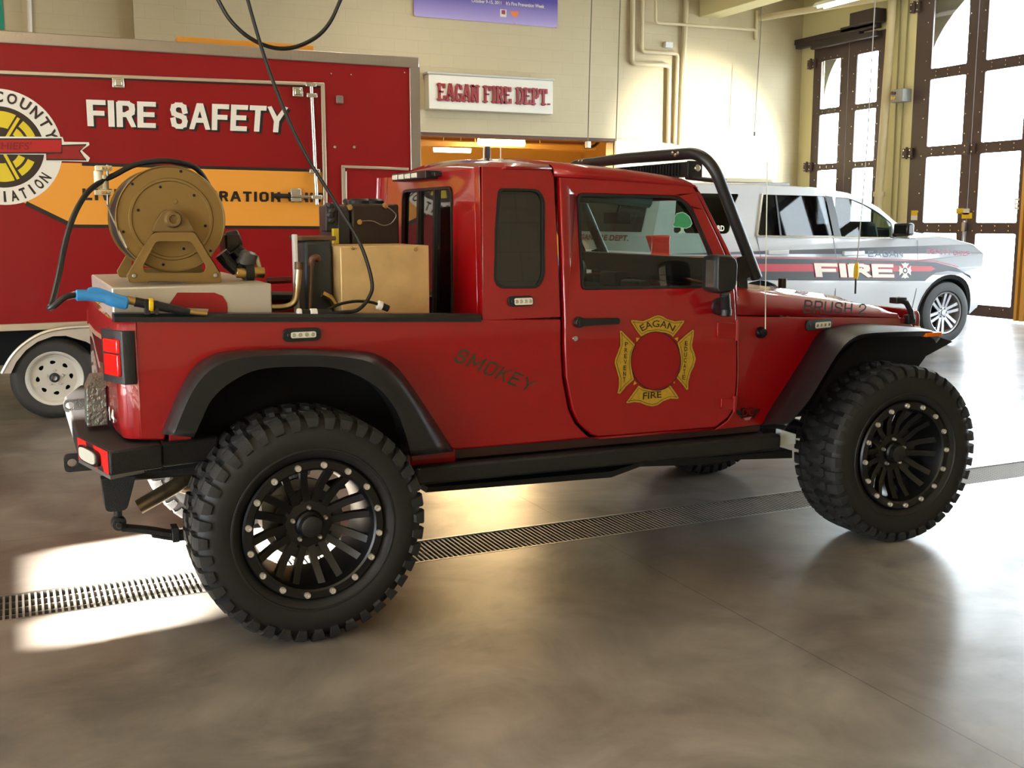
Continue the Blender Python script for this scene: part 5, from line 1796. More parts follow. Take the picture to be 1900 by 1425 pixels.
MB().tube(seg([(350, 578), (368, 581), (384, 582)]), [0.010, 0.008, 0.009], 10).build('tip', [BRASS], noz)
# ---- valves and fittings right of the reel
mb = MB()
fit = thing('valve_manifold', (PY(450, 520, 0.55).x, 0.55, zt_s), 'brass and black pump valves on the skid box right of the reel', 'valve')
y = 0.5
mb.tube([PY(410, 470, y), PY(425, 488, y), PY(440, 500, y)], 0.03, 12).tube([PY(436, 462, y), PY(452, 478, y)], 0.03, 12)
mb.tube([PY(438, 492, y), PY(470, 512, y)], 0.035, 14)
mb.build('hose_elbow', [BLACKG], fit)
MB().lathe([(0, 0), (.04, 0), (.045, .05), (.03, .06), (0, .06)], PY(452, 478, y) - Vector((0, 0, .03)), (0.3, 0, 1), 18).build('cap', [mat('grey_cap', rgb(92, 92, 96), 0.35)], fit)
mb = MB().tube([PY(438, 506, y - .05), PY(456, 507, y - .05)], 0.021, 12).tube([PY(466, 505, y - .05), PY(490, 506, y - .05)], 0.022, 12)
mb.build('brass_union', [BRASS], fit, bevel=0.002)
MB().tube([PY(455, 507, y - .05), PY(470, 507, y - .05)], 0.034, 14).build('valve_body', [BLACKP], fit)
MB().tube([PY(486, 512, y), PY(474, 476, y)], [0.008, 0.013], 10).build('lever', [mat('ivory_lever', rgb(226, 214, 178), 0.4)], fit)
MB().tube([PY(495, 521, y), PY(520, 520, y), PY(540, 519, y)], 0.014, 10).build('red_hose', [mat('dark_red_hose', rgb(90, 20, 18), 0.4)], fit)
# ---- steel upright and bent discharge pipe
pipe = thing('discharge_pipe', (PY(548, 575, 0.3).x, 0.3, ZBED), 'bent brassy steel pipe rising beside the black tank', 'pipe')
PIPEM = mat('brassy_pipe', (0.55, 0.44, 0.26, 1), 0.3, metal=1.0)
MB().tube(smoothpath([PY(500, 571, 0.3), PY(528, 570, 0.3), PY(545, 562, 0.3), PY(551, 540, 0.3), PY(554, 505, 0.3), PY(555, 492, 0.3)], 5), 0.0135, 14).build('tube', [PIPEM], pipe)
MB().tube([PY(555, 500, 0.3), PY(555, 486, 0.3)], 0.018, 12).build('collar', [RUST], pipe)
a, b = PY(545, 435, 0.33), PY(554, 500, 0.33)
MB().box(a.x, b.x, 0.33, 0.37, ZBED, a.z).build('upright', [mat('white_upright', rgb(206, 204, 196), 0.4)], pipe, bevel=0.003)
# ---- black tank
ytk = 0.40
a, b = PY(564, 447, ytk), PY(618, 500, ytk)
tank = MB().box(a.x, b.x, ytk, 0.62, ZBED, a.z).build('water_tank', [mat('black_poly_tank', rgb(44, 50, 54), 0.45)], bevel=0.015)
tag(tank, 'black poly tank standing behind the bent brassy pipe', 'tank')
a2 = PY(556, 436, 0.62)
lid = MB().box(a.x - 0.01, b.x + 0.02, 0.41, 0.62, a.z + 0.0005, a.z + 0.018)
lid.build('tank_lid', [mat('brown_lid', rgb(96, 66, 42), 0.6)], tank, bevel=0.004)
rp_ = thing('vent_pipe', (PY(576, 580, 0.33).x, 0.33, ZBED), 'thin rusty vent pipe with elbow in front of the black tank', 'pipe')
MB().tube(smoothpath([PY(575, 582, 0.33), PY(577, 530, 0.33), PY(578, 496, 0.33), PY(580, 482, 0.33), PY(592, 479, 0.34)], 5), 0.0085, 10).build('tube', [RUST], rp_)
MB().tube(smoothpath([PY(577, 494, 0.33), PY(579, 481, 0.33), PY(588, 477.5, 0.33), PY(591, 482, 0.34)], 4), 0.013, 12).build('elbow', [mat('brown_elbow', rgb(92, 54, 34), 0.5)], rp_)
MB().tube([PY(598, 545, 0.36), PY(612, 552, 0.36), PY(622, 566, 0.36)], 0.014, 10).build('fitting', [BRASS], rp_)
# ---- tan aluminium cover box
yb = 0.30
A0_, A1_, A2_ = PY(631, 457, yb), PY(796, 458.5, yb), PY(796, 572, yb)
box = thing('pump_cover_box', ((A0_.x + A1_.x) / 2, 0.55, ZBED), 'tan scuffed aluminium box between the black tank and cab', 'box')
MB().box(A0_.x, A1_.x, yb, 0.70, ZBED, A0_.z).build('box_body', [mat('scuffed_aluminium', rgb(206, 172, 116), 0.45, metal=0.25, noise=0.10, nscale=14)], box, bevel=0.004)
for p in ((655, 459), (771, 461.5)):
    v = PY(p[0], p[1] + 1.5, yb); MB().lathe([(0, -.008), (.005, -.008), (.0075, -.004), (.0075, 0)], v, (0, 1, 0), 8).build('bolt', [BRASS], box)
# ---- engine block standing behind the box
ye = 0.80
e0, e1_ = PY(651, 378, ye), PY(742, 455, ye)
eng = thing('pump_engine', ((e0.x + e1_.x) / 2, 0.95, ZBED), 'dark brown pump engine with fuel caps behind the tan box', 'engine')
EB = mat('engine_dark', rgb(46, 34, 26), 0.45)
MB().box(e0.x, e1_.x, ye, 1.15, ZBED + 0.02, e0.z).build('engine_body', [EB], eng, bevel=0.012)
for (px, r) in ((668, .055), (690, .055)):
    v = PY(px, 376, ye + .12); mb = MB().lathe([(0, .025), (r * .8, .025), (r, .015), (r, -.01)], (v.x, ye + .12, e0.z), (0, 0, 1), 24)
    mb.build('fuel_cap', [BLACKP], eng, bevel=0.002)
f0, f1 = PY(612, 380, ye), PY(650, 455, ye)
mb = MB().box(f0.x + .03, f1.x, ye - .01, 1.1, ZBED + 0.02, f0.z - .02).box(f0.x - 0.02, f0.x + .04, ye + .0, ye + .12, f0.z - 0.12, f0.z + .0)
for k in range(4):
    v = PY(614 + 2 * (k % 2), 382 + 9 * k, ye - .02); mb.cyl((v.x, ye - .03, v.z), (v.x, ye + .05, v.z), 0.016, 10)
mb.build('air_cleaner', [mat('engine_grey', rgb(44, 46, 50), 0.4)], eng, bevel=0.008)
v0_, v1_ = PY(618.5, 424, ye - .03), PY(628.5, 452, ye - .03)
MB().box(v0_.x, v1_.x, ye - .035, ye - .0, v1_.z, v0_.z).build('warning_label', [mat('label_yellow', rgb(226, 208, 60), 0.5)], eng)
for p in ((714, 382), (666, 412), (648, 385)):
    v = PY(*p, ye - .01); MB().lathe([(0, -.014), (.012, -.012), (.014, 0)], v, (0, 1, 0), 12).build('brass_knob', [BRASS], eng)
MB().tube(smoothpath([PY(667, 411, ye - .02), PY(690, 410, ye - .02), PY(710, 418, ye - .02), PY(726, 414, ye - .02), PY(735, 400, ye - .02), PY(727, 390, ye - .02), PY(716, 383, ye - .02)], 5), 0.0025, 6).build('tether', [STEEL], eng)
MB().tube([PY(640, 372, ye + .05), PY(648, 386, ye + .02)], 0.012, 10).build('pull_handle', [EB], eng)

# ---- cords hanging from the ceiling
def to_ceiling(p):
    """continue a path past its first point straight up to the ceiling"""
    d = (p[0] - p[1]); d /= d.z
    k = Z_CEIL - 0.01 - p[0].z
    return [p[0] + Vector((d.x * .35, d.y * .35, 1)) * k * t for t in (1, .8, .6, .4, .2, .08)] + p
CORD = mat('cord_black', rgb(20, 19, 18), 0.35)
pw = thing('power_cord', (0.5, 0.2, 1.25), 'black power cord dropping from ceiling into the truck bed', 'cord')
pth = [PY(444, -75, 0.5), PY(460, 0, 0.5), PY(500, 133, 0.46), PY(556, 266, 0.38), PY(620, 372, 0.27), PY(668, 452, 0.2), PY(690, 522, 0.15), PY(684, 553, 0.13), PY(664, 575, 0.12), PY(640, 579, 0.11), PY(612, 580.5, 0.11)]
pth = to_ceiling(pth)
MB().tube(smoothpath(pth, 6), 0.0075, 8).build('cable', [CORD], pw)
MB().tube(smoothpath([PY(606, 576, 0.12), PY(628, 565, 0.13), PY(660, 559, 0.14), PY(690, 561, 0.14), PY(706, 567, 0.14)], 5), 0.006, 8).build('cable', [CORD], pw)
y = 0.115
def pl_(a, b, r, m, nm):
    MB().lathe([(0, 0), (r, 0), (r, (PY(*b, y) - PY(*a, y)).length), (0, (PY(*b, y) - PY(*a, y)).length)], PY(*a, y), PY(*b, y) - PY(*a, y), 16).build(nm, [m], pw, bevel=0.003)
pl_((551, 580.5), (559, 580.5), 0.017, WHITE, 'plug_cap')
pl_((559, 580.5), (575, 580.5), 0.014, CORD, 'plug_body')
pl_((575, 580.5), (588, 580.5), 0.017, WHITE, 'plug_cap')
pl_((588, 580.5), (614, 580.5), 0.015, CORD, 'plug_body')
y = 0.14
pl_((700, 565), (709, 568), 0.018, WHITE, 'plug_cap')
pl_((709, 568), (721, 573), 0.014, CORD, 'plug_body')
lc = thing('hanging_hose', (PY(520, 90, 0.9).x, 0.9, PY(520, 92, 0.9).z), 'black air hose hanging in a loop from the ceiling', 'hose')
Yh = 0.9
pth = [PY(385, -40, Yh), PY(405, 0, Yh), PY(428, 38, Yh), PY(463, 70, Yh), PY(505, 88, Yh), PY(545, 88, Yh), PY(585, 70, Yh), PY(612, 42, Yh), PY(632, 0, Yh), PY(648, -40, Yh)]
pth = to_ceiling(to_ceiling(pth)[::-1])
MB().tube(smoothpath(pth, 7), 0.009, 8).build('tube', [CORD], lc)
# ================================================================== TRAILER
YT = 5.36
def T(px, py, off=0.0): return PY(px, py, YT - off)
trailer = thing('safety_trailer', (-1.6, YT + 1.2, 0), 'red fire safety trailer with orange stripe and round association emblem', 'trailer')
DP = diamond_plate()
xr = T(778, 200).x
zt, zb = T(400, 82).z, T(100, 606).z
XL_T = -6.4
MB().box(XL_T, xr - 0.01, YT, YT + 2.4, zb, zt - 0.01).build('trailer_body', [REDT], trailer, smooth=False)
tz = T(300, 97).z          # lower edge of the top trim
xtr = T(760, 200).x
mb = MB().box(XL_T, xr, YT - 0.012, YT + 2.41, tz, zt).box(xtr, xr, YT - 0.012, YT + 2.41, zb, tz)
mb.build('diamond_trim', [DP], trailer, bevel=0.006)
ALT = mat('trim_aluminium', (0.66, 0.58, 0.46, 1), 0.35, metal=0.8)
a = T(100, 607).z
MB().box(XL_T, xr, YT - 0.03, YT, zb - 0.02, zb + 0.035).build('lower_rail', [ALT], trailer, bevel=0.004)
# hinged panel frame with rod
mb = MB()
def rail(p, q, w, d=0.018):
    P_, Q_ = T(*p), T(*q)
    u = (Q_ - P_).normalized(); n = Vector((-u.z, 0, u.x)) * w / 2
    mb.hexa([P_ + n, Q_ + n, Q_ - n, P_ - n], [v + Vector((0, -d, 0)) for v in (P_ + n, Q_ + n, Q_ - n, P_ - n)])
rail((-320, 122), (601, 157), 0.028)
rail((598, 155), (608, 600), 0.034)
mb.build('panel_frame', [ALT], trailer, bevel=0.004)
mb = MB(); rail((-320, 127), (596, 162), 0.008, 0.008); mb.build('panel_gap', [BLACKV], trailer, smooth=False)
mb = MB()
a, b = T(577, 157, .03), T(588, 380, .03)
mb.tube([a, b], 0.016, 12)
for p in ((576, 158), (578, 178), (583, 318), (587, 366)):
    v = T(*p, .0); mb.box(v.x - 0.05, v.x + 0.04, YT - 0.045, YT, v.z - 0.018, v.z + 0.018)
for p in ((548, 361),):
    v = T(*p, .0); mb.box(v.x - 0.045, v.x + 0.045, YT - 0.03, YT, v.z - 0.06, v.z + 0.05)
a, b = T(540, 364, .03), T(592, 366, .03); mb.tube([a, b], 0.014, 10)
mb.build('latch_rod', [CHROME], trailer, bevel=0.003)
a, b = T(508, 363, .03), T(536, 364, .03)
MB().tube([a, b], 0.02, 10).build('latch_handle', [BLACKP], trailer)
for p in ((219, 154), (552, 171)):
    mb = MB()
    v = T(*p); mb.box(v.x - 0.045, v.x + 0.045, YT - 0.02, YT, v.z - 0.04, v.z + 0.04).box(v.x - 0.028, v.x + 0.028, YT - 0.028, YT - 0.01, v.z - 0.026, v.z + 0.026)
    mb.build('panel_latch', [CHROME], trailer, bevel=0.006)
mb = MB()
v = T(629.5, 185); mb.box(v.x - 0.032, v.x + 0.032, YT - 0.025, YT, v.z - 0.035, v.z + 0.035)
mb.build('vent', [mat('vent_grey', rgb(120, 104, 92), 0.5)], trailer, bevel=0.01)
for p in ((621, 273), (657, 273), (614, 137), (651, 139), (750, 135)):
    mb = MB()
    v = T(*p); r = 0.016 if p[1] > 200 else 0.008
    mb.lathe([(0, -.012), (r * .8, -.01), (r, 0)], v, (0, 1, 0), 12)
    mb.build('screw', [CHROME], trailer)
mb = MB(); rail((633, 309), (757, 314), 0.024); rail((636, 309), (641, 600), 0.03); mb.build('side_door_frame', [ALT], trailer, bevel=0.003)
mb = MB(); rail((641, 318), (644, 600), 0.01, 0.022); mb.build('side_door_seal', [WHITE], trailer, smooth=False)
# stripe, lettering
ORANGE = mat('orange_stripe', rgb(226, 152, 56), 0.35, noise=0.02, nscale=3)
mb = MB()
flat_poly(mb, [T(*p, .002) for p in ((20, 300), (160, 303), (597, 315), (601, 421.5), (135, 418.5), (40, 374), (20, 365))], 0)
def ln(p, q, w, mi=1): strip(mb, [T(*p, .003), T(*q, .003)], w, NS, mi, closed=False)
ln((152, 304.5), (597, 316.5), 0.026); ln((132, 419.5), (601, 422.5), 0.026); ln((48, 377), (136, 419.5), 0.034)
mb.build('stripe', [ORANGE, BLACKV], trailer, smooth=False)
for (s, q) in (('FIRE', ((159.5, 184.6), (289, 189.3), (289, 237.5), (162.5, 234))), ('SAFETY', ((315, 189.5), (533, 198), (528, 246), (316.6, 238.5)))):
    mb = MB()
    block_text(mb, s, [T(x + 5, y + 4, .002) for (x, y) in q], NS, 0.001, t=.27, gap=.09, mi=1, tv=.185, base=.55)
    block_text(mb, s, [T(x, y, .005) for (x, y) in q], NS, 0.001, t=.27, gap=.09, mi=0, tv=.185, base=.55)
    mb.build('lettering', [WHITE, BLACKV], trailer, smooth=False)
mb = MB()
block_text(mb, 'LIVE DEMONSTRATION UNIT', [T(152.5, 349.5, .004), T(600, 358, .004), T(600, 375.5, .004), T(153, 371.5, .004)], NS, 0.001, t=.26, gap=.2, tv=.22, base=.5, space=.5)
mb.build('lettering', [BLACKV], trailer, smooth=False)
# round emblem
LC = T(1.5, 273)
RO = (T(115.5, 272) - LC).length
def LP(r, a, off=0.004): return Vector((LC.x + RO * r * math.cos(a), YT - off, LC.z + RO * r * math.sin(a)))
mb = MB()
flat_poly(mb, [LP(1.0, 2 * PI * k / 72) for k in range(72)], 0)
flat_poly(mb, [LP(0.70, 2 * PI * k / 64, .005) for k in range(64)], 1)
YV = 2
for (a0, a1, r0, r1) in ((20, 50, .30, .60), (-58, -25, .30, .58), (62, 100, .34, .62), (-100, -72, .28, .60), (120, 160, .3, .6), (-160, -118, .3, .6)):
    pts = [LP(r1, math.radians(a0 + (a1 - a0) * k / 8), .006) for k in range(9)] + [LP(r0, math.radians(a1 - (a1 - a0) * k / 8), .006) for k in range(9)]
    flat_poly(mb, pts, 2)
for (a0, a1, r) in ((20, 50, .45), (-58, -25, .44)):
    strip(mb, [LP(r, math.radians(a0 + (a1 - a0) * k / 6), .007) for k in range(7)], 0.02, NS, 1, closed=False)
# crossed tools, stylised
for a in (58, -66):
    c0, c1 = LP(.05, math.radians(a), .0075), LP(.66, math.radians(a), .0075)
    strip(mb, [c0, c1], 0.05, NS, 1, closed=False)
    strip(mb, [c0, LP(.60, math.radians(a), .008)], 0.022, NS, 2, closed=False)
# ribbon
def G(pts, off, mi): flat_poly(mb, [T(p[0], p[1], off) for p in pts], mi)
G([(-30, 253), (116, 254), (119, 263), (165, 264), (166, 269), (152, 279), (167, 293), (164, 300), (84, 298), (84, 287), (-30, 286)], .009, 0)
G([(86, 285), (115, 282), (115, 269), (160, 268), (147, 280), (160, 297), (86, 296)], .010, 3)
G([(-30, 257.5), (114, 257.5), (114.5, 283.5), (-30, 284)], .011, 4)
strip(mb, [T(p[0], p[1], .012) for p in ((-30, 258), (114, 258), (114.5, 283.5), (-30, 284))], 0.012, NS, 1, closed=True)
strip(mb, [T(p[0], p[1], .0115) for p in ((86, 285), (115, 283), (115, 270), (160, 268.5), (147, 280), (160, 296.5), (86, 296))], 0.012, NS, 1, closed=True)
text_in(mb, "CHIEFS'", [T(-14, 263, .0125), T(59, 263.5, .0125), T(57, 278, .0125), T(-14, 277, .0125)], NS, 0.001, 0.02, 5)
def arcword(s, a0, a1, r0, r1, flip=False):
    n = len(s)
    for i, ch in enumerate(s):
        am = math.radians(a0 + (a1 - a0) * i / (n - 1))
        hw_ = abs(math.radians(a1 - a0)) / (n - 1) * (0.36 if ch != 'I' else 0.12)
        A_, B_ = (am + hw_, am - hw_) if not flip else (am - hw_, am + hw_)
        ro, ri = (r1, r0) if not flip else (r0, r1)
        text_in(mb, ch, [LP(ro, A_, .006), LP(ro, B_, .006), LP(ri, B_, .006), LP(ri, A_, .006)], NS, 0.0005, 0.03, 1)
arcword('COUNTY', 89, 16, .77, .96)
arcword('ASSOCIATION', -142, -37, .76, .95, True)
mb.build('emblem', [WHITE, mat('emblem_dark', rgb(44, 32, 24), 0.4), mat('emblem_yellow', rgb(214, 190, 40), 0.4), mat('ribbon_dark_red', rgb(140, 20, 22), 0.4), mat('ribbon_red', rgb(172, 24, 26), 0.4), mat('ribbon_text', rgb(120, 20, 20), 0.4)], trailer, smooth=False)
# orange strip on the roof edge
a, b = T(340, 72), T(603, 86)
MB().box(a.x, b.x, YT + 0.35, YT + 0.5, zt - 0.01, zt + 0.10).build('roof_strip', [ORANGE], trailer, bevel=0.01)
# wheel, fender
cw = T(102, 702); YW = 5.30
cw = PY(102, 703, YW)
rt = (cw.z)
fo = [(3, 693), (12, 676), (24, 658), (42, 640), (66, 624), (92, 614), (124, 608.5), (165, 606), (203, 604), (260, 604), (330, 606), (330, 612), (240, 622), (200, 640), (190, 652), (160, 634), (122, 623), (98, 624), (70, 634), (48, 650), (30, 672), (20, 693)]
mb = MB().prism(xz(fo, YW - 0.03), YW - 0.03, YW + 0.02)
edge = smoothpath([PY(p[0], p[1], YW - 0.03) for p in fo[:9]], 3)
mb.tube(edge, 0.014, 6)
mb.build('wheel_fender', [ALU], trailer)
mb = MB().prism(xz([(200, 608), (260, 608), (260, 700), (215, 690), (170, 652), (205, 640)], YW + .1), YW + 0.10, YW + 0.12)
mb.build('fender_bracket', [ALU], trailer, smooth=False)
wt = 0.11
mb = MB()
mb.lathe([(0.205, -wt * .8), (0.22, -wt), (0.27, -wt * 1.08), (rt - .03, -wt), (rt - .006, -wt * .75), (rt, -wt * .6), (rt, wt * .6), (rt - .03, wt), (.22, wt)], n=64, closed=True)
tyre_me = mb.mesh('trailer_tyre', [mat('trailer_tyre', rgb(52, 50, 48), 0.65)], angle=40)
off = wloc(trailer)
tw = mobj('wheel', tyre_me, trailer, Vector((cw.x, YW + 0.02 + wt, cw.z)) - off)
mb = MB()
mb.lathe([(0.215, -wt * .8), (0.225, -wt * .96), (0.212, -wt * .98), (0.198, -wt * .9), (0.185, -wt * .55), (0.165, -wt * .50)], n=64)
hl = []
for k in range(8):
    a = 2 * PI * k / 8 + 0.05
    cx, cz = 0.125 * math.cos(a), 0.125 * math.sin(a)
    ra, rb = 0.022, 0.015
    h_ = []
    for j in range(12):
        t = 2 * PI * j / 12
        u, v = ra * math.cos(t), rb * math.sin(t) * (1 + 0.3 * math.cos(t))
        # long axis tangential
        h_.append((cx - u * math.sin(a) + v * math.cos(a), cz + u * math.cos(a) + v * math.sin(a)))
    hl.append(h_)
outer = [(0.168 * math.cos(2 * PI * k / 48), 0.168 * math.sin(2 * PI * k / 48)) for k in range(48)]
mb.prism(outer, -wt * .52, -wt * .46, 'Y', hl)
for k in range(5):
    a = 2 * PI * k / 5 + .3
    mb.lathe([(0, -.018), (.008, -.016), (.011, 0)], (0.062 * math.cos(a), -wt * .52, 0.062 * math.sin(a)), (0, 1, 0), 8)
WW = mat('wheel_white', rgb(206, 200, 188), 0.35)
rm_ = mobj('rim', mb.mesh('trailer_rim', [WW]), tw)
mobj('hub', MB().lathe([(0.018, -.035), (0.030, -.03), (0.036, -.005), (0.042, 0)], (0, -wt * .5, 0), (0, 1, 0), 24).lathe([(0, -.02), (.019, -.025), (.02, -.03)], (0, -wt * .5, 0), (0, 1, 0), 16, mi=1).mesh('hub', [BLACKP, STEEL]), tw)
mobj('rim_shadow', MB().lathe([(0, -wt * .2), (0.19, -wt * .2)], n=32).mesh('back', [DARK]), tw).name = 'rim_shade_disc'  # dark disc behind the rim holes, shade put into its colour
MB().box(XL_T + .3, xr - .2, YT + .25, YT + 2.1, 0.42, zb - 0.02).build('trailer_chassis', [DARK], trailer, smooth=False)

# ================================================================== WHITE SUV
YS = 6.10
def S_(px, py, off=0.0): return PY(px, py, YS - off)
suv = thing('white_suv', (8.0, YS + 1.0, 0), 'white fire department SUV with black and red FIRE stripe', 'suv')
SW = mat('suv_white_paint', rgb(196, 199, 204), 0.25, coat=0.8)
SLEAN = 0.24
def ssurf(x, z):
    y = YS + (SLEAN * (z - 1.36) if z > 1.36 else (0.12 * (0.8 - z) if z < 0.8 else 0))
    if x > 9.9: y += 0.55 * (x - 9.9) ** 2
    return y
def SS(px, py, off=0.0):
    y = YS
    for _ in range(6):
        p = PY(px, py, y - off); y = ssurf(p.x, p.z)
    return PY(px, py, y - off)
def ssl(pts):
    out = []
    for p in pts:
        v = SS(p[0], p[1]); out.append((v.x, v.z) + ((p[2] / 150.0,) if len(p) > 2 else ()))
    return out
def sskin(p): return Vector((p.x, p.y + ssurf(p.x, p.z), p.z))
YSC = YS + 1.0
fx = SS(1753, 586).x
cwz = 0.40
archr = 0.485
roof_px = [(1229, 350), (1260, 344), (1306, 343), (1411, 344), (1478, 347.5), (1539, 352), (1573, 358), (1600, 367), (1631, 385.6), (1661, 411.6), (1690, 428)]
hood_px = [(1703, 432), (1760, 441), (1805, 453), (1828, 470)]
top = ssl(roof_px) + ssl(hood_px)
xn = top[-1][0] + 0.02
xrear = ssl([(1211, 437)])[0][0]
low = [(xn + 0.06, 0.95), (xn + 0.07, 0.62), (xn + 0.02, 0.42), (fx + archr + 0.02, 0.36)]
arc_f = [(fx + archr * math.cos(a), cwz + archr * math.sin(a)) for a in [PI * k / 14 for k in range(0, 15)]]
rxw = fx - 2.95
arc_r = [(rxw + archr * math.cos(a), cwz + archr * math.sin(a)) for a in [PI * k / 14 for k in range(0, 15)]]
side = top + low + [p for p in arc_f if p[1] > 0.36] + [(fx - archr, 0.34), (rxw + archr, 0.34)] + [p for p in arc_r if p[1] > 0.36] + [(rxw - archr, 0.42), (xrear - 0.05, 0.50), (xrear - 0.08, 0.85), (xrear - 0.02, 1.2), ssl([(1211, 437)])[0]]
w_front = rpoly(ssl([(1543, 366, 3), (1572, 367, 10), (1604, 379, 20), (1634, 397, 14), (1655, 415, 5), (1656, 440, 4), (1559, 439, 3)]), 3)
w_rear = rpoly(ssl([(1415, 361, 4), (1531, 364, 4), (1548, 437.5, 4), (1406, 436.5, 6)]), 3)
w_quart = rpoly(ssl([(1256, 358, 5), (1372, 360, 5), (1360, 385, 8), (1353, 434, 10), (1250, 432, 5)]), 3)
mb = MB().prism(side, 0.0, 0.05, 'Y', [w_front, w_rear, w_quart]).warp(sskin)
mb.pair(YSC)
sb = mb.build('body_side', [SW], suv, bevel=0.012)
BPIL = mat('suv_black_trim', rgb(14, 14, 15), 0.3)
SG = glass('suv_privacy_glass', (0.14, 0.14, 0.15, 1), 0.7)
SGF = glass('suv_front_glass', (0.64, 0.72, 0.68, 1), 0.7)
MB().prism(inset(w_front, -0.01), 0.01, 0.02).warp(sskin).pair(YSC).build('front_window', [SGF], sb, smooth=False)
MB().prism(inset(w_rear, -0.01), 0.01, 0.02).warp(sskin).pair(YSC).build('rear_window', [SG], sb, smooth=False)
MB().prism(inset(w_quart, -0.01), 0.01, 0.02).warp(sskin).pair(YSC).build('quarter_window', [SG], sb, smooth=False)
MB().prism(ssl([(1531, 363), (1544, 365), (1561, 440), (1547, 439)]), -0.006, 0.02).warp(sskin).build('pillar_trim', [BPIL], sb, smooth=False)
MB().prism(ssl([(1438, 362), (1441, 362), (1450.5, 438), (1447, 438)]), -0.003, 0.02).warp(sskin).build('pillar_trim', [BPIL], sb, smooth=False)
mb = MB()
mb.tube([SS(1414, 360, .006), SS(1404, 438, .006)], 0.018, 6).tube([SS(1404, 438, .006), SS(1656, 442, .006)], 0.012, 6)
mb.build('window_trim', [CHROME], sb)
# roof and hood
def span(pt, inset_, crown, n=8):
    y = ssurf(pt[0], pt[1]) + inset_
    row = []
    for k in range(n + 1):
        t = k / n
        row.append(Vector((pt[0], y + (2 * YSC - 2 * y) * t, pt[1] + crown * math.sin(PI * t) ** 0.6 if 0 < t < 1 else pt[1])))
    return row
R_ = ssl(roof_px)
mb = MB().loft([span(p, 0.0, 0.05) for p in R_[:7]])
mb.build('roof', [SW], suv, solid=-0.01)
MB().loft([span(p, 0.03, 0.02) for p in R_[6:]]).build('windshield', [SGF], suv)
mb = MB().loft([span(p, 0.0, 0.05) for p in [R_[-1]] + ssl(hood_px)] + [span((xn + .05, 1.0), 0, 0.0), span((xn + .08, 0.62), 0, 0), span((xn + 0.03, .42), 0, 0)])
mb.build('hood', [SW], suv, solid=-0.01)
# rear end
xq = R_[0][0]
yq = ssurf(xq, R_[0][1])
rp = [(xq, R_[0][1], yq), (xrear, 1.38, YS), (xrear - 0.06, 1.0, YS), (xrear - .09, .8, YS + .02), (xrear - .06, .5, YS + .05)]
mb = MB().loft([[Vector((p[0], p[2], p[1])), Vector((p[0] - 0.05, p[2] + 0.2, p[1])), Vector((p[0] - 0.08, YSC, p[1])), Vector((p[0] - .05, 2 * YSC - p[2] - .2, p[1])), Vector((p[0], 2 * YSC - p[2], p[1]))] for p in rp])
tg = mb.build('tailgate', [SW], suv)
def rearp(u, z, off=0.01):
    """point on the tailgate: u 0 near side .. 1 far side"""
    pts = [rp[0], rp[1], rp[2]]
    for i in range(2):
        if pts[i][1] >= z >= pts[i + 1][1]:
            t = (pts[i][1] - z) / (pts[i][1] - pts[i + 1][1])
            x = pts[i][0] + (pts[i + 1][0] - pts[i][0]) * t
            y = pts[i][2] + (pts[i + 1][2] - pts[i][2]) * t
            break
    yy = y + (2 * YSC - 2 * y) * u
    d = min(abs(yy - y), abs(2 * YSC - y - yy))
    dx = 0.05 * min(d / 0.2, 1) + 0.03 * min(max((d - 0.2) / 0.8, 0), 1)
    return Vector((x - dx - off, yy, z))
zq = R_[0][1]
mb = MB().loft([[rearp(u, z, 0.012) for u in (0.09, 0.2, 0.35, 0.5, 0.65, 0.8, 0.91)] for z in (zq - .06, 1.6, 1.44)])
mb.build('tailgate_window', [SG], tg)
mb = MB()
vs, fs = text_geo('EAGAN FIRE DEPT.', 0.03)
x0 = min(v.x for v in vs); x1 = max(v.x for v in vs); y0 = min(v.y for v in vs); y1 = max(v.y for v in vs)
zA, zB2 = PX(1150, 447, xrear - .06).z, PX(1150, 436, xrear - .06).z
mb.add([rearp(0.86 - 0.66 * (v.x - x0) / (x1 - x0), zA + (zB2 - zA) * (v.y - y0) / (y1 - y0), 0.008) for v in vs], fs)
mb.build('lettering', [mat('maroon_letters', rgb(120, 20, 30), 0.4)], tg, smooth=False)
a, b = SS(1212, 440), SS(1243, 471)
for far in (0, 1):
    mb = MB().box(a.x - 0.03, b.x, YS - 0.012, YS + 0.14, b.z - .08, a.z + .02)
    if far: mb.v = [Vector((p.x, 2 * YSC - p.y, p.z)) for p in mb.v]
    mb.build('tail_light', [REDLENS], suv, bevel=0.02)
# tree sticker and white letters on the quarter window
mb = MB()
crown_ = [(1266, 394.5), (1272, 397), (1278, 402), (1281, 408), (1283, 414), (1280, 420), (1273, 423), (1266, 422), (1260, 421), (1253, 421), (1249, 417), (1252, 412), (1252, 404), (1256, 397)]
flat_poly(mb, [SS(p[0] + (p[0] - 1266) * .10, p[1] + (p[1] - 409) * .10, .006) for p in crown_], 1)
flat_poly(mb, [SS(*p, .008) for p in crown_], 0)
flat_poly(mb, [SS(*p, .007) for p in ((1263, 421), (1269, 421), (1269, 428), (1273, 433.5), (1267, 432), (1262, 434), (1258, 432), (1263, 428))], 1)
text_in(mb, 'RD', [SS(1331, 418, .007), SS(1344, 418.5, .007), SS(1344, 429, .007), SS(1331, 428.5, .007)], NS, 0.001, 0.03, 1)
mb.build('window_sticker', [mat('tree_green', rgb(34, 150, 84), 0.5), WHITE], sb, smooth=False)
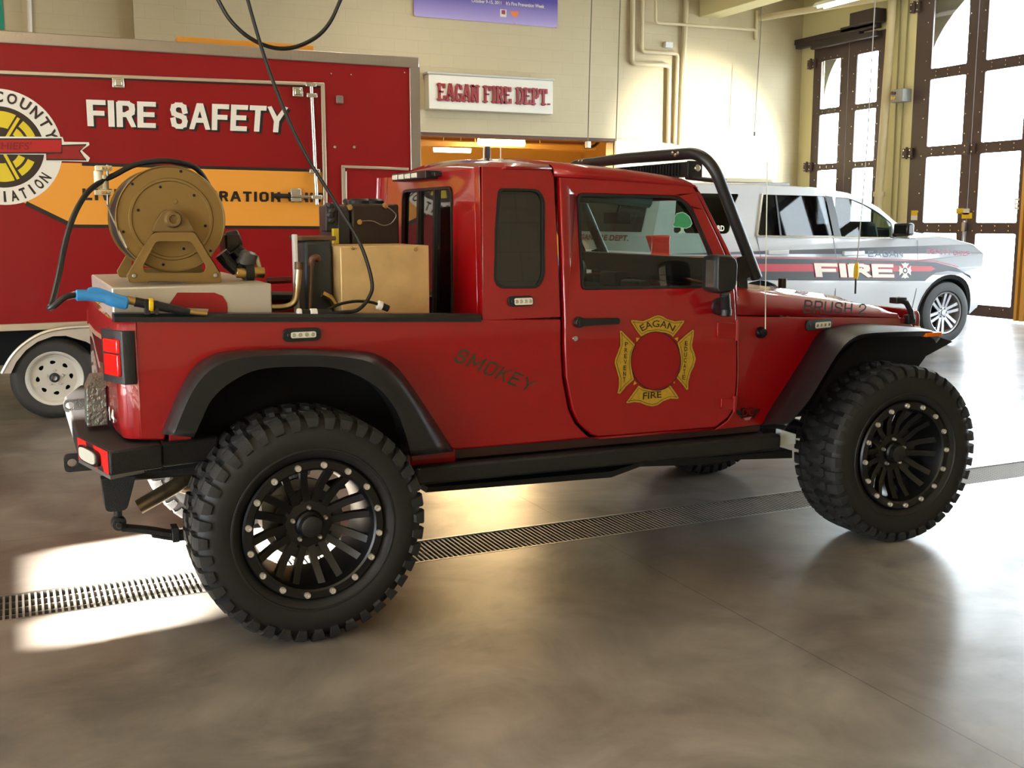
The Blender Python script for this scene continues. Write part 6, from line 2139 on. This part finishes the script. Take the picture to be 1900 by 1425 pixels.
# black and red band, FIRE, EAGAN, DEPUTY CHIEF
mb = MB()
band = [(1215, 477), (1360, 478.5), (1560, 481.5), (1690, 484), (1738, 487), (1775, 497), (1800, 511), (1815, 530), (1812, 532), (1803, 518), (1784, 506), (1760, 502.5), (1736, 506), (1722, 516), (1716, 521.5), (1360, 519.5), (1215, 518)]
flat_poly(mb, [SS(*p, .004) for p in band], 0)
flat_poly(mb, [SS(*p, .005) for p in ((1215, 489), (1500, 490), (1728, 494), (1736, 499), (1726, 503.5), (1500, 504), (1215, 503))], 1)
strip(mb, [SS(*p, .0055) for p in ((1215, 475), (1360, 477), (1560, 479.5), (1690, 482.5), (1738, 485), (1778, 495))], 0.012, NS, 1, closed=False)
qf = ((1510, 488.3), (1657, 490.3), (1659, 515), (1514, 514))
block_text(mb, 'FIRE', [SS(x - (1.5 if i in (0, 3) else -1.5), y + (-1.2 if i < 2 else 1.2), .007) for i, (x, y) in enumerate(qf)], NS, 0.001, t=.36, gap=.03, mi=1, tv=.28, base=.8)
block_text(mb, 'FIRE', [SS(x, y, .012) for (x, y) in qf], NS, 0.001, t=.33, gap=.08, mi=2, tv=.24, base=.8)
block_text(mb, 'EAGAN', [SS(1611, 465.5, .006), SS(1675, 466, .006), SS(1675, 477, .006), SS(1610.5, 476.5, .006)], NS, 0.001, t=.2, gap=.2, mi=3, base=.8)
block_text(mb, 'DEPUTY CHIEF', [SS(1720, 461.5, .006), SS(1799, 466.5, .006), SS(1799, 475, .006), SS(1720.5, 471, .006)], NS, 0.001, t=.2, gap=.22, mi=4, base=.62)
# small maltese badge
bc = (1679.5, 502)
def BM(u, v, off=.008): return SS(bc[0] + u * 12, bc[1] + v * 15, off)
for k in range(4):
    a = PI / 2 * k
    ca, sa = math.cos(a), math.sin(a)
    pts = [(-.14, -.3), (-.62, -.9), (-.2, -.86), (0, -1.0), (.2, -.86), (.62, -.9), (.14, -.3)]
    flat_poly(mb, [BM(p[0] * ca - p[1] * sa, p[0] * sa + p[1] * ca) for p in pts], 2)
flat_poly(mb, [BM(.5 * math.cos(2 * PI * k / 20), .5 * math.sin(2 * PI * k / 20), .009) for k in range(20)], 2)
flat_poly(mb, [BM(.36 * math.cos(2 * PI * k / 20), .36 * math.sin(2 * PI * k / 20), .010) for k in range(20)], 0)
flat_poly(mb, [BM(.2 * math.cos(2 * PI * k / 12), .2 * math.sin(2 * PI * k / 12), .011) for k in range(12)], 2)
mb.build('livery', [mat('band_black', rgb(26, 24, 34), 0.35), mat('band_red', rgb(176, 26, 44), 0.35), WHITE, mat('letters_navy', rgb(66, 84, 106), 0.4), mat('letters_maroon', rgb(140, 30, 60), 0.4)], suv, smooth=False)
# door seams, handles, mirror, arch trim, wheels
mb = MB()
for pl in (((1404, 440), (1412, 480), (1410, 560)), ((1546, 440), (1552, 480), (1550, 540), (1547, 600)), ((1702, 434), (1703, 480), (1700, 540), (1692, 575))):
    strip(mb, [SS(*p, .003) for p in pl], 0.010, NS, 0, closed=False)
mb.build('door_seam', [mat('seam_grey', rgb(90, 92, 98), 0.5)], sb, smooth=False)
mb = MB()
for (x0, y0, x1, y1) in ((1423, 464, 1461, 472), (1563, 466, 1601, 474)):
    a, b = SS(x0, y0), SS(x1, y1)
    mb.box(a.x, b.x, YS - 0.035, YS - 0.012, b.z, a.z).box(a.x, a.x + .03, YS - .02, YS + .01, b.z, a.z).box(b.x - .03, b.x, YS - .02, YS + .01, b.z, a.z)
mb.build('door_handle', [SW], sb, bevel=0.008)
a, b = SS(1664, 414, .12), SS(1684, 443, .12)
mo = MB().box(a.x, b.x - .03, YS - 0.26, YS - 0.02, b.z + .04, a.z).box(a.x + .02, b.x - .05, YS - .1, YS + .03, b.z + .02, b.z + .07).build('side_mirror', [BPIL], suv, bevel=0.03)
MB().box(a.x + .02, b.x + .0, YS - 0.262, YS - 0.05, b.z + .0, b.z + .045).build('mirror_cap', [CHROME], mo, bevel=0.012)
mb = MB()
ar = [(fx + (archr + .0) * math.cos(a), cwz + (archr + .0) * math.sin(a)) for a in [PI * k / 20 for k in range(21)]]
ar2 = [(fx + (archr - .05) * math.cos(a), cwz + (archr - .05) * math.sin(a)) for a in [PI * k / 20 for k in range(21)]]
mb.loft([[Vector((p[0], ssurf(p[0], p[1]) - .004, p[1])) for p in ar], [Vector((p[0], ssurf(p[0], p[1]) + .02, p[1])) for p in ar2], [Vector((p[0], ssurf(p[0], p[1]) + .35, p[1])) for p in ar2]])
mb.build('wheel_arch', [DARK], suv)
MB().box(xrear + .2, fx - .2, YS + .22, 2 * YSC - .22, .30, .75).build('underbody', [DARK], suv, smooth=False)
for (xa) in (fx - 1.0, fx - 2.0):
    MB().hexa([Vector((xa - .25, YS + .25, .95)), Vector((xa + .2, YS + .25, .95)), Vector((xa, YS + .25, 1.55)), Vector((xa - .2, YS + .25, 1.55))], [Vector((xa - .25, YS + .75, .95)), Vector((xa + .2, YS + .75, .95)), Vector((xa, YS + .75, 1.55)), Vector((xa - .2, YS + .75, 1.55))]).build('seat', [mat('suv_seat', rgb(30, 28, 28), 0.7)], suv, bevel=0.06)
mb = MB()
mb.lathe([(0.262, -.10), (0.28, -.125), (.34, -.13), (.385, -.115), (.40, -.08), (.40, .1), (.37, .125), (.262, .11)], n=64, closed=True)
st_me = mb.mesh('suv_tyre', [mat('suv_tyre', rgb(44, 44, 46), 0.6)], angle=40)
mb = MB().lathe([(0.268, -.10), (0.264, -.118), (0.25, -.112), (.24, -.07), (.235, .05)], n=64)
for k in range(6):
    a = 2 * PI * k / 6 + .3
    for s in (-1, 1):
        def Q(r, o, y): return Vector((r * math.cos(a) - o * math.sin(a), y, r * math.sin(a) + o * math.cos(a)))
        secs = []
        for (r, o, w, y) in ((.05, .022 * s, .02, -.07), (.15, .032 * s, .018, -.085), (.25, .042 * s, .02, -.098)):
            secs.append([Q(r, o - w, y), Q(r, o + w, y), Q(r, o + w, y + .03), Q(r, o - w, y + .03)])
        mb.loft(secs, closed=True, caps=True)
mb.lathe([(0, -.09), (.035, -.088), (.04, -.075), (.075, -.07), (.08, -.03)], n=24)
for k in range(6):
    a = 2 * PI * k / 6
    mb.lathe([(0, -.02), (.009, -.018), (.011, 0)], (.058 * math.cos(a), -.07, .058 * math.sin(a)), (0, 1, 0), 8)
srim = mb.mesh('suv_rim', [mat('suv_alloy', (0.36, 0.36, 0.38, 1), 0.42, metal=0.6)])
off = wloc(suv)
for (x, y, f) in ((fx, YS + .16, 0), (rxw, YS + .16, 0), (fx, 2 * YSC - .16, 1), (rxw, 2 * YSC - .16, 1)):
    w = mobj('wheel', st_me, suv, Vector((x, y, cwz)) - off, (0, 0, PI if f else 0))
    mobj('rim', srim, w)
    mobj('brake_disc', MB().lathe([(0, .01), (.2, .01)], n=24).mesh('d', [DARK]), w)

# ================================================================== ON THE WALLS
def Wb(px, py, off=0.0): return PY(px, py, Y_BACK - off)
# raised-letter sign
a, b = Wb(795, 136, .2), Wb(1026, 211, .2)
zt, zb = PY(910, 143, Y_BACK - .2).z, PY(910, 207, Y_BACK - .2).z
sg = thing('fire_department_sign', ((a.x + b.x) / 2, Y_BACK, (zt + zb) / 2), 'white box sign with raised red letters EAGAN FIRE DEPT.', 'sign')
MB().box(a.x, b.x, Y_BACK - .2, Y_BACK, zb, zt).build('sign_box', [mat('sign_white', rgb(232, 228, 216), 0.4)], sg, bevel=0.012)
MB().box(a.x - .03, b.x + .02, Y_BACK - .225, Y_BACK, zt - .005, zt + .03).build('sign_cap', [mat('sign_grey', rgb(190, 188, 180), 0.4)], sg, bevel=0.006)
mb = MB()
def slab(mb, s, corners, n, depth, mi_face, mi_side):
    pass
q = [Wb(x, y, .2) for (x, y) in ((811.5, 155.8), (1021, 166), (1021, 195), (812, 186.2))]
zt2, zb2 = (q[0].z + q[1].z) / 2, (q[2].z + q[3].z) / 2
# letter shapes with slab serifs on a 0..1 grid
def strokes(ch):
    V = lambda x, a=0., b=1.: ('v', x, a, b)
    return {
     'E': [('p', [(.15, 0), (.15, 1)]), ('p', [(.15, .97), (.8, .97), (.8, .78)]), ('p', [(.15, .52), (.6, .52)]), ('p', [(.15, .03), (.85, .03), (.85, .24)])],
     'A': [('p', [(.08, 0), (.45, 1), (.55, 1), (.92, 0)]), ('p', [(.24, .33), (.76, .33)])],
     'G': [('p', [(.85, .75), (.8, .92), (.6, .98), (.4, .98), (.2, .85), (.12, .5), (.2, .15), (.4, .02), (.62, .02), (.85, .12), (.85, .42), (.58, .42)])],
     'N': [('p', [(.14, 0), (.14, 1), (.82, 0), (.82, 1)])],
     'F': [('p', [(.18, 0), (.18, 1)]), ('p', [(.18, .97), (.85, .97), (.85, .76)]), ('p', [(.18, .5), (.62, .5)])],
     'I': [('p', [(.5, 0), (.5, 1)])],
     'R': [('p', [(.16, 0), (.16, 1)]), ('p', [(.16, .97), (.6, .97), (.8, .88), (.82, .72), (.74, .56), (.55, .5), (.16, .5)]), ('p', [(.5, .5), (.85, 0)])],
     'D': [('p', [(.16, 0), (.16, 1)]), ('p', [(.16, .97), (.5, .97), (.74, .86), (.84, .6), (.84, .4), (.74, .14), (.5, .03), (.16, .03)])],
     'P': [('p', [(.18, 0), (.18, 1)]), ('p', [(.18, .97), (.62, .97), (.82, .86), (.84, .7), (.76, .52), (.58, .45), (.18, .45)])],
     'T': [('p', [(.5, 0), (.5, .97)]), ('p', [(.08, .76), (.1, .97), (.9, .97), (.92, .76)])],
     '.': [('p', [(.35, .06), (.65, .06)])],
    }.get(ch, [])
SER = {'E': [(.15, 0), (.15, 1)], 'A': [(.08, 0), (.92, 0)], 'N': [(.14, 0), (.14, 1), (.82, 1)], 'F': [(.18, 0), (.18, 1)], 'I': [(.5, 0), (.5, 1)], 'R': [(.16, 0), (.16, 1), (.87, 0)], 'D': [(.16, 0), (.16, 1)], 'P': [(.18, 0), (.18, 1)], 'T': [(.5, 0)]}
WID = {'I': .55, '.': .45, ' ': .55}
s = 'EAGAN FIRE DEPT.'
tot = sum(WID.get(ch, 1.0) for ch in s)
xa, xb = q[0].x, q[1].x
H_ = zt2 - zb2
x = xa
for ch in s:
    mb = MB()
    w = WID.get(ch, 1.0) / tot * (xb - xa)
    def M(p): return Vector((x + w * (.06 + .88 * p[0]), Y_BACK - .2, zb2 + H_ * p[1]))
    for k_, pts in strokes(ch):
        P_ = [M(p) for p in pts]
        for i in range(len(P_) - 1):
            u = (P_[i + 1] - P_[i]); L_ = u.length
            if L_ < 1e-6: continue
            u /= L_
            vert = abs(u.z) > .6
            n_ = Vector((-u.z, 0, u.x)) * (0.021 if vert else 0.0125)
            e = u * 0.012
            A_ = [P_[i] - e + n_, P_[i + 1] + e + n_, P_[i + 1] + e - n_, P_[i] - e - n_]
            mb.hexa(A_, [v + Vector((0, -.03 - .0005 * i, 0)) for v in A_])
    for p in SER.get(ch, []):
        c_ = M(p); dz = 0.012 if p[1] == 0 else -0.012
        mb.box(c_.x - .042, c_.x + .042, Y_BACK - .2305, Y_BACK - .2, c_.z + dz - .012, c_.z + dz + .012)
    x += w
    if ch != ' ': mb.build('raised_letter', [mat('sign_red', rgb(140, 12, 24), 0.4)], sg, smooth=False)
# purple banner
def Wn(px, py, off=.03): return Wb(px, py, off)
c = [Wn(765, -120), Wn(1036, -100), Wn(1034.5, 52), Wn(768, 29)]
bn = thing('prevention_banner', (c[3].x, Y_BACK, c[3].z), 'purple fire prevention week banner hung high on the wall', 'banner')
zb0 = (c[2].z + c[3].z) / 2
bxl, bxr = c[3].x, c[2].x
m = bpy.data.materials.new('purple_print'); m.use_nodes = True
nt = m.node_tree; bs = nt.nodes['Principled BSDF']; bs.inputs['Roughness'].default_value = 0.5
tc = nt.nodes.new('ShaderNodeTexCoord'); sp_ = nt.nodes.new('ShaderNodeSeparateXYZ'); rpn = nt.nodes.new('ShaderNodeValToRGB')
nt.links.new(tc.outputs['Generated'], sp_.inputs[0]); nt.links.new(sp_.outputs['Z'], rpn.inputs[0]); nt.links.new(rpn.outputs[0], bs.inputs['Base Color'])
rpn.color_ramp.elements[0].color = rgb(176, 160, 214); rpn.color_ramp.elements[0].position = 0.0
rpn.color_ramp.elements[1].color = rgb(72, 56, 150); rpn.color_ramp.elements[1].position = 0.35
MB().box(bxl, bxr, Y_BACK - .03, Y_BACK - .022, zb0, zb0 + 1.15).build('banner_sheet', [m], bn, smooth=False)
mb = MB()
def bt(s, pxs, mi=0, bold=.02):
    text_in(mb, s, [Wn(x, y, .033) for (x, y) in pxs], NS, .001, bold, mi)
bt('October 9-15, 2011', ((875, -2), (930, 2), (930, 9.5), (875, 5)))
bt("It's Fire Prevention Week", ((939, 2.5), (1010, 8.5), (1010, 15.5), (939, 9.5)))
flat_poly(mb, [Wn(*p, .033) for p in ((928, 17), (940, 18), (939.5, 32), (928, 31))], 0)
flat_poly(mb, [Wn(*p, .034) for p in ((930.5, 18.5), (937.5, 19), (937.5, 27), (930.5, 26))], 1)
flat_poly(mb, [Wn(*p, .033) for p in ((947, 20), (953, 21), (961, 20), (962, 28), (955, 33), (948, 26))], 2)
flat_poly(mb, [Wn(*p, .033) for p in ((933, 4), (936, 4.5), (936, 7), (933, 6.5))], 3)
mb.build('banner_print', [WHITE, mat('print_maroon', rgb(140, 40, 70), 0.5), mat('print_orange', rgb(226, 120, 60), 0.5), mat('print_red', rgb(190, 40, 60), 0.5)], bn, smooth=False)
for p in ((769, 28), (955, 43), (1032, 51)):
    v = Wn(*p, .03)
    MB().lathe([(.008, -.004), (.014, -.005), (.016, 0)], v, (0, 1, 0), 10).build('grommet', [BRASS], bn)
# teal banner edge at the far left and slim conduit
a, b = Wb(-60, -40, .03), Wb(8, 55, .03)
g = MB().box(a.x, b.x, Y_BACK - .03, Y_BACK - .02, b.z, a.z + .5).build('teal_banner', [mat('teal_cloth', rgb(30, 140, 110), 0.7)], smooth=False)
tag(g, 'teal banner cut off by the left edge, high on the wall', 'banner')
def wall_tube(name, pts, r, label, cat, y=None, m=BEIGE, off=.07, n=10, group=None):
    P_ = [Wb(p[0], p[1], off) for p in pts]
    rb = []
    for i, p in enumerate(P_):          # rounded elbows
        if 0 < i < len(P_) - 1:
            d0 = (P_[i - 1] - p); d1 = (P_[i + 1] - p)
            k = min(r * 2.2, d0.length * .4, d1.length * .4)
            A_, B_ = p + d0.normalized() * k, p + d1.normalized() * k
            for t in (0, .25, .5, .75, 1): rb.append(A_ * (1 - t) ** 2 + p * 2 * t * (1 - t) + B_ * t * t)
        else: rb.append(p)
    o = MB().tube(rb, r, n).build(name, [m])
    return tag(o, label, cat, group)
wall_tube('conduit', [(52, -60), (56, 62)], .03, 'slim pale conduit running up the wall above the trailer', 'pipe', m=WHITE)
wall_tube('wall_pipe', [(1175, -70), (1172.5, 118), (1242, 121.5), (1239.5, 266)], .042, 'beige stepped wall pipe, lower and left of the two', 'pipe')
wall_tube('wall_pipe', [(1193, -70), (1190.5, 96), (1257.5, 99.5), (1252, 267)], .036, 'beige stepped wall pipe, upper of the two beside downpipe', 'pipe')
wall_tube('downpipe', [(1277, -70), (1266, 150), (1261.5, 269)], .05, 'thick straight beige downpipe right of the stepped pipes', 'pipe')
wall_tube('sprinkler_pipe', [(1216, -60), (1216.5, 42), (1402, 55.5), (1402, 71)], .026, 'thin beige pipe running level below the soffit beam', 'pipe', off=.2)
wall_tube('riser_pipe', [(1405, 20), (1402.5, 74)], .03, 'short beige pipe crossing the end of the level pipe', 'pipe', off=.045)
a, b = Wb(1235, 77, .09), Wb(1249, 89, .09)
tag(MB().box(a.x, b.x, Y_BACK - .09, Y_BACK, b.z, a.z).build('thermostat_box', [mat('box_white', rgb(226, 226, 226), 0.4)], bevel=0.01), 'small white box on the wall beside the stepped pipes', 'box')
def hang(name, pts, Y, r, label, cat, m, extra=None):
    t_ = thing(name, PY(pts[-1][0], pts[-1][1], Y), label, cat)
    P_ = [PY(p[0], p[1], Y) for p in pts]
    P_ = [Vector((P_[0].x, Y, Z_CEIL - .01))] + P_
    MB().tube(P_, r, 6).build('cable', [m], t_)
    return t_
h1 = hang('drop_cable', [(1101, -60), (1098, 0), (1094, 130), (1091, 262)], 12.4, .009, 'thin dark cable with white plug hanging before the bay opening', 'cable', mat('cable_grey', rgb(110, 100, 80), 0.5))
v = PY(1091, 268, 12.4); MB().box(v.x - .04, v.x + .04, 12.36, 12.44, v.z - .06, v.z + .05).build('plug', [WHITE], h1, bevel=0.01)
hang('plain_cord', [(1153, -60), (1151, 0), (1143, 262)], 12.6, .008, 'thin plain cord hanging over right edge of bay opening', 'cord', mat('cable_grey', rgb(110, 100, 80), 0.5))
t_ = hang('pull_chain', [(1411, 66), (1405, 160), (1400, 246)], 12.6, .010, 'thin chain hanging over the bright patch of wall', 'chain', mat('chain_grey', rgb(130, 126, 110), 0.5))
v = PY(1400, 248, 12.6); MB().cyl(v + Vector((0, 0, .03)), v - Vector((0, 0, .04)), .018, 8).build('pull', [BLACKP], t_)
t_ = hang('charging_lead', [(1626, -40), (1622, 30), (1610, 250), (1601, 367), (1590, 488)], 4.6, .006, 'charging lead with yellow plug hanging in front of the SUV', 'lead', mat('lead_grey', rgb(170, 168, 160), 0.5))
a, b = PY(1590, 487, 4.6), PY(1588, 517, 4.6)
MB().tube([a, a.lerp(b, .3), a.lerp(b, .8), b], [.016, .026, .026, .018], 12).build('plug', [YEL], t_)
MB().tube([b, PY(1587, 545, 4.6)], .010, 8).build('lead_tail', [BLACKP], t_)
# door-wall fittings
a, b = PX(1661, -60, X_RIGHT - .16), PX(1631, 358, X_RIGHT - .16)
o = MB().tube([a, b], .075, 14).tube([b + Vector((0, 0, .02)), b - Vector((0, 0, .06))], .10, 14).tube([b - Vector((0, 0, .05)), Vector((b.x, b.y, 0.02))], .075, 14).build('standpipe', [mat('standpipe_paint', rgb(206, 190, 150), 0.45)])
tag(o, 'thick beige standpipe on the door wall between both folding doors', 'pipe')
a, b = PX(1653, 167, X_RIGHT - .2), PX(1676, 191, X_RIGHT - .2)
cb = thing('control_box', (X_RIGHT, (a.y + b.y) / 2, (a.z + b.z) / 2), 'grey door control box with buttons on the wall', 'control box')
MB().box(X_RIGHT - .2, X_RIGHT, b.y + .02, a.y, b.z + .03, a.z).build('enclosure', [mat('box_grey', rgb(150, 152, 150), 0.45)], cb, bevel=0.01)
mb = MB()
for (px, py, mi) in ((1656, 173, 0), (1660, 173, 0), (1655.5, 182, 1), (1660, 182, 1)):
    v = PX(px, py, X_RIGHT - .2); mb.cyl((v.x - .015, v.y, v.z), (v.x, v.y, v.z), .028, 10, mi)
mb.build('button', [mat('button_dark', rgb(90, 30, 30), 0.4), mat('button_gold', rgb(220, 180, 90), 0.4)], cb)
for (p0_, p1_, lb) in (((1673, -30), (1657, 330), 'thin grey conduit on door wall, left of two'), ((1688, -30), (1668, 330), 'thin grey conduit on door wall, beside large door')):
    a, b = PX(*p0_, X_RIGHT - .03), PX(*p1_, X_RIGHT - .03)
    tag(MB().tube([a, b, Vector((b.x, b.y, .3))], .014, 6).build('wall_conduit', [mat('conduit_grey', rgb(150, 140, 100), 0.5)]), lb, 'conduit')
# dark cabinet behind the SUV, only its top shows
a, b = PY(1345, 337, 12.7), PY(1466, 339, 12.7)
cbn = thing('storage_cabinet', ((a.x + b.x) / 2, 12.9, 0), 'dark storage cabinet against the wall, its top showing above the SUV roof', 'cabinet')
MB().box(a.x, b.x, 12.7, Y_BACK - .01, 0, a.z).build('cabinet_body', [mat('cabinet_dark', rgb(52, 54, 54), 0.5)], cbn, bevel=0.02)
mb = MB()
for k in range(2):
    x0 = a.x + (b.x - a.x) * k / 2
    MB().box(x0 + .02, x0 + (b.x - a.x) / 2 - .02, 12.67, 12.7, .1, a.z - .06).build('cabinet_door', [mat('cabinet_grey', rgb(64, 66, 66), 0.5)], cbn, bevel=0.01)
a, b = PZ(1408, 34, 5.3), PZ(1600, 2, 5.3)
tag(MB().tube([Vector((a.x, Y_BACK, 5.3)), a, b, b + (b - a)], .06, 10).build('ceiling_duct', [BEIGE]), 'beige pipe slung under the ceiling right of the soffit beam', 'pipe')
# ceiling light fixtures, upper right
LAMP = mat('lamp_tube', rgb(255, 250, 235), 0.4, emit=(1, .97, .9, 1), estr=3.0)
def fixture(px, py, z, L_, label, group=None):
    p = PZ(px, py, z)
    t_ = thing('ceiling_light', (p.x, p.y, z), label, 'light')
    MB().prism([(p.x - .16, z + .03), (p.x + .16, z + .03), (p.x + .09, z + .1), (p.x - .09, z + .1)], p.y - L_, p.y).cyl((p.x, p.y - L_ * .2, z + .1), (p.x, p.y - L_ * .2, Z_CEIL), .012, 6).cyl((p.x, p.y - L_ * .8, z + .1), (p.x, p.y - L_ * .8, Z_CEIL), .012, 6).build('housing', [mat('fixture_white', rgb(228, 228, 222), 0.4)], t_, smooth=False)
    mb = MB()
    for dx in (-.07, .07): mb.cyl((p.x + dx, p.y - L_ + .04, z + .015), (p.x + dx, p.y - .04, z + .015), .016, 10)
    mb.build('tube_lamp', [LAMP], t_)
fixture(1520, 17, 5.15, 1.3, 'white fluorescent ceiling light at top of view before the smaller door')
# neighbouring bay : lamps, cable tray, shelf
WARM = mat('warm_tube', rgb(255, 214, 140), 0.4, emit=(1.0, .70, .33, 1), estr=70.0)
def bay_lamp(px0, px1, py, Y, label):
    a, b = PY(px0, py, Y), PY(px1, py, Y)
    t_ = thing('bay_light', ((a.x + b.x) / 2, Y, a.z), label, 'light')
    MB().box(a.x, b.x, Y - .07, Y + .07, a.z + .05, a.z + .12).cyl((a.x + .2, Y, a.z + .1), (a.x + .2, Y, BZ), .01, 6).cyl((b.x - .2, Y, a.z + .1), (b.x - .2, Y, BZ), .01, 6).build('housing', [mat('fixture_white', rgb(228, 228, 222), 0.4)], t_)
    MB().tube([Vector((a.x, Y, a.z)), Vector((b.x, Y, a.z))], .065, 12).build('tube_lamp', [WARM], t_)
    light('bay_lamp_light', 'AREA', ((a.x + b.x) / 2, Y, a.z - .08), (0, 0, 0), 800.0, (1.0, .66, .30), shape='RECTANGLE', size=b.x - a.x, size_y=.14)
bay_lamp(806, 872, 276, 17.0, 'glowing warm light in the next bay, lower left of two')
bay_lamp(888, 972, 263, 15.2, 'glowing warm light in the next bay, upper right of two')
yt_ = 16.0
a, b = PY(730, 266, yt_), PY(1095, 272, yt_)
tr = thing('cable_tray', ((a.x + b.x) / 2, yt_, a.z), 'yellow ladder cable tray under the ceiling of the next bay', 'cable tray')
mb = MB().box(a.x, b.x, yt_ - .22, yt_ - .19, a.z - .04, a.z + .05).box(a.x, b.x, yt_ + .19, yt_ + .22, a.z - .04, a.z + .05)
x = a.x
while x < b.x:
    mb.box(x, x + .03, yt_ - .2, yt_ + .2, a.z - .02, a.z + .01); x += .25
x = a.x + .2
while x < b.x:
    mb.cyl((x, yt_ - .205, a.z), (x, yt_ - .205, BZ), .008, 6); x += 1.4
mb.build('rails', [mat('tray_yellow', rgb(214, 170, 90), 0.5)], tr, smooth=False)
pc = [PY(1085, 273, yt_ - .3), PY(1100, 272, yt_ - .3), PY(1109, 265, yt_ - .3), PY(1118, 254, yt_ - .3), PY(1124, 246, yt_ - .3)]
MB().tube(smoothpath(pc, 4), .03, 8).build('cable_bundle', [BLACKP], tr)
